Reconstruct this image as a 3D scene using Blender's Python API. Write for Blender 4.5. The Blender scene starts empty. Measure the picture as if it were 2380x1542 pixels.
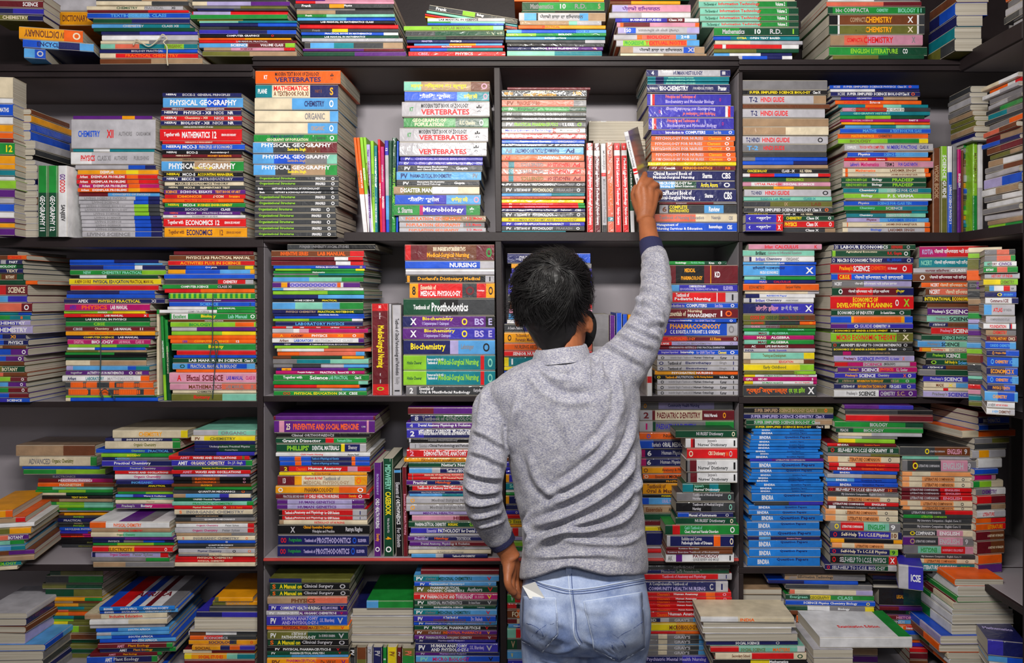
import bpy, bmesh, math, random
from mathutils import Vector, Matrix, Euler, noise
from mathutils.bvhtree import BVHTree
random.seed(7)
scn = bpy.context.scene
COL = scn.collection
# ------------------------------------------------------------------ camera, world, lights
S = 0.0012            # metres per photo pixel on the plane of the shelf fronts
D = 2.2               # camera to shelf fronts
EYE = 1.57
VX, HY = 1245.0, 690.0
cam_d = bpy.data.cameras.new('camera'); cam = bpy.data.objects.new('camera', cam_d); COL.objects.link(cam)
cam.location = (0, -D, EYE); cam.rotation_euler = (math.pi/2, 0, 0)
cam_d.sensor_width = 36; cam_d.lens = 36*D/(2380*S)
cam_d.shift_x = (1190-VX)/2380; cam_d.shift_y = -(771-HY)/2380
cam_d.clip_start = 0.02
scn.camera = cam
scn.view_settings.view_transform = 'Standard'; scn.view_settings.look = 'None'
scn.view_settings.exposure = 0.0; scn.view_settings.gamma = 1.0
w = bpy.data.worlds.new('room_light'); scn.world = w; w.use_nodes = True
w.node_tree.nodes['Background'].inputs[0].default_value = (1.0, 0.95, 0.90, 1)
w.node_tree.nodes['Background'].inputs[1].default_value = 0.19
def area(name, loc, target, sx, sy, power, col):
    l = bpy.data.lights.new(name, 'AREA'); l.shape = 'RECTANGLE'; l.size = sx; l.size_y = sy
    l.energy = power; l.color = col
    o = bpy.data.objects.new(name, l); COL.objects.link(o); o.location = loc
    o.rotation_euler = (Vector(target)-Vector(loc)).to_track_quat('-Z', 'Y').to_euler()
    return o
area('tube_light', (-0.1, -1.74, 2.42), (-0.1, 0.0, 1.45), 0.9, 0.10, 49, (1.0, 0.96, 0.90))
area('rear_tube_light', (0.1, -3.6, 2.6), (0.1, 0.0, 1.2), 1.4, 0.3, 20, (0.95, 0.97, 1.0))
bl = bpy.data.lights.new('shelf_bulb', 'POINT'); bl.energy = 2.6; bl.color = (1.0, 0.86, 0.55); bl.shadow_soft_size = 0.03
bo = bpy.data.objects.new('shelf_bulb', bl); COL.objects.link(bo); bo.location = (-0.10, -0.30, 2.46)

# ------------------------------------------------------------------ helpers
def W(px, py, Y=0.0):
    k = S*(D+Y)/D
    return Vector(((px-VX)*k, Y, EYE-(py-HY)*k))
def lin(c): return tuple((x/255/12.92 if x/255 <= .04045 else ((x/255+.055)/1.055)**2.4) for x in c)
PAL = dict(wh=(226,226,230),cr=(222,208,180),lg=(182,180,188),gy=(124,122,126),dg=(58,60,64),bk=(20,19,23),rd=(214,22,28),
 mr=(108,22,34),pk=(214,146,172),mg=(186,16,106),am=(240,160,16),ye=(236,212,24),lm=(138,198,44),gn=(30,140,56),
 dk=(16,72,48),tl=(14,124,138),mi=(128,200,178),sb=(84,160,224),bl=(20,80,204),nv=(26,30,92),vi=(54,48,176),
 pu=(92,30,128),la=(174,164,214),br=(112,60,32),tn=(168,138,108),sa=(224,108,84),ol=(108,108,46),cb=(30,122,214),pe=(242,160,98))
PAL['or'] = (240,98,18)
NAMES = dict(wh='white',cr='cream',lg='pale-grey',gy='grey',dg='dark-grey',bk='black',rd='red',mr='maroon',pk='pink',mg='magenta',
 am='amber',ye='yellow',lm='lime-green',gn='green',dk='dark-green',tl='teal',mi='mint-green',sb='sky-blue',bl='blue',nv='navy',
 vi='violet-blue',pu='purple',la='lavender',br='brown',tn='tan',sa='salmon',ol='olive',cb='bright-blue',pe='peach')
NAMES['or'] = 'orange'
_m = {}
def new_mat(name, col, rough=0.5, spec=0.5, coat=0.0, noise_amt=0.0, nscale=20, bump=0.0, bscale=60, objvar=0.0, col2=None, sheen=0):
    m = bpy.data.materials.new(name); m.use_nodes = True
    nt = m.node_tree; b = nt.nodes['Principled BSDF']; N = nt.nodes.new; L = nt.links.new
    b.inputs['Base Color'].default_value = (*col, 1); b.inputs['Roughness'].default_value = rough
    b.inputs['Specular IOR Level'].default_value = spec
    b.inputs['Coat Weight'].default_value = coat; b.inputs['Coat Roughness'].default_value = 0.18
    b.inputs['Sheen Weight'].default_value = sheen
    tc = N('ShaderNodeTexCoord')
    src = None
    if noise_amt or col2:
        n = N('ShaderNodeTexNoise'); n.inputs['Scale'].default_value = nscale; n.inputs['Detail'].default_value = 5
        L(tc.outputs['Object'], n.inputs['Vector'])
        r = N('ShaderNodeValToRGB'); L(n.outputs['Fac'], r.inputs[0])
        r.color_ramp.elements[0].position = .32; r.color_ramp.elements[1].position = .68
        c2 = col2 if col2 else tuple(c*(1-noise_amt) for c in col)
        r.color_ramp.elements[0].color = (*c2, 1); r.color_ramp.elements[1].color = (*col, 1)
        src = r.outputs[0]
    if objvar:
        oi = N('ShaderNodeObjectInfo'); mr = N('ShaderNodeMapRange'); L(oi.outputs['Random'], mr.inputs[0])
        mr.inputs[3].default_value = 1-objvar; mr.inputs[4].default_value = 1+objvar*0.6
        hs = N('ShaderNodeHueSaturation'); L(mr.outputs[0], hs.inputs['Value'])
        if src: L(src, hs.inputs['Color'])
        else: hs.inputs['Color'].default_value = (*col, 1)
        src = hs.outputs[0]
    if src: L(src, b.inputs['Base Color'])
    if bump:
        n2 = N('ShaderNodeTexNoise'); n2.inputs['Scale'].default_value = bscale; n2.inputs['Detail'].default_value = 3
        n2.inputs['Distortion'].default_value = 1.2
        L(tc.outputs['Object'], n2.inputs['Vector'])
        bp = N('ShaderNodeBump'); bp.inputs['Strength'].default_value = bump; bp.inputs['Distance'].default_value = 0.004
        L(n2.outputs['Fac'], bp.inputs['Height']); L(bp.outputs[0], b.inputs['Normal'])
        if coat: L(bp.outputs[0], b.inputs['Coat Normal'])
    return m
def cover_mat(code):
    if code not in _m:
        wrapped = code[0] == '~'; c = code.lstrip('~')
        if wrapped:   # shrink-wrapped in crinkled clear film
            m = new_mat('wrapped_cover_'+NAMES[c], lin(PAL[c]), rough=.4, spec=.3, coat=.7, noise_amt=.28, nscale=26, bump=.38, bscale=42, objvar=.12)
            m.node_tree.nodes['Principled BSDF'].inputs['Coat Roughness'].default_value = .10
        else:
            m = new_mat('cover_'+NAMES[c], lin(PAL[c]), rough=.45, spec=.25, coat=.16, noise_amt=.28, nscale=26, bump=.18, bscale=38, objvar=.12)
        _m[code] = m
    return _m[code]
def ink_mat(code):
    k = 'ink'+code
    if k not in _m: _m[k] = new_mat('ink_'+NAMES[code], lin(PAL[code]), rough=.5, spec=.3)
    return _m[k]
def page_mat():
    if 'pages' in _m: return _m['pages']
    m = new_mat('paper_pages', lin((205,198,184)), rough=.9, spec=.1)
    nt = m.node_tree; N = nt.nodes.new; L = nt.links.new; b = nt.nodes['Principled BSDF']
    tc = N('ShaderNodeTexCoord'); mp = N('ShaderNodeMapping'); mp.inputs['Scale'].default_value = (1.5, 1.5, 900)
    L(tc.outputs['Object'], mp.inputs[0]); n = N('ShaderNodeTexNoise'); n.inputs['Scale'].default_value = 1.0; n.inputs['Detail'].default_value = 2
    L(mp.outputs[0], n.inputs['Vector'])
    r = N('ShaderNodeValToRGB'); L(n.outputs['Fac'], r.inputs[0])
    r.color_ramp.elements[0].position = .3; r.color_ramp.elements[1].position = .6
    r.color_ramp.elements[0].color = (*lin((138,130,114)), 1); r.color_ramp.elements[1].color = (*lin((198,191,178)), 1)
    oi = N('ShaderNodeObjectInfo'); hs = N('ShaderNodeHueSaturation'); mr = N('ShaderNodeMapRange')
    L(oi.outputs['Random'], mr.inputs[0]); mr.inputs[3].default_value = .8; mr.inputs[4].default_value = 1.1
    L(mr.outputs[0], hs.inputs['Value']); L(r.outputs[0], hs.inputs['Color']); L(hs.outputs[0], b.inputs['Base Color'])
    bp = N('ShaderNodeBump'); bp.inputs['Strength'].default_value = .4; bp.inputs['Distance'].default_value = .001
    L(n.outputs['Fac'], bp.inputs['Height']); L(bp.outputs[0], b.inputs['Normal'])
    _m['pages'] = m; return m
def mesh_obj(name, verts, faces, mats, fmat=None, parent=None, smooth=False, loc=None, rot=None):
    me = bpy.data.meshes.new(name); me.from_pydata([tuple(v) for v in verts], [], faces)
    for m in mats: me.materials.append(m)
    if fmat: me.polygons.foreach_set('material_index', fmat)
    if smooth: me.polygons.foreach_set('use_smooth', [True]*len(me.polygons))
    me.update()
    o = bpy.data.objects.new(name, me); COL.objects.link(o)
    if parent: o.parent = parent
    if loc is not None: o.location = loc
    if rot is not None: o.rotation_euler = rot
    return o
def tag(o, label, cat, group=None):
    o['label'] = label; o['category'] = cat
    if group: o['group'] = group
def box_vf(x0, x1, y0, y1, z0, z1, dxb=0.0):
    v = [(x0+dxb,y0,z0),(x1+dxb,y0,z0),(x1+dxb,y1,z0),(x0+dxb,y1,z0),(x0,y0,z1),(x1,y0,z1),(x1,y1,z1),(x0,y1,z1)]
    f = [(0,3,2,1),(4,5,6,7),(0,1,5,4),(1,2,6,5),(2,3,7,6),(3,0,4,7)]
    return v, f
def struct(name, boxes, mat, bevel=0.0):
    V, F = [], []
    for b in boxes:
        v, f = box_vf(*b); n = len(V); V += v; F += [tuple(i+n for i in q) for q in f]
    o = mesh_obj(name, V, F, [mat]); o['kind'] = 'structure'
    if bevel:
        md = o.modifiers.new('edge', 'BEVEL'); md.width = bevel; md.segments = 2
    return o
DATA = r"""
T 0 0 3.4
P 1 1;-60 345 160;y=-40,a=-4,d=90
-60,-60,345 br
0,-60,340 mr|wh 60 90 SCIENCE
60,-60,345 nv/vi@40
110,-60,340 nv/ol@10/nv@70|cr 20 70 CHEMISTRY
P 1 2;170 740 540;y=-60,a=-14,d=230
205,150,655 am/or@70|bru 8 62 DICTIONARY|bru 64 70 IV|cr 84 96 O
340,180,740 bl/sb@25/nv@50/sb@80|nv 20 80 ENCYCLOPEDIA
430,190,360 sb/bl@50|lg 60 90 O
P 1 3;355 730 205;y=120,d=200
-10,355,760 lg
90,360,735 am|br 4 20 O|br 36 90 DICTIONARY
P 1 4;795 1570 500;y=0,d=230
-60,760,1480 tn
-30,760,1480 dg/tn@50
8,760,1490 cr/dg@60
42,685,1445 cr/lg@60|dk 28 56 CHEMISTRY|gy 60 80 PRACTICAL|bk 84 96 XI
75,690,1490 mr/rd@60
95,690,1500 bl/sb@40/bl@60|sb 8 92 TEXTBOOK FOR CLASS
140,735,1500 dk/nv@40
182,725,1500 sb/tl@50|lg 25 60 CHEMISTRY|lg 65 95 CLASS XII
215,740,1540 dk
245,800,1560 nv/vi@40
270,805,1565 wh/lg@60
312,795,1560 cr/gy@50
335,795,1560 mi/sa@15/tl@40/lm@66/tl@86|ol 68 84 ORGANIC
380,785,1560 nv/bl@60|lg 8 90 BIOLOGY PRACTICAL
408,790,1565 cr/rd@16|or 26 80 PRACTICAL CHEMISTRY
450,790,1600 br/tn@50
P 1 5;1580 2340 475;y=0,d=230
-20,1520,2260 dg
15,1520,2290 cr/la@15/pu@60
52,1530,2270 gy/ol@50
75,1560,2280 nv/dg@40
92,1520,2275 rd/la@1/rd@40
122,1505,2270 gn
160,1560,2280 ol/dk@50
178,1575,2345 mi/tl@40
195,1580,2345 nv/bl@60
225,1580,2345 dg/bk@30
250,1575,2340 vi/nv@40/bl@70
288,1580,2335 bk|wh 22 68 COMPUTER GRAPHICS|rd 72 80 O
318,1570,2300 or/am@50
335,1575,2345 rd/mr@40|lg 28 80 LAB MANUAL PRACTICAL
360,1575,2330 sb/mr@50/lm@90|wh 26 58 SCIENCE|wh 64 88 VOLUME CLASS
400,1610,2330 tn/pk@30/rd@88|mr 34 60 SCIENCE
428,1600,2345 ol/tn@50
T 680 0 4.1754
P 1 6;80 1060 545;y=0,d=240
-25,30,980 pu/pk@30
10,30,985 rd/pk@20
38,20,980 dg/am@35/dg@50|wh 6 18 Frank|wh 50 58 Physics
80,40,985 gy/bk@60
98,40,980 tn/dg@40
140,45,990 gn/mi@30|wh 6 18 Frank|mi 40 64 Geometry Manual
170,48,995 sb/bl@50
200,70,990 bk|wh 20 80 LAB MANUAL IN MATHEMATICS CLASS
232,70,1025 rd
272,80,1030 dg/ye@32/dg@48|gy 10 22 Frank
308,85,1025 bl/wh@85|wh 12 85 PRACTICAL BOOK IN MATHEMATICS
338,90,1030 dk|wh 14 75 LAB MANUAL IN MATHEMATICS
368,90,1070 lg
405,115,1070 dg/sb@6/tl@30/dg@50/tn@80
470,100,1085 pu/mr@60
495,105,1100 dk/pu@50
P 1 7;1130 2060 535;y=0,d=230
170,1310,2060 wh/lg@50|bk 10 70 LAB MANUAL IN SCIENCE
205,1310,2060 gn/mi@30
225,1310,2050 bl
245,1080,2045 lm/mi@90|ol 28 68 BIOLOGY LAB MANUAL
290,1095,2055 dg/dk@30
345,1110,2055 dk/bk@40
380,1110,2045 nv|la 8 34 MASTER|wh 36 66 PHYSICS
410,1180,2035 sb/am@40/sb@70
432,1110,2055 rd|wh 10 92 PRACTICAL BOOK IN PHYSICS
455,1140,2040 bl/tl@40
485,1125,2065 rd|pk 10 20 CBSE|lg 40 75 PHYSICS
P 1 8;1285 2190 170;y=40,d=200,r=-9
40,1320,2190 dg/lm@38/dg@52|wh 8 20 Frank|wh 54 62 Biology
95,1300,2190 mi/tl@50
120,1285,2190 bk/rd@50
135,1285,2190 rd/mr@60|pk 20 80 PRACTICAL CHEMISTRY
152,1285,2200 am|br 50 60 L
T 1150 0 4.1754
P 1 9;110 1070 545;y=0,d=230
-50,190,1060 gn
-15,190,1060 or/am@50
12,265,1065 dk/gn@20|gy 10 38 Mathematics|lg 46 53 10|gy 64 78 R.D.|tn 92 95 5
100,260,1070 dk/bk@40
115,235,1075 lg/sb@6/bk@20/lg@22/sb@70/tn@80|dg 24 74 ਪੰਜਾਬੀ ਭਾਸ਼ਾ ਦਾ ਵਿਆਕਰਨ
200,245,1035 tn/mi@60/lg@70
245,230,1075 or/am@30|rd 15 60 PRACTICAL
280,115,1080 sb/bl@15/sb@70|bl 46 90 MATHEMATICS XII
318,110,1080 lm/gn@30|wh 48 70 BIOLOGY
350,105,1070 sb/tl@50|wh 36 64 INTRODUCTION
380,105,1070 dg/lg@80
415,120,1060 bk/dg@50
455,120,1050 nv/pu@40|wh 18 82 PRACTICAL BOOK IN CHEMISTRY|or 90 93 O
488,120,1040 mi/tl@50
P 1 10;1220 2050 540;y=0,d=230
-30,1120,1890 mr/dk@40
5,1120,1800 br/am@30
38,1140,1900 la/pk@20|pu 12 62 ਪੰਜਾਬੀ ਵਿਆਕਰਨ
115,1110,1900 lg/wh@40
170,1170,1980 vi/bl@8/vi@16/mr@62/wh@83|wh 18 55 BUSINESS STUDIES|wh 64 80 Class XII
210,1185,1985 pk/or@4/mr@8/pk@40/or@95
258,1195,1985 la/bl@10/lg@22/la@85|gyu 24 76 ਪੰਜਾਬੀ ਭਾਸ਼ਾ ਦਾ ਵਿਆਕਰਨ|wh 8 16 150
325,1155,1960 lg/or@28/sa@34/sb@75|rd 36 72 BIOLOGY|wh 80 92 2+8
380,1180,1985 lg/lm@8/or@40/sb@85|gn 10 33 PROGRESSIVE|rd 35 84 TEXTUAL NOTES
445,1220,2035 tn/lg@15/bl@75/tn@88|bk 20 76 ਪੰਜਾਬੀ ਭਾਸ਼ਾ ਦਾ ਵਿਆਕਰਨ|lg 80 88 XI
515,1220,2055 cr/tn@50
T 1680 0 3.4
P 1 11;-120 540 455;y=0,d=220
-30,-190,570 cr
8,-190,585 mi/gn@60/dk@90|dk 5 18 The Essentials of|rd 20 62 Information Technology|wh 78 88 Volume 2
60,-180,598 mi/gn@60/dk@90|dk 5 18 The Essentials of|rd 20 62 Information Technology|wh 78 88 Volume 2
115,-180,600 mi/gn@60/dk@90|dk 5 18 The Essentials of|rd 20 62 Information Technology|wh 78 88 Volume 2
165,-165,600 mi/gn@60/dk@90|dk 5 18 The Essentials of|rd 20 62 Information Technology|wh 78 88 Volume 2
208,-70,600 gn/dk@30|lg 10 36 Mathematics|wh 48 55 10|lg 66 80 R.D.|lm 92 95 1
275,-75,605 bl/tl@20|ye 26 40 OTBA|wh 42 78 OPEN TEXT BASED
305,-60,630 cr/lg@40
335,-70,600 rd/wh@10/rd@14/wh@80
370,-70,600 ol/dk@50
400,-70,545 sb/wh@20/nv@60
425,-110,548 lg/bl@40/nv@70/wh@88
P 1 12;845 1600 470;y=0,d=230
-50,830,1560 wh/gy@50
12,820,1570 sa/mr@60
50,830,1600 dk/gn@5/dk@94|lg 8 42 bbc COMPACTA|mi 50 62 CHEMISTRY|mi 72 90 BIOLOGY|mi 92 96 11
112,840,1595 bk/wh@9/br@11/wh@92/dg@94|tn 22 40 COMPACTA|am 38 66 CHEMISTRY|wh 82 88 X
198,840,1595 dk/wh@9/ol@11/wh@92/dg@94|ol 22 40 COMPACTA|am 38 66 CHEMISTRY|cr 82 88 X
275,850,1580 tn/sa@15/pk@40|rd 18 35 COMPACTA|rd 36 68 CHEMISTRY|gy 88 92 X
362,840,1615 gn/dk@60|lm 22 70 ENGLISH LITERATURE|wh 75 80 CO
435,870,1590 ol/dk@50
P 1 13;1845 2090 350;y=-70,s=-1,d=150
-60,1850,2110 br
10,1845,2100 nv/bl@40
100,1850,2060 nv
175,1835,2050 tl
260,1830,2050 ol/dg@50
T 0 150 3.7617
P 2 1;-60 130 1500;y=-70,a=-6,d=70
100,-60,45 cr
290,-60,60 wh
340,-60,55 bl|wh 30 80 MATHS
450,-60,40 wh
520,-60,45 am
590,-60,108 or
650,-60,115 mr
680,-60,128 gn|ye 60 90 12
790,-60,130 am
870,-60,130 am
920,-60,130 tl
975,-60,128 wh
1010,-60,138 lm
1090,-60,128 pu
1165,-60,122 lg
1215,-60,122 bl
1290,-60,122 wh
1345,-60,128 pu
1385,-60,128 am
1430,-60,128 pu
P 2 2;70 300 1525;y=-10,s=1,d=190
388,5,275 br
440,5,275 am
505,15,270 bl
580,15,270 bl
665,130,310 lg
740,130,310 dg
800,140,290 bk
838,140,310 lg
880,140,330 gy
945,140,330 lg
1010,145,310 nv
1060,150,330 lg
1110,150,330 wh
1170,155,330 br
1235,190,330 lg
1290,200,335 nv
1345,210,340 lg
1400,225,340 wh
1460,240,340 gy
V 2 1;885 1515;y=-30
330,415 gn/dk@38|wh 42 92 GEOGRAPHY 11
418,503 gn/dk@38|wh 42 92 GEOGRAPHY 12
505,590 wh|pu 12 20 GO|rd 20 38 GOOD|bk 55 78 SANJEEV
P 2 3;700 1400 1510;d=200
445,640,1330 pu/am@62/pu@78
478,625,1360 lg|bl 8 34 CHEMISTRY|rd 42 50 XII|gy 56 72 AUTHORS|gy 77 94 CARDAMOM
738,640,1350 tl/wh@25/tl@45
762,620,1345 wh/lg@25|rd 12 29 PHYSICS|gy 32 48 CLASS XI|gy 52 68 AUTHORS|gy 76 94 PUBLISHING
875,660,1360 lg/bl@66/nv@87
915,680,1385 am/ye@60/am@75|wh 28 45 EXEMPLAR
960,670,1375 rd/or@62/rd@76|wh 4 14 Arihant|wh 18 60 EXEMPLAR PROBLEMS
1000,670,1385 rd/or@62/rd@76|wh 4 14 Arihant|wh 18 60 EXEMPLAR PROBLEMS
1040,690,1390 mg/or@62/mg@76|wh 4 14 Arihant|wh 18 60 EXEMPLAR PROBLEMS
1078,680,1395 or/am@62/or@76|wh 4 14 Arihant|wh 18 60 EXEMPLAR PROBLEMS
1114,690,1395 mr/sb@36|lg 40 90 CONCEPTS OF PHYSICS
1148,690,1395 lg/bl@70/nv@86|gy 6 60 LIVING SCIENCE PHYSICS
1183,690,1395 lg/bl@68/nv@86|gy 6 60 LIVING SCIENCE
1218,700,1395 lg/lm@68/dg@86|gy 6 60 LIVING SCIENCE BIOLOGY
1250,700,1395 lg/lm@68/dg@86|gy 6 60 LIVING SCIENCE BIOLOGY
1284,705,1400 lg/lm@68/dg@86|gy 6 60 LIVING SCIENCE
1318,710,1410 lg/bl@66/nv@86|gy 6 60 LIVING SCIENCE
1352,715,1415 lg/bl@66/nv@86|gy 6 60 LIVING SCIENCE
1386,715,1420 lg/bl@66/nv@86|gy 6 60 LIVING SCIENCE
1418,720,1420 lg/bl@66/nv@86|gy 6 60 LIVING SCIENCE
1452,720,1420 lg/bl@66/nv@86|gy 6 60 LIVING SCIENCE
P 2 4;1420 2140 1518;d=170
248,1420,2110 nv|wh 2 20 NEERAJ|lg 25 42 ECCE-2|lg 44 86 GENERAL PRINCIPLES
285,1425,2125 sb/bl@55/sb@80|wh 9 92 PHYSICAL GEOGRAPHY
376,1415,2105 mr|wh 3 38 NEERAJ ECO-1|wh 42 92 ORGANIZATION
400,1410,2110 nv|wh 3 21 NEERAJ|wh 28 62 PHYSICS - XII|lg 66 78 NIOS|wh 83 90 NR
448,1405,2115 rd|wh 3 21 NEERAJ|cr 25 62 Chemistry - XII|lg 66 78 NIOS|wh 83 90 NR
492,1405,2115 nv|wh 3 21 NEERAJ|wh 25 60 BIOLOGY - XII|lg 63 78 NIOS|wh 83 90 NR
535,1410,2110 ol|wh 3 90 NEERAJ ENVIRONMENT STUDIES
560,1398,2115 rd|wh 5 24 Together with|wh 27 61 MATHEMATICS|wh 64 69 12|wh 75 93 SENIOR SECONDARY
672,1420,2105 rd|cr 3 90 NEERAJ ECO-5 MANAGEMENT
697,1415,2140 bl|wh 5 23 NEERAJ|wh 25 42 MCO-3|lg 45 85 PRINCIPLES OF ECONOMICS
750,1412,2120 bk|wh 3 22 NEERAJ|wh 26 50 ECO-2|wh 53 90 Accountancy-1
787,1420,2110 mr|cr 3 50 NEERAJ ECO-9|am 53 92 MONEY BANKING
815,1410,2130 tn|bk 3 90 NEERAJ FINANCIAL ACCOUNT
845,1412,2130 sb/dg@25/tn@40/gn@84|wh 9 90 PHYSICAL GEOGRAPHY|yed 38 62 Savindra Singh
938,1430,2125 bk|ye 3 21 NEERAJ|wh 24 40 MCO-5|ye 43 88 ACCOUNTING MANAGERIAL
985,1420,2130 nv|wh 3 21 NEERAJ|wh 24 40 BECC-2|lg 43 90 INTRODUCTORY
1025,1440,2130 cr|bk 6 88 MACRO ECONOMICS THEORY
1062,1430,2140 dg|cr 3 21 NEERAJ|cr 24 40 MCO-6|cr 43 84 ELEMENTARY TEST
1095,1435,2145 pu|am 2 16 SCIENCE|wh 19 60 SCHOOL ESSAYS|am 63 94 TEXT BOOK OF ART
1136,1440,2145 rd|amu 5 56 ECONOMICS|cru 60 73 MCO-7|amu 77 96 NEERAJ
1175,1420,2130 or|rd 4 92 MICRO ECONOMICS
1210,1440,2145 gn|ye 3 19 NEERAJ|wh 23 38 MCO-4|ye 41 84 BUSINESS ENVIRONMENT
1250,1440,2140 nv|lg 20 60 SOCIOLOGY|wh 70 82 CLASS
1288,1430,2100 pu|or 5 22 NEERAJ|wh 27 46 MCO-7|lg 50 90 STRATEGIC FINANCE
1318,1425,2145 wh|rd 12 18 NR|gy 22 80 ECONOMICS GUIDE
1345,1430,2150 rd|wh 5 24 Together with|wh 27 60 ECONOMICS|wh 63 68 12|wh 74 93 SENIOR SECONDARY
1425,1438,2160 am|br 5 24 Together with|nv 27 58 ECONOMICS|br 67 71 12|br 75 93 SENIOR SECONDARY
T 580 150 3.7617
P 2 5;50 780 1515;y=-25,d=230
52,52,795 or|wh 10 14 KT|bkt 23 75 MODERN TEXT BOOK OF ZOOLOGY|nvd 23 77 VERTEBRATES|bk 88 92 *
172,52,775 tl/cr@20/nv@66|wh 3 14 PLANE|rdt 22 64 MATHEMATICS|brd 22 64 A TEXTBOOK FOR XI|br 72 80 PART II|am 90 94 S
292,45,770 cr/sb@45|nv 60 84 CHEMISTRY|wh 90 95 O
402,45,775 cr/sb@90|gy 60 84 ORGANIC
507,45,770 cr/sb@64|tn 68 84 ORGANIC|wh 90 95 O
610,38,768 gn|nvt 20 60 HUMAN GEOGRAPHY IN CONTEXT|crd 15 65 GEOGRAPHY OF POPULATION|dg 70 86 R.C. CHANDNA|wh 91 96 O
682,30,765 sb/dg@24/br@62/mr@80|wht 10 93 PHYSICAL GEOGRAPHY|yed 41 63 Savindra Singh
782,30,765 sb/bl@25/gy@62/mi@88|wht 10 93 PHYSICAL GEOGRAPHY|tnd 41 63 Savindra Singh
875,35,765 sb/dg@26/tn@45/gn@86|wht 10 92 PHYSICAL GEOGRAPHY|yed 41 63 Savindra Singh
975,50,780 dg|lm 5 48 Organizational Structures|wh 72 84 SPRINGFIELD|wh 91 95 O
1022,50,780 dg|lm 5 48 Organizational Structures|wh 72 84 SPRINGFIELD|wh 91 95 O
1072,45,775 dg|wh 4 10 Bhatia|wh 21 78 HISTORY & SCHOOLS OF PSYCHOLOGY|wh 91 94 O
1108,45,775 dg|wh 6 12 Bhatia|wh 24 80 HISTORY & SCHOOLS OF PSYCHOLOGY|wh 92 95 O
1138,48,780 dg|lm 5 48 Organizational Structures|wh 72 84 SPRINGFIELD|wh 91 95 O
1192,48,780 dg|lm 5 48 Organizational Structures|wh 72 84 SPRINGFIELD|wh 91 95 O
1245,42,750 dg|lm 5 47 Organizational Structures|wh 70 82 SPRINGFIELD|wh 89 93 O
1302,45,755 dg|lm 5 48 Organizational Structures|wh 70 82 SPRINGFIELD|wh 89 93 O
1355,45,755 dg|lm 5 48 Organizational Structures|wh 70 82 SPRINGFIELD|wh 89 93 O
1412,45,760 dg|lm 5 48 Organizational Structures|wh 70 82 SPRINGFIELD|wh 89 93 O
1465,45,760 dg|lm 5 48 Organizational Structures|wh 70 82 SPRINGFIELD|wh 89 93 O
V 2 2;660 1452;y=20
908,932,640,12 or/wh@60|ol 8 80 CHEMISTRY LAB
935,960,640,10 or/wh@60|wh 8 80 CHEMISTRY LAB
962,990,638,10 lm/wh@60|wh 8 70 BIOLOGY
992,1018,638,10 lm/wh@60|ol 8 70 MATHEMATICS LAB
1020,1053,700,3 la|pu 5 15 New|mr 18 42 Laboratory Book|pu 45 95 CHEMISTRY LAB
1056,1085,668,3 lm|dk 8 90 ENGLISH COURSE
1088,1116,710,1 tl|wh 10 50 LABORATORY MANUAL|wh 60 95 CORE SCIENCE
1120,1142,655,3 rd|wh 20 90 MATHEMATICS
1144,1176,720,2 mg|lg 12 50 mathematics|wh 55 75 REVISED
1180,1214,665,2 vi/lg@16/sb@60/bl@86|wh 8 12 12
1216,1246,665 dk|gn 15 85 HINDI BOOK
1248,1285,640,-1 dk/gn@50|lm 6 95 PHYSICS PRACTICAL
1288,1306,670,-1 bl|wh 6 95 SCIENCE
P 2 6;1290 2040 1450;y=8,d=190
145,1350,2100 mi/tn@20/br@78|ye 7 74 मानव विज्ञान का स्वरूप|pk 90 97 O
234,1355,2095 bl/sb@62/tl@75|wh 8 64 भौतिक भूगोल|ye 70 86 सविन्द्र सिंह|pk 93 98 O
322,1332,2098 lg|gnv 9 13 KT|bkt 22 76 MODERN TEXT BOOK OF ZOOLOGY|rdd 22 77 VERTEBRATES|bk 85 91 *
455,1348,2090 gn/dk@61/gn@93|crt 10 50 GEOGRAPHY OF|crd 13 47 POPULATION|cr 66 84 R.C. Chandna|wh 89 94 O
545,1312,2085 lg|gn 9 13 KT|bkt 22 76 MODERN TEXT BOOK OF ZOOLOGY|rdd 22 77 VERTEBRATES|bk 85 91 *
670,1310,2072 lg|wh 9 13 KT|wht 22 76 MODERN TEXT BOOK OF ZOOLOGY|rdd 22 77 VERTEBRATES|bk 85 91 *
795,1318,2038 vi|wh 3 15 PV|la 18 80 CHEMICAL SCIENCE BIOLOGY
833,1305,2038 vi|wh 3 15 PV|la 18 80 CHEMICAL SCIENCE BIOLOGY
870,1295,2035 dg|wh 8 15 PV|wht 23 60 Elementary Biochemistry|whd 23 55 and Clinical Pathology|wh 68 84 Gupta
925,1285,2025 sb|nv 5 13 PV|nv 16 65 PHARMACEUTICAL BIOCHEMISTRY|gy 90 96 PV
1003,1285,2010 dg|wh 8 15 PV|wht 23 60 Elementary Biochemistry|whd 23 55 and Clinical Pathology|wh 68 84 Gupta
1052,1260,2010 tn/ol@12/wh@45/cr@75|wh 8 70 DISASTER MANAGEMENT
1122,1272,2020 bl/vi@45/sb@60|wh 7 60 भौतिक भूगोल|ye 66 85 सविन्द्र सिंह|pk 92 98 O
1212,1260,2015 gn/mg@30/vi@34/gn@84|lg 5 22 S. Sharma|wh 34 81 Microbiology|wh 88 93 *
1305,1305,2065 lg/tn@50|or 8 72 POPULATION GEOGRAPHY|rd 78 96 S. D. Maurya
1358,1310,2055 lg/gy@75|or 8 72 POPULATION GEOGRAPHY|rd 78 96 S. D. Maurya
1410,1310,2065 lg|or 8 72 POPULATION GEOGRAPHY|rd 78 96 S. D. Maurya
T 1150 150 3.7617
P 2 7;45 790 1490;d=190
198,110,835 mr
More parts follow.
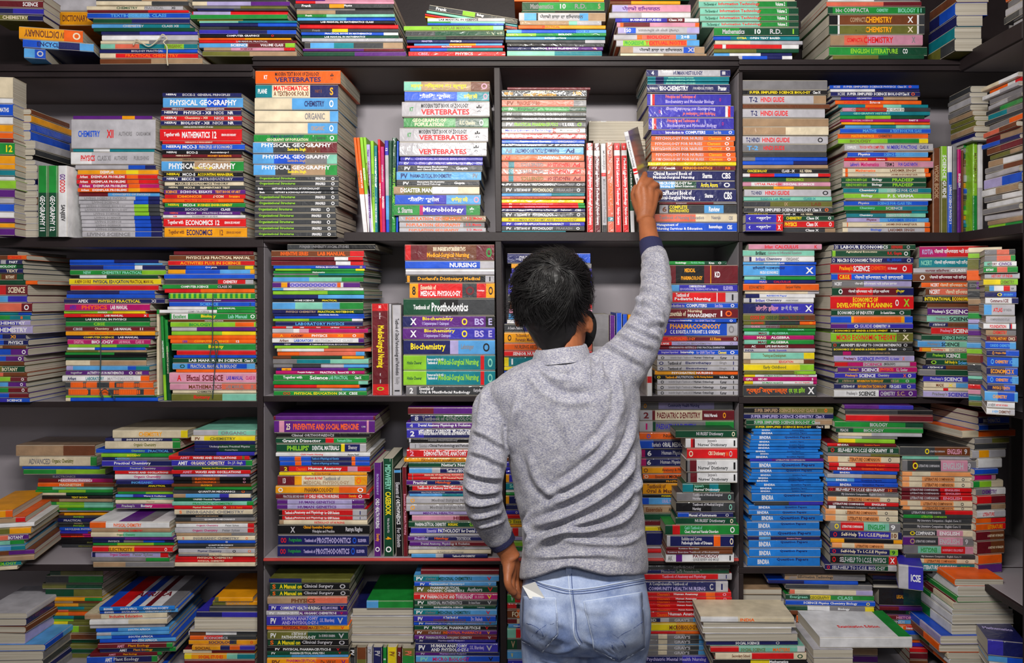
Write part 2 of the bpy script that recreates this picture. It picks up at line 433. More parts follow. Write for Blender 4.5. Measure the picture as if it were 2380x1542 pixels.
222,48,805 dg|am 3 13 ESSENTIALS|amd 25 64 COMMUNITY HEALTH NURSING|crt 34 56 ESSENTIALS OF|am 84 94 K. PARK
288,50,800 bk
306,48,800 sa/gy@85|br 6 14 PV|br 18 45 PRINCIPLES OF BIO
372,58,800 gn/dk@80|wh 8 13 PV|dk 16 46 Biochemistry
418,45,800 dg|wh 6 12 PV|wh 24 76 PHARMACEUTICAL MICROBIOLOGY
463,45,795 dg|wh 6 12 PV|wh 25 77 PHARMACEUTICAL MICROBIOLOGY
500,42,795 dg/bk@40|wh 5 13 PV|lm 15 67 PRACTICAL PHARMACEUTICS|wh 72 86 V. K. KAUR|lm 90 95 O
560,35,790 wh/rd@61/wh@65|vi 4 60 Medical Laboratory Technology|gy 70 85 Mukherjee|rd 90 94 O
608,42,795 rd|wh 17 67 Medical Laboratory Technology|wh 70 86 Mukherjee|wh 91 95 A
664,38,785 bl|sb 3 12 PV|wh 18 63 Pharmaceutical Chemistry|lg 66 90 ORGANIC
700,42,780 dg|wh 12 60 COMMUNITY SCIENCES|wh 72 92 TECHNICAL
728,35,775 sb|nvu 72 95 PV|nvu 16 70 PHARMACEUTICAL BIOCHEMISTRY|gyu 4 12 PV
800,42,780 or|whu 43 94 TUTORIAL PHARMACY|rdu 4 10 PV
858,38,785 sa/tl@8/sa@15|rdu 85 95 PV|gyu 23 50 GENETICS|rdu 55 82 PRINCIPLES OF
920,38,790 sa/tl@8/sa@14|rdu 85 95 PV|gyu 23 50 GENETICS|rdu 55 82 PRINCIPLES OF
983,45,790 sa/tl@8/sa@14|mru 85 95 PV|olu 23 50 GENETICS|mru 55 82 PRINCIPLES OF
1045,48,790 dg|wh 5 12 PV|wh 15 34 A TEXT BOOK OF|wh 37 62 PSYCHOLOGY|gy 66 85 PRAKASH|wh 90 94 O
1086,48,790 dg|wh 5 12 PV|wh 15 34 A TEXT BOOK OF|cr 37 62 PSYCHOLOGY|gy 66 85 PRAKASH|wh 90 94 O
1142,38,785 sb/tl@60
1170,50,790 sa|mr 10 60 INTRODUCTION TO BIOTECHNOLOGY
1194,62,775 ye
1228,42,785 rd/gn@92|wh 8 13 PV|pk 16 68 EDUCATIONAL PSYCHOLOGY
1252,45,790 rd/gn@92|wh 8 13 PV|pk 16 68 HOSPITAL PHARMACY
1276,48,790 nv|wh 5 66 Biotechnology and its Applications in Pharmacy|wh 70 84 Rajkumari|wh 88 95 CBS
1308,52,790 dg|wh 5 12 PV|wh 15 34 A TEXT BOOK OF|wh 37 62 PSYCHOLOGY|gy 66 85 PRAKASH|wh 90 94 O
1360,48,790 ye|br 8 12 PV|ol 15 90 HUMAN ANATOMY AND PHYSIOLOGY
1398,48,785 vi|wh 5 12 PV|wh 15 75 COMPUTER APPLICATIONS IN PHARMACY|lg 82 95 SHARMA
1436,48,785 dg|wh 5 12 PV|wh 15 34 A TEXT BOOK OF|wh 37 62 PSYCHOLOGY|gy 66 85 PRAKASH|wh 90 94 O
1478,50,620 tl
V 2 3;690 1435;y=10,d=96
800,860,688,1 rd/wh@8/rd@14|wh 3 6 Vol. 2|wh 17 70 Medical Laboratory Technology|wh 72 92 Mukherjee Chakravarty
866,922,690,1 mr/wh@8/mr@14|wh 3 6 Vol. 1|wh 17 70 Medical Laboratory Technology|wh 72 92 Mukherjee Chakravarty
926,972,692,2 wh/rd@33/lg@37/dg@92|gy 8 30 MUKHERJEE|gy 40 90 Medical Laboratory Technology
975,1034,684,2 sa/tl@83/sa@88|mr 8 20 PRINCIPLES OF|or 45 72 GENETICS|wh 84 87 PV
1040,1098,688,2 rd/wh@8/rd@14|wh 3 6 Vol. 1|wh 17 70 Medical Laboratory Technology|wh 72 92 Mukherjee Chakravarty
1102,1158,688,3 rd/wh@8/rd@14|wh 3 6 Vol. 1|wh 17 70 Medical Laboratory Technology|wh 72 92 Mukherjee Chakravarty
1164,1200,720,4 dk/wh@75|wh 20 70 A Text Book of Laboratory
P 2 8;840 1320 1440;y=112,d=90
495,820,1320 !cr
655,860,1320 !tn
700,860,1320 !dg
735,860,1320 !gy
770,860,1320 !gy
890,860,1320 !wh
1050,860,1320 !wh
1240,860,1320 !cr
P 2 9;1350 2115 1432;d=215
42,1325,2060 nv/lg@14/nv@88|wh 6 9 4|wht 18 34 Textbook of|nv 32 67 HUMAN HISTOLOGY|lg 90 94 -
105,1335,2050 tl/nv@10/tl@20|mi 18 64 ENVIRONMENTAL STUDIES
125,1335,2050 tl/nv@10/tl@20|mi 18 64 ENVIRONMENTAL STUDIES
147,1335,2045 tl/nv@10/tl@20|mi 18 64 ENVIRONMENTAL STUDIES
170,1330,2055 nv|wh 3 13 TEXTBOOK OF|wh 16 50 BIOCHEMISTRY|lg 56 80 FOR MEDICAL STUDENTS|wh 86 96 Pranav
245,1332,2065 vi/wh@4/rd@6/vi@9|sat 22 58 Principles and Techniques of|lad 22 80 Biochemistry and Molecular Biology|mg 86 88 O
352,1345,2090 vi/wh@90/rd@93/vi@96|sadu 40 78 Principles and Techniques of|latu 20 78 Biochemistry and Molecular Biology|mg 12 14 O
455,1345,2090 vi/wh@4/rd@6/vi@9|sat 22 58 Principles and Techniques of|lad 22 80 Biochemistry and Molecular Biology|mg 86 88 O
560,1370,2095 vi/bl@40|wh 17 39 Introduction to|wh 41 65 COMPUTERS|lg 75 84 Soni Bala|wh 93 97 O
605,1370,2100 or|lg 5 62 PSYCHOLOGY FOR NURSES|am 68 84 Clement|wh 89 94 O
652,1365,2090 or|lg 5 62 PSYCHOLOGY FOR NURSES|am 68 84 Clement|wh 89 94 O
700,1365,2100 or|lg 5 62 PSYCHOLOGY FOR NURSES|am 68 84 Clement|wh 89 94 O
746,1372,2105 or|lg 5 62 PSYCHOLOGY FOR NURSES|am 68 84 Clement|wh 89 94 O
792,1372,2110 or|lg 5 62 PSYCHOLOGY FOR NURSES|am 68 84 Clement|wh 89 94 O
832,1340,2110 ye
866,1352,2105 mr|wh 17 30 Concise|am 32 80 PERIODONTICS|or 88 94 RB
905,1330,2100 nv|wht 7 51 Clinical Record Book of|whd 7 54 Medical-Surgical Nursing|wh 63 74 Sharma|wh 85 95 CBS
995,1350,2100 nv/sb@5/dk@30/nv@55|wht 12 50 MICROBIOLOGY for|whd 12 52 Nursing & Allied Sciences|ye 60 80 Arora Arora|wh 87 94 O
1065,1390,2110 nv|wht 2 46 Clinical Record Book of|whd 2 50 Medical-Surgical Nursing|wh 62 72 Sharma|wh 85 95 CBS
1178,1440,2115 mr/gy@70|lg 12 45 PHYSIOLOGY
1195,1440,2115 lg/dg@11/sb@58/dg@83|br 3 10 6|yet 13 36 COMPLETE|yed 13 38 PROSTHODONTICS|wh 64 78 Review
1275,1395,2118 sa/cr@50|gy 6 60 Textbook of Nursing Education|gy 69 80 Neeraja|gy 90 95 CBS
1348,1395,2118 bl|wht 3 29 Management of|whd 3 58 Nursing Services & Education|wh 66 82 Basavanthappa|wh 88 94 CBS
T 1700 150 3.5
P 2 10;85 810 1350;d=190
125,80,780 gy
205,78,780 bk|ye 8 80 SUPER SIMPLIFIED SCIENCE BIOLOGY|wh 83 92 Class IX
245,80,770 lg/tn@85|nv 8 18 T-2|rd 22 50 HINDI GUIDE
318,82,800 br
355,90,760 lg|nv 10 18 T-2|rd 22 55 HINDI GUIDE
430,85,790 tn
502,85,790 tn/cr@50
572,85,785 lg|nv 4 20 T-2 HINDI|rd 23 55 HINDI GUIDE|bk 88 94 O
640,90,775 gy|sb 4 20 T-2|rd 25 50 HINDI GUIDE
704,90,775 dg
742,90,780 gy/bl@15
775,90,780 bl/nv@60
808,90,785 tn
838,85,795 bk|ye 5 28 CONCISE BIOLOGY|wh 45 60 CLASS - IX|cr 66 80 H.S. VERMA
877,90,805 wh/rd@8/bl@36/wh@65/rd@86
905,90,800 dk/ol@50|lm 50 70 ECONOMICS
942,90,805 pk/wh@10/pk@40|rd 14 44 UTTAR PRADESH|wh 46 82 SOCIAL SCIENCE
978,95,805 ol/am@35/ol@58
1002,105,810 lg|nv 8 20 T-2 HINDI|rd 24 52 HINDI GUIDE|bk 90 97 O
1062,100,815 mi|tl 12 60 Science Lab Manual|tl 68 82 CLASS IX
1095,100,820 dg/ol@30|tn 46 50 IX|br 76 88 LAB
1145,100,825 dg|wh 12 76 SUPER SIMPLIFIED SCIENCE BIOLOGY|wh 77 87 Class X|or 91 95 O
1190,98,805 bk|ye 5 28 CONCISE BIOLOGY|wh 45 60 CLASS - IX|cr 66 80 H.S. VERMA
1215,425,835 dk|ye 5 36 CHEMISTRY|wh 45 70 Class IX|wh 88 94 O
1255,425,835 rd|ye 2 26 PHYSICS|wh 45 68 Class IX|wh 90 95 O
1312,425,845 dg/tn@80|wh 40 70 Class X
P 2 11;85 420 1332;y=-35,d=120
1216,88,420 vi/rd@82|wh 8 12 <|wh 28 68 शब्दकोश|wh 86 94 X
1276,85,418 vi/rd@82|wh 8 12 <|wh 28 68 शब्दकोश|wh 86 94 X
P 2 12;910 1610 1368;d=215
168,800,1525 bl|lg 4 12 ICSE|lg 15 74 SUPER SIMPLIFIED SCIENCE PHYSICS|lg 76 86 Class IX|or 88 92 O
198,805,1530 wh/nv@50
222,808,1535 nv|lg 8 16 ICSE|wh 18 80 SUPER SIMPLIFIED SCIENCE BIOLOGY|wh 80 88 Class IX|or 90 94 O
262,820,1515 gy/vi@10/tn@60|lg 25 50 GEOMETRY
288,845,1545 or|rd 10 50 SCIENCE FOR NINTH CLASS|wh 40 52 Science
322,870,1600 tl/or@30/mi@50/tl@70
350,905,1620 pk/rd@15/wh@50/dg@70|ol 10 70 COMPUTER APPLICATIONS CLASS IX
384,885,1615 tl|mi 5 65 GEOGRAPHY HISTORY
416,885,1570 gn/lm@30/dk@60
446,885,1615 mg|pk 10 40 SOCIAL SCIENCE|wh 75 88 PART II
470,895,1615 am/or@60
490,925,1615 sb/tl@30/mi@60
518,885,1620 bl|sb 25 40 MATHS|sb 55 90 A TEXT BOOK FOR CLASS
562,865,1600 or|am 15 40 MATHEMATICS|br 45 60 CHEMISTRY
602,868,1600 lm/gn@55/ye@90|ol 10 40 BIOLOGY
645,920,1640 lg|wh 3 13 COMPLETE|rd 17 45 TOUCH WITH COMPUTERS|vi 48 82 NUMBERS FUNCTIONS|nv 85 95 CLASS IX
705,905,1640 br/tn@50|cr 10 50 HISTORY GEOGRAPHY
712,945,1600 bl/sb@60|wh 13 28 Physics|sb 45 75 SCIENCE FOR CLASS
758,918,1620 rd/or@50|am 10 30 SCIENCE|wh 37 47 Science
785,915,1642 pk|vi 7 17 Lakhmir's|mg 19 39 Mathematics|bk 46 56 TERM 2|vi 61 82 FOR CLASS NINTH
842,905,1605 cr/or@3/cr@6/or@95|or 15 38 Mathematics|br 55 85 LAKHMIR SINGH
882,905,1620 cr/or@3/cr@6/or@94|lg 15 40 COMPUTER|br 55 85 LAKHMIR SINGH & MANJIT KAUR
915,895,1585 dk|lm 5 30 SCIENCE FOR NINTH CLASS|wh 36 48 Biology|lm 55 90 PRADEEP
960,895,1585 dk|lm 5 30 SCIENCE FOR NINTH CLASS|wh 36 48 Biology|lm 55 90 PRADEEP
1003,910,1625 tl/mi@40/tl@60|wh 18 38 Chemistry|lg 50 85 SCIENCE FOR CLASS
1048,915,1625 lm|wh 20 33 Biology|wh 50 80 P. S. VERMA
1092,930,1630 tn/wh@40
1108,915,1600 bl|lg 15 32 Physics|sb 40 80 SCIENCE FOR CLASS TEN
1150,915,1595 gn/tl@60|mi 18 38 Chemistry|lg 50 70 SCIENCE
1190,930,1600 dk/br@30/tl@80
1210,935,1580 tl/mi@50|wh 15 35 Chemistry|lg 50 80 SCIENCE FOR CLASS
1245,940,1605 la/sb@40|mr 20 40 Physics|bl 50 85 LAKHMIR SINGH
1283,905,1615 cr/or@5/cr@6/or@94|lg 28 45 Chemistry|br 50 85 LAKHMIR SINGH & MANJIT KAUR
1325,905,1615 cr/lg@6/or@94|bl 32 45 Biology|br 52 82 LAKHMIR SINGH
V 2 4;680 1380;y=10
1638,1700,680 br|tn 20 60 WORK BOOK
1705,1760,665 lm/ol@40|wh 10 60 SCIENCE GUIDE
1762,1800,665 wh/bl@30|wh 45 90 LIVING SCIENCE PHYSICS 9
1804,1838,665 gy/dg@50
1840,1872,690 mg/pu@40|wh 15 60 ENGLISH
1874,1890,700 br
P 2 13;1885 1960 1380;d=200,y=30
640,1890,1960 gn
680,1890,1960 gy
720,1890,1960 dk
770,1890,1960 br
830,1885,1960 tn
900,1885,1960 lg
960,1885,1960 am
1010,1885,1960 bl
1060,1885,1960 dg
1110,1885,1960 ol
1150,1885,1960 gn
1190,1885,1960 lm
1230,1885,1960 am
1270,1885,1960 sb
1300,1885,1950 tl
1330,1885,1950 dg
V 2 5;640 1380;y=-5
1965,2005,620 lm/gn@60|ol 10 50 MATHEMATICS
2007,2050,640 wh/lg@50
P 2 14;1955 2090 620;y=-30,s=-1,d=120
170,1950,2060 dg
225,1945,2065 gy
262,1950,2085 lg
320,1950,2090 gy
370,1955,2095 tn
415,1965,2085 ol
455,1975,2080 ol
500,1975,2060 tn
550,1970,2050 nv
590,1970,2040 lg
T 0 550 3.7617
P 3 1;-180 255 1470;y=-20,d=230
125,-180,150 dg/bk@50
162,-180,230 br/or@60|rd 60 90 SCIENCE
205,-180,192 nv/lg@50/nv@62|wh 70 90 PART
245,-180,200 gn/dk@85|wh 45 85 BIOLOGY
282,-180,200 nv|cr 60 90 TEXT
325,-180,205 ol/br@50/dk@85|cr 60 80 BOTANY
388,-180,325 dk/or@80
425,-180,240 mr/rd@30/mr@55|cr 60 95 SCIENCE
520,-180,235 gy/sb@30/vi@60
585,-180,280 mr/sa@20/mr@80|wh 85 94 O
668,-180,275 vi/tl@20/bl@75
695,-180,265 gn/tl@60|or 80 86 8
740,-180,265 vi/la@80|wh 35 90 CHEMISTRY
790,-180,285 vi/la@60|wh 30 90 CHEMISTRY
862,-180,225 bl/nv@50|am 65 80 XI
912,-180,245 bl/nv@50|wh 60 90 PHYSICS
965,-180,225 tn/br@50
990,-180,242 nv/bl@25/pu@65|wh 88 96 O
1055,-180,205 nv/bl@25/pu@60|wh 88 96 O
1110,-180,210 br
1145,-180,215 ol/dk@50|cr 50 85 BOTANY
1205,-180,235 sa/br@50
1240,-180,235 gn/lm@40/mr@65|wh 88 94 O
1285,-180,225 bl/sb@40/pu@62|wh 88 94 O
1335,-180,240 gn/mr@60|wh 88 94 O
1385,-180,250 bl/mr@60
1432,-180,258 vi/bl@60|wh 50 90 SCIENCE
P 3 2;570 1350 1435;d=200
203,610,1385 bl/nv@50
232,610,1420 bl/sb@70
250,612,1445 nv/bl@35/wh@68/nv@76
292,612,1450 gn/lm@75|mi 14 22 NEW|mi 33 75 CHEMISTRY PRACTICAL
338,690,1380 dk/wh@1/dk@35
365,605,1408 ye|br 6 24 A NEW COURSE|nv 26 65 PHYSICAL EDUCATION|br 66 92 PRACTICAL MANUAL
422,615,1385 rd
472,585,1350 nv/bl@60
503,582,1355 bl
540,560,1440 nv|wh 14 24 APEX|ye 34 76 PHYSICS PRACTICAL|lg 86 92 XI
585,565,1310 mg|vi 6 14 APEX|or 20 50 PHYSICS|wh 54 74 LAB MANUAL
648,560,1270 lm/ye@60|wh 35 60 PHYSICS
672,560,1300 rd|or 20 44 COMPREHENSIVE|wh 48 70 LAB MANUAL|wh 94 98 X
704,575,1310 dk|wh 14 82 LAB MANUAL IN PHYSICS
738,575,1310 gn|lm 20 60 CBSE
785,570,1355 mr|lg 8 20 CBSE|cr 30 52 Chemistry|wh 54 74 LAB MANUAL|wh 82 88 11
825,575,1355 am|or 12 88 LAB MANUAL Computer Science
862,580,1355 nv|ye 18 55 COMPUTER SCIENCE|wh 58 82 LAB MANUAL
893,590,1315 mg|pk 8 20 DIGITAL|wh 27 58 BIOLOGY|pk 62 76 LAB MANUAL|pk 82 92 CLASS XI
940,600,1300 lm/gn@60
965,590,1270 wh/bl@35
988,580,1280 ol/tn@40
1008,570,1285 gn/bk@60
1030,568,1290 bk
1050,570,1280 dk
1075,575,1280 cr/tn@30
1125,580,1305 la/sb@8/bl@74/tl@84
1165,575,1300 pu|lg 6 20 together|wh 26 70 ACTIVITY PLUS IN MATHEMATICS|wh 76 81 O|cr 84 92 CBSE
1208,545,1305 wh/or@90|nv 6 16 Arihant|tl 27 48 LABORATORY|lg 52 82 MATHEMATICS
1262,570,1340 dg/or@6/dg@20/or@24/dg@36/or@50/dg@56/or@66/dg@78/or@84|or 1 36 IIIIIIIIIII|or 44 98 IIIIIIIIIIIIII
1320,575,1350 dg/or@3/dg@24/or@28/dg@48/or@60/dg@80/or@88|or 1 30 IIIIIIIIII|or 40 98 IIIIIIIIIIIIIII
1384,575,1370 lm/dk@50
1400,575,1380 cr/bl@5
V 3 1;620 1420;y=20
1368,1392,640 gn/cr@5
1400,1425,690,5 gn/lm@70|wh 20 60 MATHEMATICS
1435,1465,730,5 gn/dk@40|cr 10 90 MATHEMATICS Laboratory
P 3 3;1490 2235 1420;d=200
128,1520,2215 mr
162,1480,2225 br|cr 20 95 PHYSICS LAB PRACTICAL MANUAL
207,1470,2225 rd|am 14 84 ACTIVITIES PLUS IN SCIENCE
253,1480,2215 nv/bl@20/nv@50/ol@70/ye@90|wh 40 60 C++ JAVA
285,1470,2225 am/bl@20/sb@60/am@95
325,1435,2225 bl
368,1440,2215 dg/rd@60/lg@91|wh 66 82 CHEMISTRY
415,1420,2225 gn/dk@60|wh 20 50 COMPUTER SCIENCE|lg 60 75 CLASS XI
452,1440,2225 rd/or@40
487,1475,2230 gn/lm@2/gn@5/lm@8/gn@11/lm@14/gn@17/lm@20/gn@23/lm@26/gn@29/lm@32/gn@35/lm@38/gn@41/lm@44/gn@52/lm@56/gn@59/lm@62/gn@65/lm@68/gn@71/lm@74/gn@77/lm@80/gn@83/lm@86/gn@89/lm@92/gn@95
540,1475,2230 pu|wh 14 88 Chemistry Lab Manual
562,1480,2230 bl|sb 28 65 SCIENCE|dk 92 97 2
605,1465,2230 wh/gn@45|wh 55 80 LAB MANUAL
632,1395,2230 wh/gn@60|gy 30 52 COMPUTER SCIENCE
660,1485,2235 gn/wh@2/gn@21|gn 4 19 Excellent|ye 24 66 Biology|mi 68 90 Lab Manual|wh 94 99 O
718,1470,2235 br|wh 15 90 PHYSICAL EDUCATION
735,1490,2235 lm/or@76/lm@98|gn 20 50 BIOLOGY
782,1500,2235 lg/pu@30
815,1500,2235 lm/ye@60
852,1470,2235 or
885,1490,2235 or|vi 14 20 CBSE|am 26 70 COMPUTER SCIENCE|wh 72 86 12
920,1500,2235 gn|ye 42 64 Botany
982,1545,2235 rd
1022,1520,2240 bl
1045,1510,2240 dk|wh 19 84 LAB MANUAL IN SCIENCE|wh 86 97 Class IX
1088,1508,2230 sb/bl@18/sb@90|dk 9 15 O|lg 22 78 PRACTICAL MANUAL IN BIOLOGY
1145,1540,2240 or
1170,1480,2240 pk|rd 9 14 A|mr 20 35 Effectual|mr 38 62 SCIENCE|vi 66 85 LAB MANUAL|mg 88 99 CLASS IX
1262,1485,2240 pk/sa@60|br 22 60 MATHEMATICS|gy 65 86 LAB MANUAL|gy 94 97 IX
1322,1510,2240 cr|bk 18 60 CHEMISTRY
1350,1500,2240 ol/mi@60|rd 26 46 Botany
T 580 550 3.7617
P 3 4;205 1000 1402;d=250
65,330,1100 dg/bk@30|gy 14 70 PUNJABI UNIVERSITY SOCIAL STUDIES
120,190,1000 br/rd@85|or 10 40 INVENTIVE SERIES|or 50 80 LAB MANUAL
180,190,990 mr/wh@69/rd@84
212,190,995 mr/wh@70/rd@86
255,210,1015 bl/vi@50|wh 46 70 PHYSICAL EDUCATION|ye 93 97 O
282,225,1005 lm/gn@40/ye@90
302,210,1000 gn|wh 30 70 Mathematics
325,205,1000 gy/tl@50
340,215,990 gn/dk@50
355,205,995 sb/mi@40/gn@76
400,200,965 pu/am@10/pu@17/la@20/or@74/wh@78/pu@81|vi 20 73 OOOOOOOOOO
452,200,995 sb/wh@12|nv 33 64 Chemistry Practicals
475,205,1000 lm/gn@60
512,200,1000 nv/sb@50
548,205,990 bk|wh 20 50 HOME SCIENCE|ye 50 76 PRACTICAL
575,200,995 sb/mi@25/sb@55/gn@74
645,200,995 nv/dk@50|tn 15 48 PHYSICS CHEMISTRY|ye 50 90 PRACTICAL NOTEBOOK
678,210,1000 nv/bl@50|wh 50 72 PRACTICAL MANUAL
700,220,1005 bl
722,205,990 lm/gn@40/wh@88
745,225,990 nv|sb 12 90 LABORATORY PHYSICS
790,200,1005 rd/lg@15/rd@22/mr@90|wh 28 36 CBSE|wh 42 58 Physics|wh 60 76 Lab Manual|wh 91 95 11
808,200,1035 lg/wh@22/pk@28/mg@38
850,200,1000 or|am 8 12 A|mr 20 34 ACADEMY|wh 43 60 PHYSICS|am 70 78 XII|wh 86 93 O
892,198,1000 wh/pu@94|br 8 18 Arihant|lg 47 88 MATHEMATICS CLASS|bl 24 45 LABORATORY
935,205,1005 nv|lg 8 24 NEW|wh 40 82 A Textbook of PHYSICAL EDUCATION
960,220,1000 lm/ol@60
985,240,1060 cr/wh@5/sa@50
1012,245,1005 or/sa@25/sb@90
1050,205,1000 br/dk@20/am@76
1075,205,1040 gy/tl@25/mi@60
1120,210,1040 gy/dg@20/lg@50/sb@74
1155,235,1000 nv/am@6/pu@17/gn@82|br 7 16 O
1178,230,1005 mg|wh 18 50 Punjabi Religion|wh 50 68 PRACTICAL|wh 70 82 Record XII|wh 85 90 O
1210,210,1045 gn|wh 10 30 Together with|wh 38 57 Science|mi 58 78 LAB PRACTICAL|wh 85 92 Class IX
1268,205,1035 gn/mi@90
1302,215,960 rd/or@50
1332,210,1020 gy/lg@50/sb@74
1358,212,1025 gn|rd 9 19 OO|ye 22 68 PHYSICAL EDUCATION|wh 70 78 IX-X|wh 81 90 CBSE
V 3 2;588 1395;y=10
1065,1215,588,1 rd/mr@8/rd@88|wh 2 5 SAE|wh 10 17 Hinkle Cheever|ye 24 70 Medical-Surgical Nursing|wh 76 79 Volume 1|wh 83 87 13th Edition|lm 91 95 O
1218,1240,590,1 lg
1245,1325,600,1 lg|bk 15 78 Textbook of Clinical Periodontology and Periodontics|gy 80 88 Reddy|bk 92 98 1
P 3 5;1350 2145 1390;d=200
68,1355,2140 mr/rd@1/mr@7/br@25/mr@80|crt 32 68 BRUNNER & SUDDARTH'S|crt 40 60 TEXTBOOK OF|amd 25 72 Medical-Surgical Nursing|gn 91 97 O
212,1360,2140 bl/lg@84|wh 50 80 NURSING
285,1365,2140 wh
308,1365,2140 lg
335,1362,2140 bk/am@2/bk@5/lg@90|am 14 84 Dorland's Dictionary Medical|bk 92 98 1
405,1400,2142 am/rd@10/dg@62/rd@79/am@90|bk 3 7 8|crt 13 31 Essentials of|whd 13 60 MEDICAL PHYSIOLOGY|mr 66 76 O|wh 80 88 K Sembulingam|bk 93 98 O
540,1345,2142 dk/bk@40/dg@60|wh 11 29 Textbook of|wh 31 71 Prosthodontics
690,1340,2145 nv/pu@10/bk@90|wh 8 15 X|yet 20 56 Biochemistry|lad 21 50 U Satyanarayana U Chakrapani|ye 64 70 O|la 78 88 BS|la 93 97 E
795,1340,2145 pu/vi@50|wh 8 15 X|yet 22 58 Biochemistry|lad 23 52 U Satyanarayana U Chakrapani|ye 64 70 O|la 78 88 BS|la 93 97 E
900,1345,2148 nv/la@51/sb@60|ye 8 46 Biochemistry|gy 63 77 Lehninger|bk 87 94 O
1032,1345,2148 lm/tl@25/rd@84/tl@88|dk 4 20 Hinkle Cheever|wht 26 44 Brunner and Suddarth's|lm 38 82 Medical-Surgical Nursing|wh 26 37 Textbook of|mi 92 97 O
1168,1345,2148 lm/tl@25/rd@84/tl@88|dk 4 20 Hinkle Cheever|wht 26 44 Brunner and Suddarth's|lm 38 82 Medical-Surgical Nursing|wh 26 37 Textbook of|mi 92 97 O
1300,1368,2150 gy/dg@12/lg@88|wh 4 8 2|wht 15 31 Essentials of|whd 15 72 Oral & Maxillofacial Radiology|lg 76 86 Karjodkar
T 1150 550 3.7617
P 3 6;120 850 1450;d=180
145,110,835 nv/bl@50|lg 14 40 GYNECOLOGY
240,145,845 am/gy@50
285,148,848 vi
330,138,850 vi
378,125,850 vi/wh@2/vi@6
422,118,850 vi
470,118,850 vi
525,115,850 dg/ye@4/dg@6/wh@60
592,132,850 br/am@4/rd@6
658,125,850 pk
695,122,850 sb/rd@8|wh 10 20 2019
755,108,850 wh/lg@50|nv 8 20 Pocket
790,52,850 dg/nv@22|lg 4 22 A Concise Textbook
870,65,850 am/or@60|bk 4 8 O|brt 13 28 The Essentials of|brd 13 38 Forensic Medicine
968,50,850 or/sa@40|br 12 38 NURSING ARTS
1035,60,850 rd|wh 10 45 SENIOR NURSING
1090,48,850 ye/tl@5|wh 7 11 1
1185,48,850 ye
1215,60,850 bl
1260,60,850 wh
1305,60,850 gn
1350,60,850 mr
1400,60,850 nv
V 3 3;675 1385;y=20
855,1000,680 gy/lg@40
1005,1055,690 pu|lg 20 80 GENETICS
1062,1115,670 bl/nv@80
1120,1160,680 bl
1165,1200,685 am
V 3 4;1090 1385;y=-5
1330,1380,1110 wh/rd@40/wh@60
P 3 7;1425 2130 1440;d=200
215,1380,2028 gn/dk@70|wh 28 48 Sociology|mi 52 70 For B.Sc. Nursing|wh 76 83 Kiran|wh 88 93 O
250,1350,2125 mr/bk@30/mr@62/am@69/mr@70|amt 40 52 MEDICAL|amd 36 60 PHARMACOLOGY|wh 74 80 KD
425,1350,2122 bl/sb@22/vi@34|wht 45 64 COMMUNICATION AND|lad 35 78 EDUCATIONAL TECHNOLOGY in Nursing|la 84 95 ELSEVIER
495,1350,2128 rd/wh@76/rd@77/lg@86|wht 30 45 Textbook of|whd 28 70 Pediatric Nursing|bk 91 97 1
593,1350,2125 vi/bl@40|lg 20 40 Introduction to|wh 42 65 COMPUTERS|la 74 83 Soni Bala|wh 92 96 O
645,1340,2132 mr|cr 23 42 Essentials of|crt 44 60 Nursing|whd 44 76 MANAGEMENT|wh 80 83 1|or 86 93 O
738,1350,2112 vi/bl@40|la 20 40 Integrated|wh 35 50 Internship|la 53 76 for GNM Third Year|wh 92 96 O
773,1345,2130 vi/bl@40/lg@88|am 14 20 O|amt 24 81 PHARMACOGNOSY|whd 24 80 C. K. KOKATE A. P. PUROHIT S. B. GOKHALE|gy 90 96 O
898,1380,2140 rd/mr@40|or 18 50 OPHTHALMOLOGY|am 67 80 A K Khurana|wh 95 98 O
945,1420,2125 lg/rd@1/la@18|wh 5 15 S. NAYAK|gy 25 68 CLINICAL BIOCHEMISTRY|gy 90 94 O
982,1400,2140 mr/bk@50|lg 17 84 COMPANION FOR OBSTETRICS & GYNEC PRACTICAL EXAMINATION
1018,1398,2128 vi/bl@40|la 8 28 Integrated Supervised|wh 31 47 Internship|la 50 72 for GNM Third Year|ye 76 86 Clement|wh 90 96 O
1070,1425,2135 lg|bk 4 8 O|gy 16 44 Inderbir Singh's Textbook of|bk 45 70 Human Osteology|bk 78 86 Kumar|bk 92 97 1
1115,1420,2130 lg|nv 2 8 O|bk 13 30 Textbook of|nv 32 70 Electrotherapy|gy 77 86 Singh|nv 92 97 1
1168,1422,2125 lg|nv 2 8 O|bk 13 30 Textbook of|nv 30 68 Electrotherapy|gy 77 86 Singh|nv 92 97 1
1212,1400,2125 am/or@50|wh 20 70 PSYCHIATRIC NURSING
1250,1405,2130 bk|ye 2 6 O|am 12 26 Textbook of|lg 26 46 NUTRITION|am 47 70 for BSc Nursing Students|wh 78 88 Monika Sharma|wh 91 96 O
1290,1422,2130 lg|bk 4 8 O|gy 14 44 Inderbir Singh's Textbook of|bk 45 70 Human Osteology|bk 78 86 Kumar|bk 92 97 1
1337,1420,2130 lg|bk 4 8 O|gy 14 44 Inderbir Singh's Textbook of|bk 45 70 Human Osteology|bk 78 86 Kumar|bk 92 97 1
1388,1422,2132 lg|bk 4 8 O|gy 14 44 Inderbir Singh's Textbook of|bk 45 70 Human Osteology|bk 78 86 Kumar|bk 92 97 1
T 1700 550 3.5
P 3 8;95 685 1290;d=180
60,140,735 pk|rd 22 33 Brilliant|rd 36 68 CALCULUS|rd 90 94 K
108,92,675 mi|bk 18 32 Brilliant|gy 35 82 Calculus & Differential Equations
160,100,675 lg/nv@8/wh@11|vi 17 30 Brilliant|nv 32 54 Chemistry|gy 60 78 ORGANIC
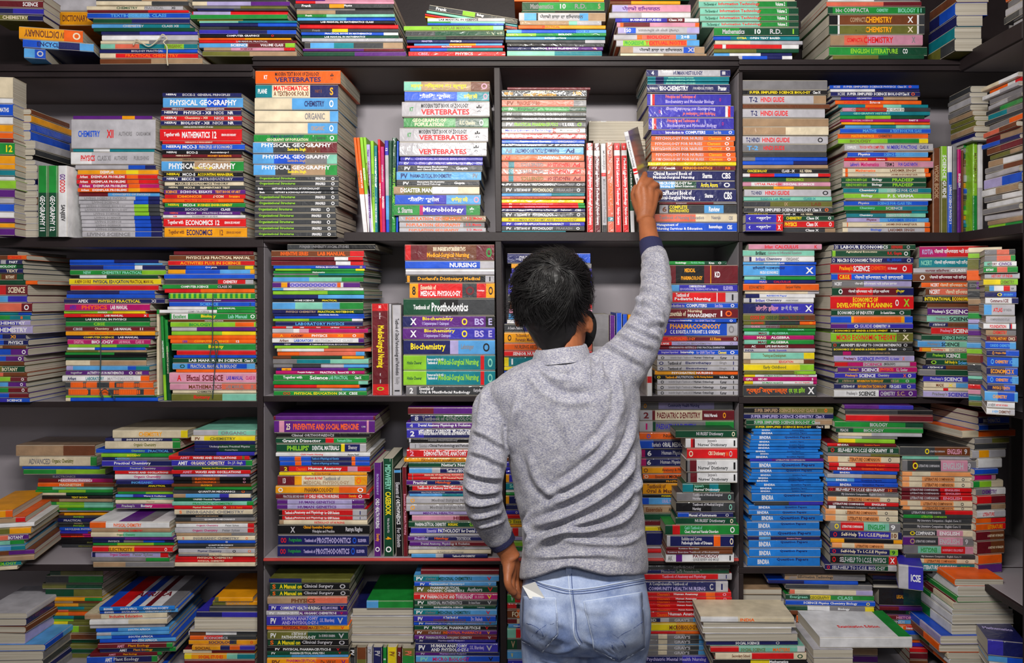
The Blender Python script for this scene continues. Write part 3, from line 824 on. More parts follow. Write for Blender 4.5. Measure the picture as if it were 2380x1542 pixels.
207,95,690 sb/bl@50|wh 25 60 SOCIOLOGY CLASS
228,98,685 sb/bl@50|nvt 10 60 ਵਿਅਸਟੀ ਅਰਥਸ਼ਾਸਤਰ|whd 23 48 MICRO ECONOMICS|wh 86 97 X
320,105,685 mi/gn@30|dk 20 35 MAG
350,105,685 bl/nv@30|pk 18 35 MAG|rd 38 68 CALCULUS
380,95,712 or|br 8 28 ECONOMETRICS|br 56 76 Sanjeev Verma
438,110,712 cr/lg@85
462,115,680 nv/wh@20|bl 25 65 REVISION Paper|nv 10 18 Brilliant
495,100,670 lg/nv@8/wh@11|vi 17 30 Brilliant|nv 32 54 Chemistry|gy 60 78 ORGANIC INORGANIC
535,95,668 nv/vi@40|pk 18 50 लोकिक हिसाब|lg 54 78 डा॰ बी. पी. शर्मा|wh 88 98 X
625,95,680 ol/br@50|rd 10 30 CODE OF|dk 32 85 CODE OF CRIMINAL PROCEDURE
680,98,685 ol/dg@30/or@78|rd 10 28 ALLAHABAD|dk 33 75 LAW OF TORTS|am 91 96 O
712,102,685 gy/ol@50|pk 8 24 GUIDE|mr 26 80 INDIAN EVIDENCE ACT
738,100,685 gn|mi 10 45 ਸੰਸਕ੍ਰਿਤੀ|mi 55 90 WORKBOOK
762,105,680 mi/gn@35|mr 18 34 MAG|mi 35 66 ALGEBRA
795,98,672 mg|cr 18 33 MAG|wh 36 68 ALGEBRA
832,105,672 mi/gn@32|mr 18 34 MAG|wh 35 66 ALGEBRA
868,105,680 mr|wh 10 16 AC|wh 30 62 LIFE INSURANCE
900,100,680 lg|nv 2 14 INDIA|vi 35 60 Earth Summit
930,98,675 cr/mi@10/ye@85|ol 27 60 Training and Development
990,98,675 tn/cr@10/br@85|rd 50 70 EDUCATION
1025,100,672 ye/lm@80|ol 28 60 Early Childhood
1082,105,685 ol/lm@70|ol 35 80 HUMAN RIGHTS
1110,105,695 ye/wh@15|gn 20 60 HUMAN RIGHTS|rd 70 90 Dr. S.C. Tripathi
1132,98,695 mg|wh 3 12 GPH|wh 20 32 NEC-001|wh 93 95 5
1165,105,695 ye/wh@12/mg@95|gn 18 60 HUMAN RIGHTS|rd 70 90 Dr. S.C. Tripathi
1190,98,692 dg|or 4 60 व्यष्टि अर्थशास्त्र|lm 62 84 एम. एल. झिंगन|wh 88 97 X
P 3 9;835 1480 1365;y=-15,d=230
62,835,1498 nv/dk@60|lg 1 5 20|wh 8 66 LABOUR ECONOMICS|rd 70 84 DEEPASHREE|lg 89 93 O
112,815,1455 dk/lm@1/dk@5|crt 8 68 Agricultural Economics|rd 71 89 R.K. Gupta|wh 92 97 O
172,815,1480 nv|lg 1 4 O|wh 7 62 MACRO ECONOMIC THEORY|bl 68 85 M.L. JHINGAN|lg 92 97 O
228,805,1472 rd|am 11 27 Pradeep's|wh 28 48 SCIENCE|or 49 68 (CHEMISTRY)|wh 70 81 S.C. Kheterpal|wh 88 93 O
312,812,1470 bl/rd@8/bl@25|ye 10 23 C.B.S.E.|wh 29 89 ਪੰਜਾਬੀ ਵਿਆਕਰਨ ਅਤੇ ਰਚਨਾਵਲੀ
370,820,1465 gy/la@40|wh 3 12 NCERT|wh 20 90 ਪੰਜਾਬੀ ਵਿਆਕਰਨ ਅਤੇ ਲਿਖਤ ਰਚਨਾ
428,818,1482 dk/mr@12/rd@30/mr@50/nv@80|wh 8 13 O|wh 20 70 ਪੰਜਾਬੀ ਵਿਆਕਰਨ ਅਤੇ ਲਿਖਤ ਅਭਿਆਸ|ye 75 92 ਲੇਖਕ
502,805,1482 rd|yet 27 57 ECONOMICS OF|yed 8 74 DEVELOPMENT & PLANNING|wh 78 82 O|lm 88 95 X
618,812,1460 dk|wh 8 54 ECONOMICS OF INDUSTRY|wh 62 80 Dr. Kaushal Kishore|lg 85 92 O
672,808,1475 bl/am@25/or@28/am@86/bl@90
735,808,1478 pu/vi@20|wh 28 34 O|la 35 50 GUIDE|wh 51 72 CHEMISTRY 10
782,835,1475 bk|ye 1 68 ECONOMICS OF GENDER & DEVELOPMENT|wh 72 82 Dr. Kaushal|lg 86 93 O
812,808,1478 lm/ol@80|rd 7 79 MICRO ECONOMIC THEORY|ol 81 85 O|cr 87 95 X
897,815,1475 dk/bk@10|rd 2 6 O|wh 11 86 ARUNDEEP'S SELF-HELP TO CONCISE MATHEMATICS|lg 88 94 O
940,820,1475 dg|ye 2 67 ECONOMICS OF GENDER & DEVELOPMENT|wh 70 80 Dr. Kaushal|lg 86 93 O
970,820,1488 dg/mg@13/dg@23|tn 30 86 ਪੰਜਾਬੀ ਵਿਆਕਰਨ ਅਤੇ ਲੇਖ
1008,835,1488 la|mr 12 27 Pradeep's|vi 29 50 SCIENCE|vi 51 68 (PHYSICS)|vi 70 81 K.L. Gomber|or 85 88 X
1062,840,1505 rd/mg@16/lg@35/mg@92|mg 17 34 Pradeep's|mg 36 58 SCIENCE|bk 60 74 (BIOLOGY)
1105,865,1510 pu/mg@50|am 14 26 Pradeep's|wh 30 52 SCIENCE|or 53 70 (PHYSICS)|lg 74 88 K.L. Gomber
1155,840,1502 vi|am 13 28 Pradeep's|wh 30 50 SCIENCE|lg 53 67 Chemistry|or 84 88 X|wh 90 94 O
1205,870,1500 dk/gn@70|tn 5 20 A TEXTBOOK OF|am 24 58 INFORMATION TECHNOLOGY|tn 68 78 FOR CLASS|lg 86 92 O
1245,835,1500 nv/vi@70|wh 9 25 A TEXTBOOK OF|am 29 64 INFORMATION TECHNOLOGY|wh 68 82 FOR CLASS X|lg 89 94 O
1298,835,1508 wh/pu@54|gy 15 28 Pradeep's|bk 30 50 SCIENCE|lg 56 74 CHEMISTRY|tn 76 86 S.C.|lg 90 95 O
P 3 10;1560 1975 1345;y=-15,a=12,d=200
78,1530,2090 mg/rd@40|la 4 20 KOTIA|wh 22 78 ਪੰਜਾਬੀ ਵਿਆਕਰਨ ਅਤੇ ਲਿਖਤ
175,1525,1975 tl|mi 4 24 NCERT|wh 28 90 ਪੰਜਾਬੀ ਵਿਆਕਰਨ ਅਤੇ ਲਿਖਤ
262,1480,1970 lg|mr 20 60 ਸਮਾਜਕ ਵਿਗਿਆਨ|wh 62 88 CLASS
305,1475,1970 br/mr@30|wh 12 20 O|wh 28 88 ਪੰਜਾਬੀ ਵਿਆਕਰਨ ਅਤੇ ਲਿਖਤ
378,1545,1970 or|wh 18 34 NCERT|cr 36 90 ਪੰਜਾਬੀ ਵਿਆਕਰਨ ਅਤੇ
428,1580,1970 br/sa@10|wh 8 30 NCERT|cr 42 92 ਪੰਜਾਬੀ ਵਿਆਕਰਨ
492,1555,1975 bk/br@60|ye 4 96 INTERNATIONAL ECONOMICS
548,1592,1975 br
595,1595,1970 pu|wh 10 38 Pradeep's|wh 40 95 SCIENCE
658,1590,1970 mi|gy 20 45 Pradeep's|bk 48 98 SCIENCE
715,1610,1970 nv/br@42|wh 8 36 A TEXTBOOK OF
755,1625,1970 rd|pk 22 50 Pradeep's|wh 52 98 SCIENCE
818,1545,1970 dk|mi 40 90 SCIENCE PHYSICS
868,1515,1970 sb/mi@50|gy 18 40 Pradeep's|bk 43 75 SCIENCE
925,1530,1970 or/am@5/cr@22|rd 24 48 Pradeep's|gy 52 90 SCIENCE
962,1585,1970 dk/gn@60|lm 14 40 Pradeep's|wh 42 72 SCIENCE
1020,1580,1970 bk/dk@20|lm 6 28 O|ye 40 66 Self Study in|sb 68 95 Science
1075,1555,1970 nv/br@46|wh 10 40 A TEXTBOOK OF
1105,1530,1970 gy/dk@30
1160,1560,1970 vi|la 14 40 Pradeep's|wh 42 78 SCIENCE
1215,1565,1970 cr/sb@65|br 25 40 MADE|ye 48 60 X
1262,1560,1970 cr/rd@40/cr@50
1285,1560,1970 la|gy 18 48 Pradeep's|vi 50 90 SCIENCE
P 3 11;1935 2065 1365;y=-190,a=30,d=180
90,1930,2200 cr
135,1925,2080 lm/ol@50
180,1920,2080 ol/dg@50
270,1915,2080 or/sa@60
360,1920,2070 dg/pu@40|gy 10 80 ECONOMICS
430,1920,2070 dg
500,1925,2070 tn
550,1925,2065 br
610,1925,2065 gn/cr@60
665,1925,2065 la/gy@50
700,1925,2065 sb
750,1925,2065 pu
800,1920,2060 gy
850,1915,2060 sb
900,1915,2060 lm
945,1915,2060 br/mr@60
1020,1920,2060 dg
1090,1925,2060 gy
1120,1925,2060 mi
1145,1925,2060 dg
1185,1925,2060 rd
1225,1925,2060 pk
1270,1930,2060 tl
1320,1930,2060 ol
P 3 12;2070 2335 1390;y=-330,a=25,d=200
105,2060,2310 gy/sa@40/dg@80
150,2060,2310 gy/sa@40/gn@85
200,2055,2320 mi/wh@25|mr 10 40 HISTORY|pu 45 85 CIVICS
240,2050,2330 gn/sa@40/gn@70|wh 8 30 BOTANY
290,2060,2345 lg|rd 20 80 HISTORY OF INDIA
335,2050,2330 ye/lm@50|ol 50 90 CHEMISTRY
385,2060,2318 ol/sb@15/wh@30/rd@60/lg@80|bk 84 92 OUP
435,2060,2318 nv/bl@50|ye 40 55 O|sb 60 90 GEOGRAPHY
478,2065,2335 wh/nv@80|mr 15 70 Commerce ICSE
530,2055,2305 sb/lg@25|rd 30 60 ATLAS|gy 62 90 OF INDIA
620,2070,2310 lg|gy 15 80 COMPREHENSIVE ATLAS
680,2050,2315 wh/nv@80/rd@84/wh@88|rd 20 70 FOUNDATION
725,2070,2315 tn/gy@70|rd 24 70 CHEMISTRY
775,2075,2320 mr|am 12 68 TOTAL HISTORY|cr 72 95 CIVICS
820,2065,2315 bl/sb@80|sb 15 85 CANDID CHEMISTRY
882,2075,2340 nv/bl@60|am 18 24 O|am 28 60 Principles of Math
935,2080,2335 bl/sb@80|sb 12 22 O|am 26 68 CHEMISTRY|sb 72 90 ICSE
1018,2075,2330 nv/bl@60|am 14 88 ECONOMICS X
1082,2080,2335 bl/sb@80|sb 10 20 O|am 28 68 CHEMISTRY|sb 75 90 ICSE
1150,2080,2310 nv/bl@60|am 20 80 PHYSICS TENTH
1205,2060,2330 sb/bl@40/sb@90|am 25 68 CHEMISTRY
1285,2080,2305 wh|gy 4 30 A NEW|rd 32 75 HISTORY OF INDIA
1335,2075,2305 wh/lg@80|sb 20 42 A NEW|br 44 85 CHEMISTRY
T 0 930 3.7617
P 4 1;-200 260 1540;y=-60,d=230,a=-12
975,-200,110 am/or@80
1050,-200,220 or/tn@40/rd@80
1105,-200,300 wh
1145,-200,270 ol/am@60
1210,-200,250 sa/pu@60|wh 60 90 BOTANY
1265,-200,210 mi/gn@70
1310,-200,220 sb/tl@70
1360,-200,300 br/pu@55
1405,-200,300 tn
1455,-200,185 gn/tl@60|lm 40 90 BIOLOGY
1505,-200,150 cr
P 4 2;330 990 978;y=150,d=190
395,140,830 tn/br@60
495,170,845 cr/gn@92|gy 12 40 ADVANCED|ol 42 70 Organic Chemistry
582,195,870 bl
605,205,920 gn/lm@40
655,330,990 dg/nv@20|gy 20 50 ELECTRONICS
690,335,985 mr/pk@30/mg@70|wh 20 80 PRACTICAL PHYSICS
725,330,1000 or/br@60|cr 15 70 MAGNETISM
762,325,990 gn/mi@20|lm 30 60 PHYSICS
790,310,985 gn/lm@30/gn@65
815,305,985 gn/cr@2/dk@40
838,330,985 bk|ye 32 80 TEXT BOOK
865,320,980 br/tn@30
890,320,990 gn/lm@26/mi@62
915,320,990 gn/lm@26/mi@62
945,320,990 ol/gn@40
965,320,985 gn/lg@30
P 4 3;520 800 1370;y=150,d=180
990,520,940 br/am@10
1015,520,940 dg|lm 20 60 PHYSICS
1048,505,940 nv|lg 10 50 PRACTICAL
1088,510,940 dg|tn 22 60 PHYSICS
1115,515,940 dg|lm 22 60 PHYSICS
1150,520,930 bl|lg 5 80 NUCLEAR PHYSICS
1190,525,930 vi/br@60
1215,515,930 mr/mg@50
1235,520,930 rd/mg@50|or 8 70 SOLID STATE
1262,530,930 bk
1300,530,930 bk|ol 50 90 PHYSICS
1335,540,930 dg|ol 20 90 MECHANICS
P 4 4;1010 1520 955;y=60,d=200
262,985,1640 cr/ye@91|am 35 66 CHEMISTRY
335,920,1570 nv/lg@12/nv@22/gn@90|wh 18 88 SHIV DAS DELHI UNIVERSITY
362,918,1575 cr/gn@90|ol 38 68 Organic Chemistry
430,840,1510 bl/nv@70|lm 44 66 Chemistry|sb 68 95 PRACTICAL
468,885,1560 lm/gn@45|ye 25 60 BOTANY
500,895,1700 nv/gy@16|sb 14 30 PRACTICAL
528,890,1680 vi/nv@50|wh 8 60 Practical Chemistry
583,990,1520 vi/pu@50|lg 20 78 Practical Chemistry
622,1005,1510 rd|wh 18 98 WAVES AND OSCILLATIONS
652,1005,1520 wh/lg@70|mg 32 78 Organic Chemistry
702,1015,1520 nv/vi@40|sb 20 70 INORGANIC
738,1025,1520 bk|ye 50 90 ANALYTICAL
765,1025,1520 br
805,1030,1520 gn/lm@50
825,1010,1520 sb/vi@30|wh 40 95 Waves & Oscillations
850,1010,1520 gn/mi@60
875,1010,1520 cr|tn 40 80 Physical
905,1015,1520 pu/mg@50|lg 10 32 Pradeep's|wh 36 70 Botany
P 4 5;790 1480 1500;y=-30,d=210
1068,785,1480 or/wh@20^wh/pu@35/gy@60/wh@78|or 30 65 PHYSICAL CHEMISTRY
1132,800,1490 tn|rd 34 65 PHYSICAL CHEMISTRY
1165,795,1500 cr/mi@40|gn 32 55 Organic Chemistry
1210,810,1515 nv/pu@40
1232,810,1525 nv/gy@38/bl@62/nv@88|lg 18 34 PHYSICS
1262,815,1520 gn/lm@30/gn@75
1292,808,1510 rd/am@20/rd@52|br 20 50 ELECTRICITY|wh 90 93 O
1348,800,1470 la/nv@1/la@5/rd@90|mg 24 50 Organic Chemistry|gy 54 80 Peter Sykes
1408,795,1480 gy/gn@70
1440,815,1520 tn/gy@40
P 4 6;1530 2210 1535;y=-20,d=230
265,1690,2255 lg/mi@40|gy 40 90 ORGANIC
320,1672,2240 cr/ye@20|br 6 14 PV|ol 24 75 CHEMISTRY
368,1700,2250 nv
400,1700,2250 nv/dk@40|lg 20 96 Undergraduate Practical Physics
440,1700,2250 nv/dk@40|lg 25 96 Practical Physics
465,1560,2240 nv/vi@50
500,1475,2180 rd/ol@91/rd@94|pk 14 26 AMIT|wh 30 84 WAVES AND OSCILLATIONS
540,1500,2205 vi/gn@92|wh 8 20 AMIT|cr 24 66 ORGANIC CHEMISTRY|lg 70 88 Dr. J.P. Singh
602,1515,2195 dk|ye 26 88 Relativity And Electromagnetism
632,1500,2190 rd|pk 14 26 AMIT|wh 30 88 WAVES AND OSCILLATIONS
672,1510,2180 nv/la@10|wh 30 80 Waves & Oscillations
700,1515,2190 bk/br@24/bk@60|or 25 58 ELECTRONICS|pk 90 94 O
732,1520,2190 bk/br@24/bk@60|or 25 58 ELECTRONICS|pk 90 94 O
765,1500,2195 br|am 28 60 PHYSICS
795,1520,2200 dk/gn@40
818,1510,2210 dg|wh 30 80 QUANTUM MECHANICS|or 86 90 O
858,1515,2190 tn/sb@16/vi@60/cr@72
895,1520,2200 dk/nv@50|wh 10 75 UNIFIED Practical Physics
928,1505,2215 mi/gn@92|gn 20 80 PRACTICAL CHEMISTRY
965,1520,2205 rd|cr 14 60 Physical Chemistry|wh 62 68 O|or 70 90 S.S. Saini
998,1525,2210 cr|or 4 12 S|gy 14 90 INORGANIC CHEMISTRY
1050,1540,2215 bk/dg@60|tn 10 70 QUANTUM MECHANICS
1075,1530,2230 dg/gy@20|wh 34 78 QUANTUM MECHANICS
1108,1535,2235 tn|gy 30 80 QUANTUM MECHANICS
1135,1540,2220 wh/rd@92|mg 24 56 Organic Chemistry|gy 62 82 Peter Sykes
1172,1530,2220 lg/rd@92|mg 22 54 Organic Chemistry|gy 60 82 Peter Sykes
1222,1540,2230 tn/gy@70
1248,1545,2240 cr|sa 5 12 S|gy 15 86 INORGANIC CHEMISTRY|or 88 91 O
1290,1555,2240 bl|wh 60 66 O
1318,1550,2235 dg|wh 30 82 QUANTUM MECHANICS
1345,1555,2235 dg/tn@60|wh 22 80 PHYSICAL CHEMISTRY
1368,1560,2235 lg|nv 20 62 Physical Chemistry|bk 70 76 O|or 91 95 O
1408,1560,2235 gy/cr@40|dg 30 66 Physical Chemistry
1432,1535,2230 rd|cr 10 90 PHYSICAL CHEMISTRY
1468,1530,2235 rd|cr 10 80 PHYSICAL CHEMISTRY
1495,1530,2235 cr
T 580 930 3.7617
P 4 7;250 1035 1378;d=220
140,210,1100 mr/pu@2/mr@98
178,215,1095 pu/pk@5/pu@10/pk@92/pu@94|cr 12 16 25|or 19 84 PREVENTIVE AND SOCIAL MEDICINE|lg 87 91 K. PARK
290,235,1050 bk|lg 16 62 Clinical ORTHOPAEDICS
330,230,1020 dk/rd@55/gn@64|wh 7 50 Grant's Dissector|mi 68 84 Fourteenth Edition
382,235,1020 dk/ye@72/nv@76/lg@93|lm 12 36 PHILLIPS'|wh 40 70 DENTAL MATERIALS|lg 80 90 Shenoy
460,230,1055 wh|rd 26 50 Child Health Nursing|bk 76 88 Assuma Beevi
493,260,1050 bl/or@17/bl@24/nv@35/or@80/bl@84|sb 36 66 Textbook of Physiology and Genetics
535,265,1050 bl/or@17/bl@24/nv@35/or@80/bl@84|sb 36 66 Textbook of Physiology and Genetics
575,265,1055 mr/rd@10/pk@75/rd@86|ye 4 9 2|or 18 30 Chaurasia's|wh 31 69 Human Anatomy
632,260,1025 ye/am@40|br 22 74 Basic Oral Radiology
660,245,1028 mr/am@19/cr@27/am@86|wh 6 9 13|rdt 30 50 Guyton & Hall|gyt 51 70 Textbook of|tnd 29 80 MEDICAL PHYSIOLOGY|or 88 93 O
752,228,1020 am/or@70|wh 3 8 O|br 32 64 PHARMACOLOGY|wh 90 97 O
820,230,1050 mr/rd@30|lg 8 34 PRACTICAL RECORD BOOK OF|wh 35 67 CHILD HEALTH NURSING|am 78 86 Dorothy|wh 88 92 O
872,240,1002 pu/la@12/pu@86|pu 22 70 HUMAN GENETICS
912,240,1002 pu/la@12/pu@86|pu 22 70 HUMAN GENETICS
955,255,1025 bk/rd@4/lg@84|wh 7 18 Textbook of|wh 18 51 Anatomy and Physiology|wh 52 69 for GNM Students|nv 90 95 1
1013,255,1025 bk/rd@4/lg@84|wh 7 18 Textbook of|wh 18 51 Anatomy and Physiology|wh 52 69 for GNM Students|nv 90 95 1
1052,260,1030 tn/cr@5|rd 40 74 PATHOLOGY OF NURSING
1090,245,1050 bk|lg 14 19 X|amt 28 60 Clinical Operative Dentistry|lgd 38 62 Principles and Practice|lg 74 92 Ramya Raghu
1180,250,1045 nv|rd 3 9 OO|gn 12 26 Postgraduate|la 29 42 Textbook of|la 43 80 PROSTHODONTICS|bl 82 86 O|la 88 97 ELSEVIER
1272,245,1030 nv|rd 3 9 OO|gn 12 26 Postgraduate|la 29 42 Textbook of|la 43 80 PROSTHODONTICS|bl 82 86 O|la 88 97 ELSEVIER
V 4 1;550 1372;y=10
1085,1155,550 pu|la 12 34 PRACTICAL RECORD BOOK OF|wh 38 70 CHILD HEALTH NURSING|am 76 84 Dorothy|wh 90 95 O
1165,1255,515,1 dk|wht 0 3 SECOND EDITION|mi 6 32 MIDWIFERY|ye 34 58 CASEBOOK|lg 61 76 With Case File for M.Sc|am 80 83 4|wh 90 96 O
1258,1325,600,3 bk/sb@2/bk@5|lg 16 34 Elements of|wh 35 64 ORTHOPAEDICS|lg 68 90 For Students
1332,1372,590,2 mr|pk 14 92 Essentials of Paediatric Nursing
P 4 8;1390 2110 1368;d=200
65,1385,2130 mr/pu@30
130,1410,2130 nv/dk@30|lg 4 10 8|gy 14 78 Textbook of GYNECOLOGY
195,1370,2120 vi/pu@30|lg 3 9 4|wh 14 75 Dental Anatomy Physiology & Occlusion
252,1375,2120 vi/nv@20|wh 4 9 2|wht 14 52 MIDWIFERY CASEBOOK|wht 54 74 Record|wh 14 80 A Practical Record of Maternal and Newborn Nursing
335,1380,2120 bk/lg@2/bk@4|gy 14 70 Human Neuroanatomy
372,1400,2120 lg|gy 4 10 1|gy 12 24 Essentials of|bk 24 78 Clinical Periodontology and Periodontics
430,1375,2120 rd|pk 3 9 2|wh 20 70 DEMONSTRATIVE ANATOMY
505,1352,2110 am|br 20 70 PATHOLOGY EXAMINATION
540,1390,2110 dk|wh 40 90 Netter's Neuroscience
588,1395,2110 sb/lg@28/nv@38|wh 46 80 Textbook of BIOCHEMISTRY
638,1385,2110 rd/gy@5/rd@6|cr 20 70 MANUAL OF PRACTICAL PHYSIOLOGY
662,1385,2110 rd/gy@5/rd@6|cr 20 80 MANUAL OF Practical Physiology
695,1372,2120 pu/nv@20|wh 8 24 Practical|or 26 60 Histology|lg 62 80 TEXTBOOK
742,1395,2110 bk/rd@4|wh 10 78 Textbook of Anatomy and Physiology for GNM
795,1390,2110 nv|lg 10 50 PRACTICAL PATHOLOGY
815,1400,2110 sb/tl@40
840,1370,2110 lg|am 5 10 O|gy 30 80 Medical Surgical Nursing
900,1370,2110 lg|am 5 10 O|gy 28 80 Medical Surgical Nursing II
965,1400,2110 la|pu 10 60 MENTAL HEALTH
1000,1420,2110 pk/mr@60|mr 50 95 HISTOLOGY
1052,1390,2110 dk|wh 8 46 PHARMACEUTICAL CHEMISTRY|ye 48 60 INORGANIC|lm 74 90 G.R. Chatwal
1108,1410,2110 vi/nv@40|la 20 32 Essential|wh 34 62 PATHOLOGY|wh 63 96 for Dental Students
1165,1400,2120 lg
1182,1385,2120 pu/nv@20|la 8 24 Practical|or 26 54 Histology|lg 58 75 TEXTBOOK
1225,1400,2110 pu/mr@50|lg 14 74 Dental Anatomy, Physiology & Occlusion
1270,1390,2110 lg|gy 22 80 A Textbook of Physiology
1302,1390,2110 cr|gy 22 80 A Textbook of Physiology
1332,1415,2080 sb/lg@32/nv@42|wh 54 84 Textbook of BIOCHEMISTRY
T 1150 930 3.7617
P 4 9;80 560 1400;d=200
60,80,560 nv
150,80,560 wh
240,80,560 vi
330,80,560 gn
420,90,560 am
470,90,560 nv
505,95,560 br
548,95,560 vi/lg@10/vi@20|wh 8 20 2
590,95,560 vi/lg@10/vi@20|wh 8 20 2
625,90,560 vi/lg@10/vi@20|wh 8 20 2
655,75,560 am/vi@6|wh 16 50 Textbook
735,72,560 tl|mi 6 50 Sociology
805,75,560 wh
820,72,560 gn
845,75,560 am/nv@6|lg 16 60 Textbook
925,75,560 nv|ye 22 60 Descriptive
980,85,560 vi/pu@30|cr 18 22 O
1015,90,560 rd/or@60
1055,85,560 ye|ol 2 10 O|ol 14 60 Essentials of
1110,100,560 am
1130,100,560 lg/rd@12/lg@23
1215,110,560 la
1250,110,560 lm/ye@50
1300,110,560 gn
1350,110,560 wh
P 4 11;1290 1640 1422;y=40,d=190
18,1270,2080 gy/la@20/gy@80|am 4 7 O|nv 30 64 Community Health Nursing
92,1270,2110 lg/mr@13/cr@16/mr@66|mr 3 10 2|mr 18 64 PAEDIATRIC DENTISTRY|wh 68 82 Nikhil Marwah|am 88 91 O
195,1265,2090 lg/dk@14/gy@17/gn@70|mg 3 12 1|vi 18 60 PAEDIATRIC DENTISTRY
300,1265,1900 or|bl 10 15 O|br 30 60 Nursing
370,1260,1900 bl/nv@20|wh 32 66 ORAL MEDICINE|lg 18 30 Burket's
455,1270,1900 mg/nv@7|wh 10 16 6|lg 30 66 Human Physiology
540,1280,1900 mg/nv@7|wh 8 14 6|lg 27 64 Human Physiology
618,1290,1900 am/or@30|br 2 8 O|br 28 70 Anatomy & Physiology
685,1295,1900 or|cr 2 8 O|br 18 36 Essentials of|bk 38 76 MICROBIOLOGY
738,1290,1900 bk|am 28 80 PROSTHODONTICS
770,1295,1880 am/ye@60|brt 6 34 Textbook of|brd 5 70 Oral & Maxillofacial
878,1295,1880 bk|ye 10 80 PHARMACEUTICAL
905,1290,1860 bl/sb@10|la 30 60 ORAL MEDICINE
980,1300,1850 tn|br 4 30 Essentials|bk 40 60 ANATOMY
1050,1305,1850 dk/gy@60
1120,1310,1850 mr/bk@40
1175,1315,1850 ye|br 20 60 TEXTBOOK
1225,1325,1850 nv/vi@30
1352,1330,1850 lg/pk@40
1385,1330,1850 rd
P 4 12;1510 2090 1422;y=-45,d=82
265,1580,2115 dk|lg 34 78 NURSES' Dictionary|cr 92 97 O
335,1668,2120 wh/rd@10/mr@14/wh@18|gyt 42 60 Jaypee's|dgd 24 80 Nurses' Dictionary|bk 92 97 1
425,1680,2120 rd|cr 4 12 O|cr 42 76 CBS Dictionary|or 78 82 N|lg 84 90 O
518,1670,2120 bk/gy@3/mr@8/wh@21|gyt 42 60 Jaypee's|dgd 24 82 Nurses' Dictionary|bk 92 97 1
630,1675,2120 bk/gy@3/mr@8/wh@21|gyt 42 60 Jaypee's|dgd 24 82 Nurses' Dictionary|bk 92 97 1
728,1642,2060 tl/dk@22/tl@56/dk@75|mit 24 44 Jaypee's|whd 24 78 Nurses' Dictionary
808,1590,2090 gy/dg@40|lgt 28 80 Textbook of Medical-Surgical|lgd 28 42 Nursing|mi 90 95 O
888,1585,2100 bk/dg@60|lgt 28 80 Textbook of Medical-Surgical|lgd 28 42 Nursing|mi 90 95 O
980,1600,2085 bl/nv@20|wh 20 70 Manual of Instruments|lg 86 92 O
1022,1580,2110 dk|lg 32 82 NURSES' Dictionary|cr 90 95 O
1088,1490,2135 dk/rd@10/gn@20|mit 26 50 Cash's Textbook of|whd 26 72 Chest, Heart and Vascular Disorders|wh 88 94 O
1180,1505,2090 lg/nv@5/or@70/nv@80|lgt 22 52 Robbins and Cotran|whd 22 68 Pathologic Basis of Disease|cr 94 99 O
1282,1500,2080 mr/br@40|lg 8 60 Revision Exercises
1308,1500,2080 mr/br@40|lg 2 80 Revision Exercises Textbook of Biochemistry
1342,1495,2090 wh/pu@15/wh@24|gy 3 10 AK|mrt 40 78 PATHOLOGY|gyd 40 78 QUICK REVIEW AND MCQS|bk 92 97 1
T 1700 930 3.5
P 4 13;130 740 1358;d=180
60,100,830 bk/ol@40|tn 12 82 SUPER SIMPLIFIED SCIENCE BIOLOGY CLASS X|or 90 93 O
112,100,830 nv|la 8 78 SUPER SIMPLIFIED SCIENCE CHEMISTRY|la 80 90 Class X
158,120,820 dk/gn@10/tn@80|lg 9 74 SUPER SIMPLIFIED SCIENCE BIOLOGY|lg 76 86 Class
205,120,800 dk/bk@30/cr@94|ye 7 82 SUPER SIMPLIFIED SCIENCE BIOLOGY|wh 84 92 Class X
235,170,730 cb|wh 12 28 BINDRA|nv 38 94 Question Papers
255,180,730 cb|wh 12 28 BINDRA|nv 38 94 Question Papers
285,160,730 cb|wh 12 28 BINDRA|nv 38 94 Question Papers
328,155,725 cb|wh 12 28 BINDRA|nv 38 94 Question Papers
352,150,725 cb|wh 12 28 BINDRA|nv 38 94 Question Papers
378,150,720 cb|wh 12 28 BINDRA|nv 38 94 Question Papers
405,120,705 cb|wh 12 28 BINDRA|nv 38 94 Question Papers
428,150,745 cb|wh 12 28 BINDRA|nv 38 94 Question Papers
448,130,720 cb|wh 12 28 BINDRA|nv 38 94 Question Papers
478,150,750 vi/pu@30|lg 20 90 LITERATURE COMPANION
500,155,750 cb|wh 12 28 BINDRA|nv 38 92 Question Papers
555,165,745 cb|wh 12 28 BINDRA|nv 38 94 Question Papers
598,160,755 cb|wh 12 28 BINDRA|nv 38 94 Question Papers
622,145,715 cb|wh 12 28 BINDRA|nv 38 94 Question Papers
645,135,725 cb|wh 12 28 BINDRA|nv 38 94 Question Papers
672,200,750 cb|wh 12 28 BINDRA|nv 38 94 Question Papers
705,165,745 cb|wh 12 28 BINDRA|nv 38 94 Question Papers
732,160,745 cb|wh 12 28 BINDRA|nv 38 94 Question Papers
755,165,750 cb|wh 14 30 BINDRA|nvt 38 90 Question Papers
828,190,745 dg/vi@50
855,140,720 cb|wh 14 30 BINDRA|nv 38 94 Question Papers
892,140,720 cb|wh 12 28 BINDRA|nv 36 92 Question Papers
932,165,745 cb|wh 14 30 BINDRA|nv 38 90 Question Papers
990,125,715 cb|wh 16 32 BINDRA|nvt 38 90 Question Papers
1055,130,725 cb|wh 16 32 BINDRA|nv 38 90 Question Papers
1110,130,720 nv/sb@16/nv@32|pk 38 90 Question Papers
1135,140,735 cb|wh 14 30 BINDRA|nvt 36 88 Question Papers
1205,145,725 cb|wh 14 30 BINDRA|nvt 36 88 Question Papers
1275,130,720 cb|wh 14 30 BINDRA|nvt 36 88 Question Papers
P 4 14;760 1380 1360;y=-25,a=5,d=180
40,920,1480 pu/vi@50
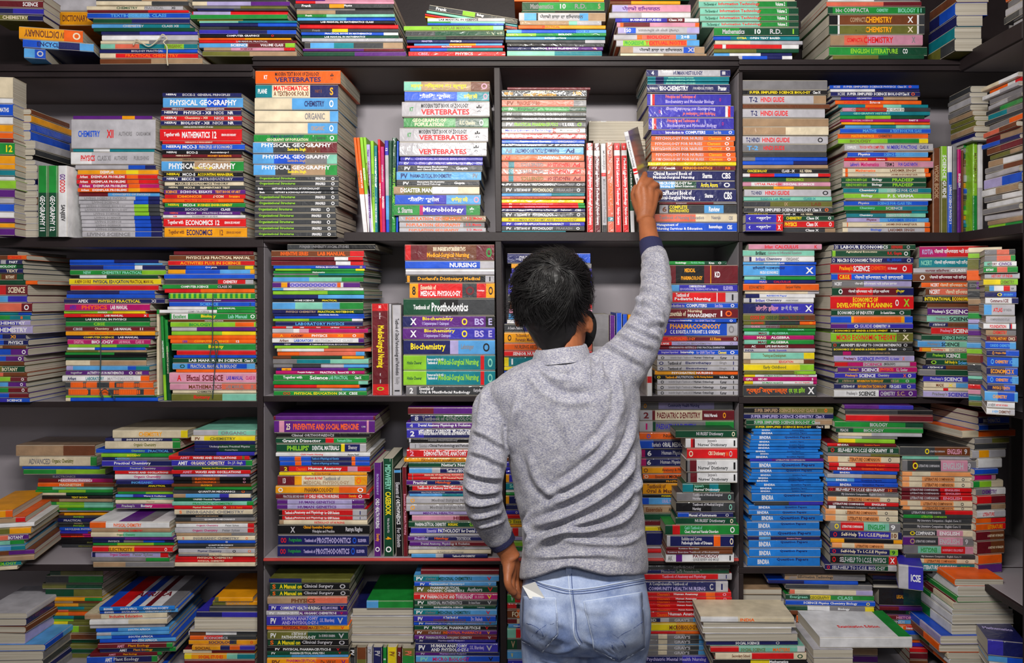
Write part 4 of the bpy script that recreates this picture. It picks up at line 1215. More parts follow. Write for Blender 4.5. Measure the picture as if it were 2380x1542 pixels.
75,925,1640 dg/bk@60
115,930,1640 rd/mr@50
170,840,1560 gn/dk@80|lg 40 60 BIOLOGY
222,850,1560 dk/gn@20|lg 5 14 PEACHI|lg 32 55 BIOLOGY
262,870,1550 cr/lg@40
290,870,1350 lg/gy@40
312,870,1330 ye/lm@30
345,780,1340 rd/mr@20|wh 14 32 BINDRA|or 38 92 Question Papers
370,785,1360 dk|rd 4 9 O|wh 14 84 SELF-HELP TO I.C.S.E GEOGRAPHY|wh 88 92 10
425,780,1370 gy/ol@60
445,785,1370 pe/cr@14/pe@30/cr@74|br 28 72 LITERATURE COMPANION|dg 84 88 O
500,795,1365 rd/cr@14/rd@38|or 42 90 Question Papers
530,795,1365 rd|wh 12 32 BINDRA|or 36 88 Question Papers
565,830,1350 bl|wh 10 26 BINDRA|nv 34 86 Question Papers
590,780,1340 lg/tn@50
622,770,1345 sb/bl@40|wh 14 30 BINDRA|nv 38 90 Question Papers
655,780,1355 bl|wh 18 34 BINDRA|nv 40 90 Question Papers
690,785,1350 mr|rd 3 7 O|wh 11 82 SELF-HELP TO I.C.S.E GEOGRAPHY|or 86 93 10
730,780,1360 dg/gy@60|lg 20 80 My Literature Companion - English Core 11
770,785,1360 pe/cr@12/pe@28/cr@74|br 28 72 LITERATURE COMPANION|dg 84 88 O
812,780,1360 mr/rd@52|wh 8 52 LITERATURE COMPANION|wh 55 90 ENGLISH
842,780,1360 dg/wh@2/dg@12|lg 20 80 My Literature Companion - English Core 11
872,765,1355 pe/cr@14/pe@30/cr@72|br 28 70 LITERATURE COMPANION|dg 82 86 O
915,765,1355 pe/cr@14/pe@30/cr@74|br 32 72 LITERATURE COMPANION|dg 84 88 O
968,805,1375 gy/rd@15/mi@48/gy@84|ye 6 12 O|wh 17 46 LITERATURE COMPANION|gn 54 78 ENGLISH|wh 86 93 9
1040,800,1385 nv/vi@40/cr@85/nv@95|rd 5 10 O|cr 16 82 Self-Help To I.C.S.E.Physics|br 86 93 10
1105,800,1390 dk/am@1/bk@20/am@88
1140,820,1390 pe/cr@14/pe@32/cr@74|br 34 72 LITERATURE COMPANION
1180,800,1355 nv/lm@88|rd 4 9 O|cr 16 84 Self-Help To I.C.S.E Physics|dk 90 97 9
1235,805,1345 bk/dk@20/rd@88|rd 3 8 O|lg 14 84 SELF-HELP TO I.C.S.E. PHYSICS|wh 90 97 X
1310,760,1345 nv/dk@70/lg@88|rd 3 7 O|lg 10 84 SELF-HELP TO I.C.S.E. BIOLOGY
P 4 15;1400 1990 1330;y=-35,a=3,d=200
375,1370,1940 dg/br@50|ye 36 42 O|lg 43 64 LITERATURE COMPANION|pk 68 88 ENGLISH|lg 92 96 9
448,1390,1980 mi/lg@50
478,1390,1995 gy/dg@7/mr@14/dg@18/pk@52/gy@88|ye 14 21 O|lg 22 50 LITERATURE COMPANION|lg 55 82 ENGLISH|lg 88 92 9
568,1390,1965 pe/cr@14/pe@40
605,1390,1965 pe/cr@10/pe@28/cr@74|br 32 72 LITERATURE COMPANION|dg 84 88 O
645,1390,1965 pe/cr@10/pe@28/cr@74|br 32 72 LITERATURE COMPANION|dg 84 88 O
690,1385,1955 mr/rd@55|lg 12 52 LITERATURE COMPANION|pk 58 86 ENGLISH
720,1385,1965 mr/rd@55|lg 12 52 LITERATURE COMPANION|pk 58 86 ENGLISH
750,1385,1960 mr/rd@55|lg 12 52 LITERATURE COMPANION|pk 58 86 ENGLISH
788,1375,1960 pe/cr@10/pe@28/cr@74|br 32 72 LITERATURE COMPANION|dg 84 88 O
830,1395,1960 pe/cr@10/pe@28/cr@74|br 32 72 LITERATURE COMPANION|dg 84 88 O
862,1395,1990 dg/rd@58|lg 12 52 LITERATURE COMPANION
895,1400,1985 gn/dg@40|lm 25 60 LITERATURE COMPANION
925,1395,1985 dg|lg 20 80 My Literature Companion - English Core 11
962,1395,1980 dg/cr@95|lg 20 80 My Literature Companion - English Core 11
1008,1395,1970 dg/pk@48/cr@85|ye 10 17 O|wh 18 45 COMPANION|wh 52 80 ENGLISH
1060,1395,1970 pu/dg@16/pk@50/gy@85|tn 10 17 O|lg 18 46 LITERATURE COMPANION|lg 52 80 ENGLISH|lg 88 92 9
1130,1400,1990 gy/mi@20/rd@52/pk@85|gnu 24 46 ENGLISH|pku 54 82 LITERATURE COMPANION
1195,1420,1995 dg|lg 22 78 My Literature Companion - English Core 11
1228,1405,1985 pe/cr@10/pe@28/cr@74|br 32 72 LITERATURE COMPANION|dg 86 90 O
1265,1400,1985 dk/tl@20|lg 10 20 ABC|wh 26 74 LITERATURE COMPANION|lm 80 92 ENGLISH
P 4 16;1980 2290 1420;y=-60,a=-10,d=200
95,2010,2250 mr/tn@60
140,2010,2260 nv/bl@30|lg 15 70 MATHEMATICS
200,2015,2260 bl/nv@30
250,1880,2310 cr/or@30
310,1980,2260 gy/ol@50
360,1980,2240 dg
410,1960,2230 lg/am@20/lg@50
480,2010,2200 wh
560,1980,2170 bl
610,1980,2150 mg/pk@80
660,1970,2210 gn/lm@20/cr@60
720,1990,2230 gy/wh@50|pu 20 70 CHEMISTRY
780,2000,2230 rd/mr@50
850,1995,2230 dg/tn@50
900,2000,2230 wh/lg@60|rd 20 60 LITERATURE
960,1990,2230 or/rd@50
1010,1990,2230 or/rd@50|am 40 90 LITERATURE
1070,1990,2220 mr/br@50|cr 40 96 A HISTORY OF ENGLISH
1150,2000,2220 mr/br@50|cr 40 96 A HISTORY OF ENGLISH
1260,2010,2200 or
1340,2010,2200 pu
V 4 3;80 380;y=120
1655,1700,140,12 gy
1710,1745,90,12 bl/sb@50
1755,1800,80,14 tn
T 0 1300 3.9667
P 5 1;-200 240 1030;y=-60,s=1,d=200
495,-200,250 lg
540,-200,245 nv
600,-200,240 br
650,-200,235 la
740,-200,420 bl/sb@40
790,-200,400 gy
860,-200,400 dg
920,-200,400 nv
970,-200,400 gy
P 5 2;420 1000 1030;y=70,d=200
100,460,950 dk/ol@20
160,420,950 dg/gn@40
240,390,940 ol/dk@40
300,420,940 dk/ol@50
390,410,940 am/gn@70
425,415,930 tn/br@50
450,410,930 am/ol@60
490,415,930 tl/ol@70
520,430,930 sa/ol@40
540,430,930 am/or@40
575,430,930 tl/dk@50
605,425,930 lm/ol@50
640,420,930 ye/ol@40
680,420,930 ye/lm@30/ol@60
760,410,900 tn/br@50
825,430,900 lm/dk@35
870,420,900 ol/ye@16/ol@40
920,430,900 lm/ye@20/dk@40
970,430,900 ol
P 5 3;890 1640 1030;y=-20,a=-3,d=250
440,915,1610 cb^bl/rd@14/wh@34/bl@40/wh@52/mr@60/wh@68/gy@82|mrc 30 80 AFRICA|wh 6 18 BEGINNERS|wh 28 50 SOUTH AFRICA|wh 58 92 CHRISTIAN SOCIETY
475,920,1640 bl/sb@50|wh 6 18 BEGINNERS|wh 28 50 SOUTH AFRICA|wh 58 92 CHRISTIAN SOCIETY
508,780,1540 tn/cr@20|rd 30 70 Inclusive Education
555,825,1540 wh/cr@50
600,830,1520 lg
638,885,1560 bl/sb@30|wh 28 90 SOUTH AFRICA
668,890,1560 lg/sb@20
695,890,1580 sb/bl@20|wh 28 90 SOUTH AFRICA
728,920,1620 bl/sb@50|wh 28 90 SOUTH AFRICA
762,900,1590 mr/gn@92|pk 26 36 AMIT|am 38 72 Plant Ecology
808,920,1620 nv/dk@60/gn@92|wh 26 36 AMIT|am 38 76 Plant Ecology
850,830,1490 mr/gn@94|pk 26 36 AMIT|am 38 74 Plant Ecology
880,800,1450 bl/nv@40/gn@92|wh 26 36 AMIT|lg 38 74 Plant Ecology
945,840,1450 mr/br@50
990,850,1500 bl
P 5 4;1720 2380 1030;y=30,d=190
350,1980,2330 ol/am@10
395,1960,2380 ol/am@30|tn 20 90 SOCIOLOGY
440,1930,2380 dg
492,1810,2400 nv/vi@40
555,1790,2400 !cr
660,1750,2380 !lg
690,1740,2370 wh/br@1/wh@25/dg@70
735,1745,2360 dg/or@1/rd@25/dg@50|lg 20 60 ECONOMICS
778,1740,2370 am/dg@60/am@70|nv 26 70 SOCIOLOGY|rd 90 94 O
825,1770,2350 am/nv@45/or@60/vi@76|br 5 30 SOCIAL
875,1690,2345 cr/mr@40
910,1700,2350 ye/am@10/mi@60/tl@75|rd 20 55 SOCIAL STUDIES
970,1700,2350 mr
T 600 1300 3.9667
P 5 5;85 830 1030;d=210
180,100,850 nv/ol@40
218,110,840 dk/bk@40|or 3 7 S|ye 12 40 A Manual on|lg 42 80 Clinical Surgery|lg 88 95 O
290,110,845 dk/bk@40|or 3 7 S|ye 12 40 A Manual on|lg 42 80 Clinical Surgery|lg 88 95 O
352,85,820 tn/sa@50|br 30 60 PHYSICS
418,95,820 vi/nv@50|wh 4 10 PV|wh 15 66 COMMUNITY HEALTH NURSING-I|la 68 88 NEELAM KUMARI|rd 91 96 V
478,75,825 lg/pu@40|wh 4 10 PV|wh 14 86 PHARMACEUTICAL ORGANIC CHEMISTRY-II|rd 90 95 V
520,78,820 vi/bl@50|wh 5 12 PV|lat 19 64 HUMAN ANATOMY|lad 19 64 AND PHYSIOLOGY-I|la 66 84 S.K. Bhardwaj|lg 88 95 V
615,80,838 or/am@50|mr 20 76 PHYSICAL PHARMACEUTICS-I|rd 90 94 V
660,85,830 ol/dk@50|wh 4 11 PV|wht 30 48 A TEXT BOOK OF|whd 18 60 PATHOPHYSIOLOGY|lg 64 84 Dr. KUMUD SHARMA|lg 88 95 V
738,90,835 dk/bk@40|or 3 7 S|ye 12 40 A Manual on|lg 42 80 Clinical Surgery|lg 88 95 O
808,80,835 bk|wh 10 16 PV|wh 20 78 PHYSICAL PHARMACEUTICS-II|rd 84 90 V
848,85,835 dk|wh 5 10 PV|wh 28 70 PHARMACEUTICAL ANALYSIS-I|rd 86 92 V
884,85,830 tl/sb@30
910,82,835 am/or@60|br 6 16 PV|mgt 24 60 PHARMACEUTICAL|ord 24 64 JURISPRUDENCE|br 66 84 Dr. VIKAS|pu 91 96 V
985,82,835 nv
V 5 1;815 1030;y=20
838,900,818 bk/dg@50|wh 12 40 PV
905,1000,818 br/ol@60
1004,1052,810 lg|gy 12 35 PV
1056,1145,815 nv|lg 18 45 PV
1150,1185,818 gn|wh 50 70 E
1190,1278,815 ye|br 22 45 PV
1282,1320,818 mr|lg 22 45 PV
1325,1445,825 ol/gn@40|sa 14 40 PV
P 5 6;850 1435 812;y=40,d=210
380,1000,1430 sb/gn@25
455,870,1430 !nv
530,850,1430 !wh
628,850,1430 !tn
695,835,1430 !lg
760,835,1410 !wh
P 5 7;1450 2200 1030;d=200
98,1500,2220 mr
150,1435,2220 tl/sb@30|wh 3 11 PV|gy 14 26 A Text Book of|dk 29 68 MEDICINAL CHEMISTRY-I|rd 86 91 V
210,1440,2195 bl/sb@20|wh 7 13 PV|wh 17 62 Pharmaceutical Chemistry-I|lg 90 94 V
250,1435,2205 ol/dk@40|wh 4 12 PV|wht 20 55 PHARMACEUTICAL|whd 16 60 ORGANIC CHEMISTRY-I|lg 64 82 Authors|rd 88 95 V
318,1435,2205 rd/mg@50|wh 8 15 PV|wh 16 71 PHARMACOLOGY AND TOXICOLOGY|pk 73 84 DR. SURESH|ye 88 93 V
378,1440,2200 dk/dg@30|wh 4 12 PV|lg 16 58 REMEDIAL MATHEMATICS|lg 66 80 Dr. Anmol Kumar|lg 88 94 V
432,1440,2190 dk|wh 7 11 PV|wh 24 60 ENVIRONMENTAL SCIENCES|lg 74 90 Learning
460,1435,2200 tl/sb@30|wh 3 11 PV|gy 14 26 A Text Book of|dk 29 68 MEDICINAL CHEMISTRY-I|rd 87 92 V
515,1435,2190 vi/bl@40|wh 5 11 PV|wht 36 54 A Text Book of|brd 22 66 PHARMACEUTICS|la 70 84 Dr. Shailesh|br 88 94 V
578,1435,2200 bl/sb@40|wh 6 12 PV|la 14 86 PHARMACEUTICAL ORGANIC CHEMISTRY-III|rd 90 94 V
615,1440,2200 dk/bk@40|wh 12 18 PV|wh 22 80 PHYSICAL PHARMACEUTICS-II|rd 86 90 V
660,1440,2200 br/pu@40|wh 3 10 PV|lg 17 32 A Text Book of|or 35 81 INDUSTRIAL PHARMACY-II|am 87 93 V
702,1440,2200 pu/mr@40|wh 6 12 PV|lg 14 70 PHARMACEUTICAL INORGANIC CHEMISTRY|lg 88 94 V
742,1445,2190 nv/vi@40|lg 6 10 PV|la 28 62 Pharmaceutical Analysis-I
775,1450,2210 nv/vi@50|wh 4 12 PV|wht 19 63 HUMAN ANATOMY|whd 19 64 AND PHYSIOLOGY-I|la 66 83 S.K. Bhardwaj|lg 86 93 V
862,1450,2220 pu/nv@40|lg 6 12 PV|la 28 62 Pharmaceutical Analysis-I
895,1455,2225 sb/bl@60|mi 5 15 PV|mit 30 56 TEXT BOOK|mg 20 64 MICRO BIOLOGY|bk 86 93 V
960,1455,2225 mr
T 1150 1300 3.9667
P 5 8;110 560 1030;d=200
200,110,560 nv/lg@30
325,100,560 gn/dk@20/rd@16|wh 8 12 V
408,108,560 rd/bk@19/rd@30
465,112,560 br/or@20|cr 10 60 FORENSIC
550,108,560 mr/cr@20
605,125,560 sb/bl@20|wh 10 40 Community
640,115,560 mi/rd@18/mi@30
735,115,560 dk/dg@20|tn 8 16 V
845,110,560 sb/bl@50|ye 8 12 V
925,120,560 vi|la 10 60 Introduction
P 5 9;1370 2150 1030;y=0,d=210
58,1340,2170 dg/bk@40|gy 35 62 NEWBORN
98,1340,2160 nv/dk@40|gy 20 70 Maternal and Newborn
138,1340,2185 rd/lg@85|pk 24 72 Textbook of Anatomy and Physiology|nv 92 96 1
200,1345,2150 nv/lg@86|lgt 10 54 A Comprehensive Textbook of|lad 9 74 COMMUNITY HEALTH NURSING|lg 79 83 C|nv 91 95 1
300,1345,2180 rd/or@72/rd@82|or 18 32 Chaurasia's|wh 32 68 Human Anatomy|pk 90 95 O
344,1345,2185 rd/or@72/rd@82|or 18 32 Chaurasia's|wh 34 66 Human Anatomy|pk 90 95 O
382,1345,2185 rd/or@72/rd@82|or 18 32 Chaurasia's|wh 34 66 Human Anatomy
415,1345,2190 rd/or@72/rd@82|or 18 32 Chaurasia's|wh 34 66 Human Anatomy|pk 90 95 O
450,1345,2190 rd/or@72/rd@82|or 18 32 Chaurasia's|wh 34 66 Human Anatomy
480,1345,2165 rd/or@72/rd@82|or 18 32 Chaurasia's|wh 31 67 Human Anatomy|pk 90 95 O
545,1350,2150 dg/nv@18/lg@22/gy@32/sb@60|lg 10 18 3D|lg 36 58 GRAY'S
592,1350,2160 ye/am@40|br 32 64 MICROBIOLOGY
665,1350,2150 rd/or@40
692,1345,2160 gy/cr@20/gy@30/dg@50/sb@66|lg 34 60 GRAY'S
742,1345,2160 gy/cr@20/gy@30/dg@50/sb@66|lg 34 60 GRAY'S
792,1345,2160 gy/cr@20/gy@30/dg@50/sb@66|lg 34 60 GRAY'S
842,1345,2150 gy/cr@20/gy@30/dg@50/sb@66|lg 34 60 GRAY'S
890,1340,2120 nv/vi@50|la 8 78 Psychiatric Mental Health Nursing
965,1340,2120 mr
T 1700 1300 3.5
P 5 10;90 440 905;y=20,d=200
240,95,410 !tn
285,90,410 !lg
340,90,430 !lg
375,90,430 !cr
410,90,440 !wh
445,90,440 !cr
500,90,440 !gy
600,90,440 !tn
700,90,440 !lg
800,90,440 !gy
P 5 11;0 530 905;y=-125,d=118
470,-250,510 wh/cr@40|or 40 60 INDIA
515,-230,525 !wh
560,-235,490 !wh
605,-215,540 !lg
668,-205,540 nv|wh 32 58 SOCIAL SCIENCE|lg 76 80 O
710,-170,598 rd/mi@30/wh@92|ol 32 58 SOCIAL SCIENCE|or 66 84 MASTERS
760,-130,610 cr/rd@40/cr@86|br 18 38 Secondary School|dk 90 96 O
820,-150,615 bk/ye@40/bk@60|wh 60 80 Mathematics
865,-150,600 ol
P 5 12;440 1180 905;y=10,a=3,d=210
120,435,1090 tn/gy@60|gy 5 15 Lakhmir|dg 16 60 Information Technology
172,300,1030 nv/bl@40
200,440,1145 dg/gy@50
245,475,1150 sa/cr@6/la@80
290,440,1160 dk/ye@28/gn@51|mi 4 26 Evergreen|ol 28 50 GEOGRAPHY|mi 55 80 CLASS
338,440,1170 bl|ye 90 94 O|wh 20 80 SCIENCE Physics Chemistry Biology
382,440,1160 dk/wh@25/gy@50/ye@90|wh 54 78 Biology
425,480,1180 br/mr@50
458,530,1190 or/wh@30/la@50/or@80|pk 52 78 Information Technology|br 84 98 Technology
522,530,1190 sa/wh@18/sa@66|rd 20 44 Information Technology|gy 50 62 Class 10
570,535,1195 sa/wh@18/sa@66|rd 20 44 Information Technology|gy 50 62 Class 10
620,585,1190 rd/or@10|wh 34 46 Class 10
660,600,1190 gy
720,600,1190 dg/tn@50
780,600,1190 or/pu@20
840,600,1190 nv
P 5 13;1200 1590 905;y=30,a=3,d=200
100,1110,1480 br/mr@40
135,1150,1600 nv/bk@50
170,1150,1600 bk/dg@50
215,1155,1600 !gy
240,1200,1600 bk/dk@50|am 36 50 LEGAL
395,1205,1600 mr/pu@40
430,1200,1640 bk/dk@50|tn 55 95 COMPUTER SCIENCE
470,1205,1590 mr/pu@40|pk 30 80 HISTORY
510,1205,1580 dg/sb@40|lg 20 60 HINDI
552,1195,1570 or/rd@60|cr 34 54 HOME|wh 60 90 Science Course
595,1210,1560 nv/bl@50
640,1230,1560 gy
680,1450,1560 or/sa@50
715,1450,1560 vi
745,1450,1560 rd
790,1450,1560 mr
850,1450,1560 br
P 5 14;670 1470 905;y=-170,d=170
640,720,1470 wh^wh/gn@86|rdc 30 76 Examination Edition
730,665,990 !lg
800,670,990 !gy
850,670,990 !lg
P 5 15;1830 2230 905;y=-130,s=-1,d=215
160,1830,2225 or
220,1835,2220 wh
300,1820,2220 gn
350,1800,2260 mr/cr@50
405,1790,2290 gn/wh@50
450,1780,2290 wh
530,1770,2285 gn/wh@50
620,1690,2240 bl/la@50
690,1690,2230 br/or@60
760,1760,2200 mr/cr@50
810,1770,2200 gn/wh@50
860,1770,2200 br/or@60
P 5 16;1360 1560 245;y=-90,a=20,d=150
45,1360,1560 lg/vi@40|wh 50 90 ICSE
P 5 17;2090 2400 905;y=-220,a=15,d=230
650,2085,2400 vi/nv@40|lac 10 90 Mathematics
780,2090,2400 sb/bl@50
840,2100,2400 wh
T 1700 150 3.5
R 2 15;1.20 -0.095 -0.262
40 cr/wh@50
75 or/wh@50/rd@70
115 wh/lg@50
150 gy
200 lg/gy@60
240 dg/gn@40
280 tl/gy@50
330 dg
370 gy/or@60
420 sa/br@50
465 mr/tn@40
520 bl/nv@50
560 br/mr@40
620 ol/tn@60
660 tn/wh@40
720 gy/br@50
770 lg
815 la/bl@50
900 wh/tn@40
960 gy/wh@50
1010 wh
1060 gy
1110 lg
1160 tn
1200 lm/gn@50
T 1680 0 3.4
R 1 14;1.24 -0.13 -0.28
-330 tn
-280 lg/tn@40
-235 or/tn@60
-180 gy/tn@40
-120 lg
-60 dg/gy@50
0 lg
60 tn/or@50
110 gy
"""
# ------------------------------------------------------------------ the shelving and the room
M_lam = new_mat('grey_laminate', lin((152,146,153)), rough=.45, spec=.4, noise_amt=.12, nscale=4, bump=.05, bscale=15)
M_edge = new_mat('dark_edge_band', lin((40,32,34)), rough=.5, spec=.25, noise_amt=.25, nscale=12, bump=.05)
M_under_shade = new_mat('shaded_underside_laminate', lin((108,98,96)), rough=.55, spec=.3, noise_amt=.15, nscale=8)  # darker laminate for the top board: its underside shade put into the colour
M_red = new_mat('red_edge_band', lin((196,70,66)), rough=.4, noise_amt=.25, nscale=20)
M_wall = new_mat('cream_wall_paint', lin((176,172,172)), rough=.8, noise_amt=.1, nscale=3)
M_floor = new_mat('grey_floor_tile', lin((120,116,112)), rough=.35, noise_amt=.2, nscale=3)
def zp(py, Y=0.0): return EYE-(py-HY)*S*(D+Y)/D
def xp(px, Y=0.0): return (px-VX)*S*(D+Y)/D
BACK = 0.30
ZT, ZB = 2.62, 0.0
struct('floor', [(-3,3.0,-5.2,1.0,-.06,0.0)], M_floor)
struct('wall_back', [(-3,3,BACK+.02,BACK+.12,0,3.0)], M_wall)
struct('wall_left', [(-2.1,-2.0,-5.0,BACK+.02,0,3.0)], M_wall)
struct('wall_right', [(1.52,1.62,-5.0,BACK+.02,0,3.0)], M_wall)
struct('ceiling', [(-3,3,-5.2,1.0,3.0,3.06)], M_wall)
SHELF = {'L': (150,183,553,575,934,947,1313,1327,1560), 'C': (131,158,540,561,921,934,1297,1312,1560), 'R': (139,168,541,562,923,938,1319,1333,1560)}
XL0, XL1, XC1, XR1 = -1.98, xp(604), xp(1716), 1.50
def shelf_unit(name, label, key, x0, x1, xs):
    t = bpy.data.objects.new(name, None); COL.objects.link(t); t.location = ((x0+x1)/2, BACK, 0)
    tag(t, label, 'bookcase')
    off = -t.location
    def bx(nm, boxes, mat, bev=.0012):
        V, F = [], []
        for b in boxes:
            v, f = box_vf(*b); n = len(V); V += [Vector(q)+off for q in v]; F += [tuple(i+n for i in q) for q in f]
        o = mesh_obj(nm, V, F, [mat], parent=t)
        md = o.modifiers.new('edge', 'BEVEL'); md.width = bev; md.segments = 2
        return o
    s = SHELF[key]
    bx('back_panel', [(x0, x1, BACK, BACK+.016, 0.02, zp(s[0]))], M_lam)
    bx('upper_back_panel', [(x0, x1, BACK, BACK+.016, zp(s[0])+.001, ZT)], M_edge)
    for i, (a, b) in enumerate(((s[0],s[1]),(s[2],s[3]),(s[4],s[5]),(s[6],s[7]),(1560,1580))):
        z1, z0 = zp(a), zp(b)
        xa, xb = x0, x1
        if i == 1 and key == 'L':      # the long left board runs on, thinner, to the middle of the next bay
            bx('shelf_board', [(xb+.0005, xp(798), .004, BACK-.001, zp(563), z1)], M_lam)
            bx('edge_strip', [(xb+.0005, xp(798), -.004, .003, zp(563), z1)], M_edge)
        if i == 1 and key == 'C': xa = xp(800)
        if i == 0 and key == 'L': xb = xp(588)
        if i == 0 and key == 'C': xa = xp(588.6)
        bd = bx('shelf_board', [(xa, xb, 0.004, BACK-.001, z0+.001, z1)], M_lam if i else M_under_shade)
        bx('edge_strip', [(xa, xb, -.004, .003, z0, z1-(.009 if (i==3 and key=='C') else 0))], M_edge).parent = t
        if i == 3 and key == 'C':
            bx('red_edge_strip', [(xa, xb, -.006, .003, z1-.008, z1-.001)], M_red)
        if i == 0:
            bx('moulding', [(xa, xb, -.012, -.004, z0+.018, z0+.024), (xa, xb, -.012, -.004, z0+.002, z0+.007)], M_edge)
    bx('plinth', [(x0, x1, .03, .05, 0.0, zp(1580))], M_edge)
    bx('top_board', [(x0, x1, 0, BACK, ZT-.02, ZT)], M_lam)
    for (pxt, pxb, pyt, pyb, wpx, nm) in xs:
        dx = xp(pxb)-xp(pxt); z1, z0 = zp(pyt), zp(pyb)
        bx('divider', [(xp(pxt), xp(pxt+wpx), .004, BACK-.001, z0, z1, dx)], M_lam)
        bx('divider_edge', [(xp(pxt), xp(pxt+wpx), -.005, .003, z0, z1, dx)], M_edge)
    return t
shelf_unit('bookcase', 'dark-edged grey bookcase holding the twine-tied piles', 'L', XL0, xp(613), [(599,599,575.2,1560,13.5,'')])
shelf_unit('bookcase', "dark-edged grey bookcase the man reaches into, with red-edged lower board", 'C', xp(613.5), xp(1716),
           [(1148,1152,158.2,539.8,14,''),(1151,1157,561.5,920.5,14,''),(1157,1161,934.5,1296,14,''),(1161,1164,1312.5,1560,14,'')])
shelf_unit('bookcase', 'dark-edged grey bookcase holding the blue question-paper pile', 'R', xp(1716.5), XR1,
           [(1717,1717,168.5,540.5,8,''),(1717,1717,562.5,922.5,8,''),(1717,1717,938.5,1318.5,10,''),(1717,1717,1333.5,1560,10,'')])
# the bookcase along the side wall
def side_unit():
    t = bpy.data.objects.new('side_bookcase', None); COL.objects.link(t); t.location = (1.35,-.2,0)
    tag(t, 'narrow bookcase along the side wall with a dark front post', 'bookcase')
    def bx(nm, b, mat):
        v, f = box_vf(*b); o = mesh_obj(nm, [Vector(q)-t.location for q in v], f, [mat], parent=t)
        md = o.modifiers.new('edge', 'BEVEL'); md.width = .001
    for a, b in ((133,168),(541,562),(925,938),(1319,1333)):
        bx('shelf_board', (1.19, 1.50, -.29, -.005, zp(b), zp(a)), M_lam)
        bx('edge_strip', (1.178, 1.189, -.29, -.005, zp(b), zp(a)), M_edge)
    bx('post', (1.178, 1.50, -.305, -.291, 0, ZT), M_edge)
    bx('end_panel', (1.30, 1.50, -.62, -.306, 0, ZT-.1), M_wall)
side_unit()

# ------------------------------------------------------------------ books
FC = {}
def glyphs(s):
    if s in FC: return FC[s]
    cu = bpy.data.curves.new('t', 'FONT'); cu.body = s; cu.resolution_u = 4 if len(s) < 2 else (2 if len(s) < 12 else 1); cu.offset = .028
    o = bpy.data.objects.new('t', cu); COL.objects.link(o)
    me = bpy.data.meshes.new_from_object(o.evaluated_get(bpy.context.evaluated_depsgraph_get()))
    vs = [(v.co.x, v.co.y) for v in me.vertices]; fs = [tuple(p.vertices) for p in me.polygons]
    bpy.data.objects.remove(o); bpy.data.curves.remove(cu); bpy.data.meshes.remove(me)
    if vs:
        x0 = min(v[0] for v in vs); x1 = max(v[0] for v in vs); y0 = min(v[1] for v in vs); y1 = max(v[1] for v in vs)
        vs = [(a-x0, b-y0) for a, b in vs]; FC[s] = (vs, fs, x1-x0, y1-y0)
    else: FC[s] = ([], [], 1, 1)
    return FC[s]
TOPS = {}
class Bands(list): top = None
def parse_color(c):
    flip = c.startswith('!'); c = c.lstrip('!')
    c, _, top = c.partition('^')
    if top: flip = 'T'; TOPS[c] = parse_color(top)[1]
    parts = c.split('/'); bands = [(0.0, parts[0])]
    for p in parts[1:]:
        k, a = p.split('@'); bands.append((float(a)/100, k))
    if top: bands = Bands(bands); bands.top = TOPS[c]; flip = False
    return flip, bands
WRAP = [False]
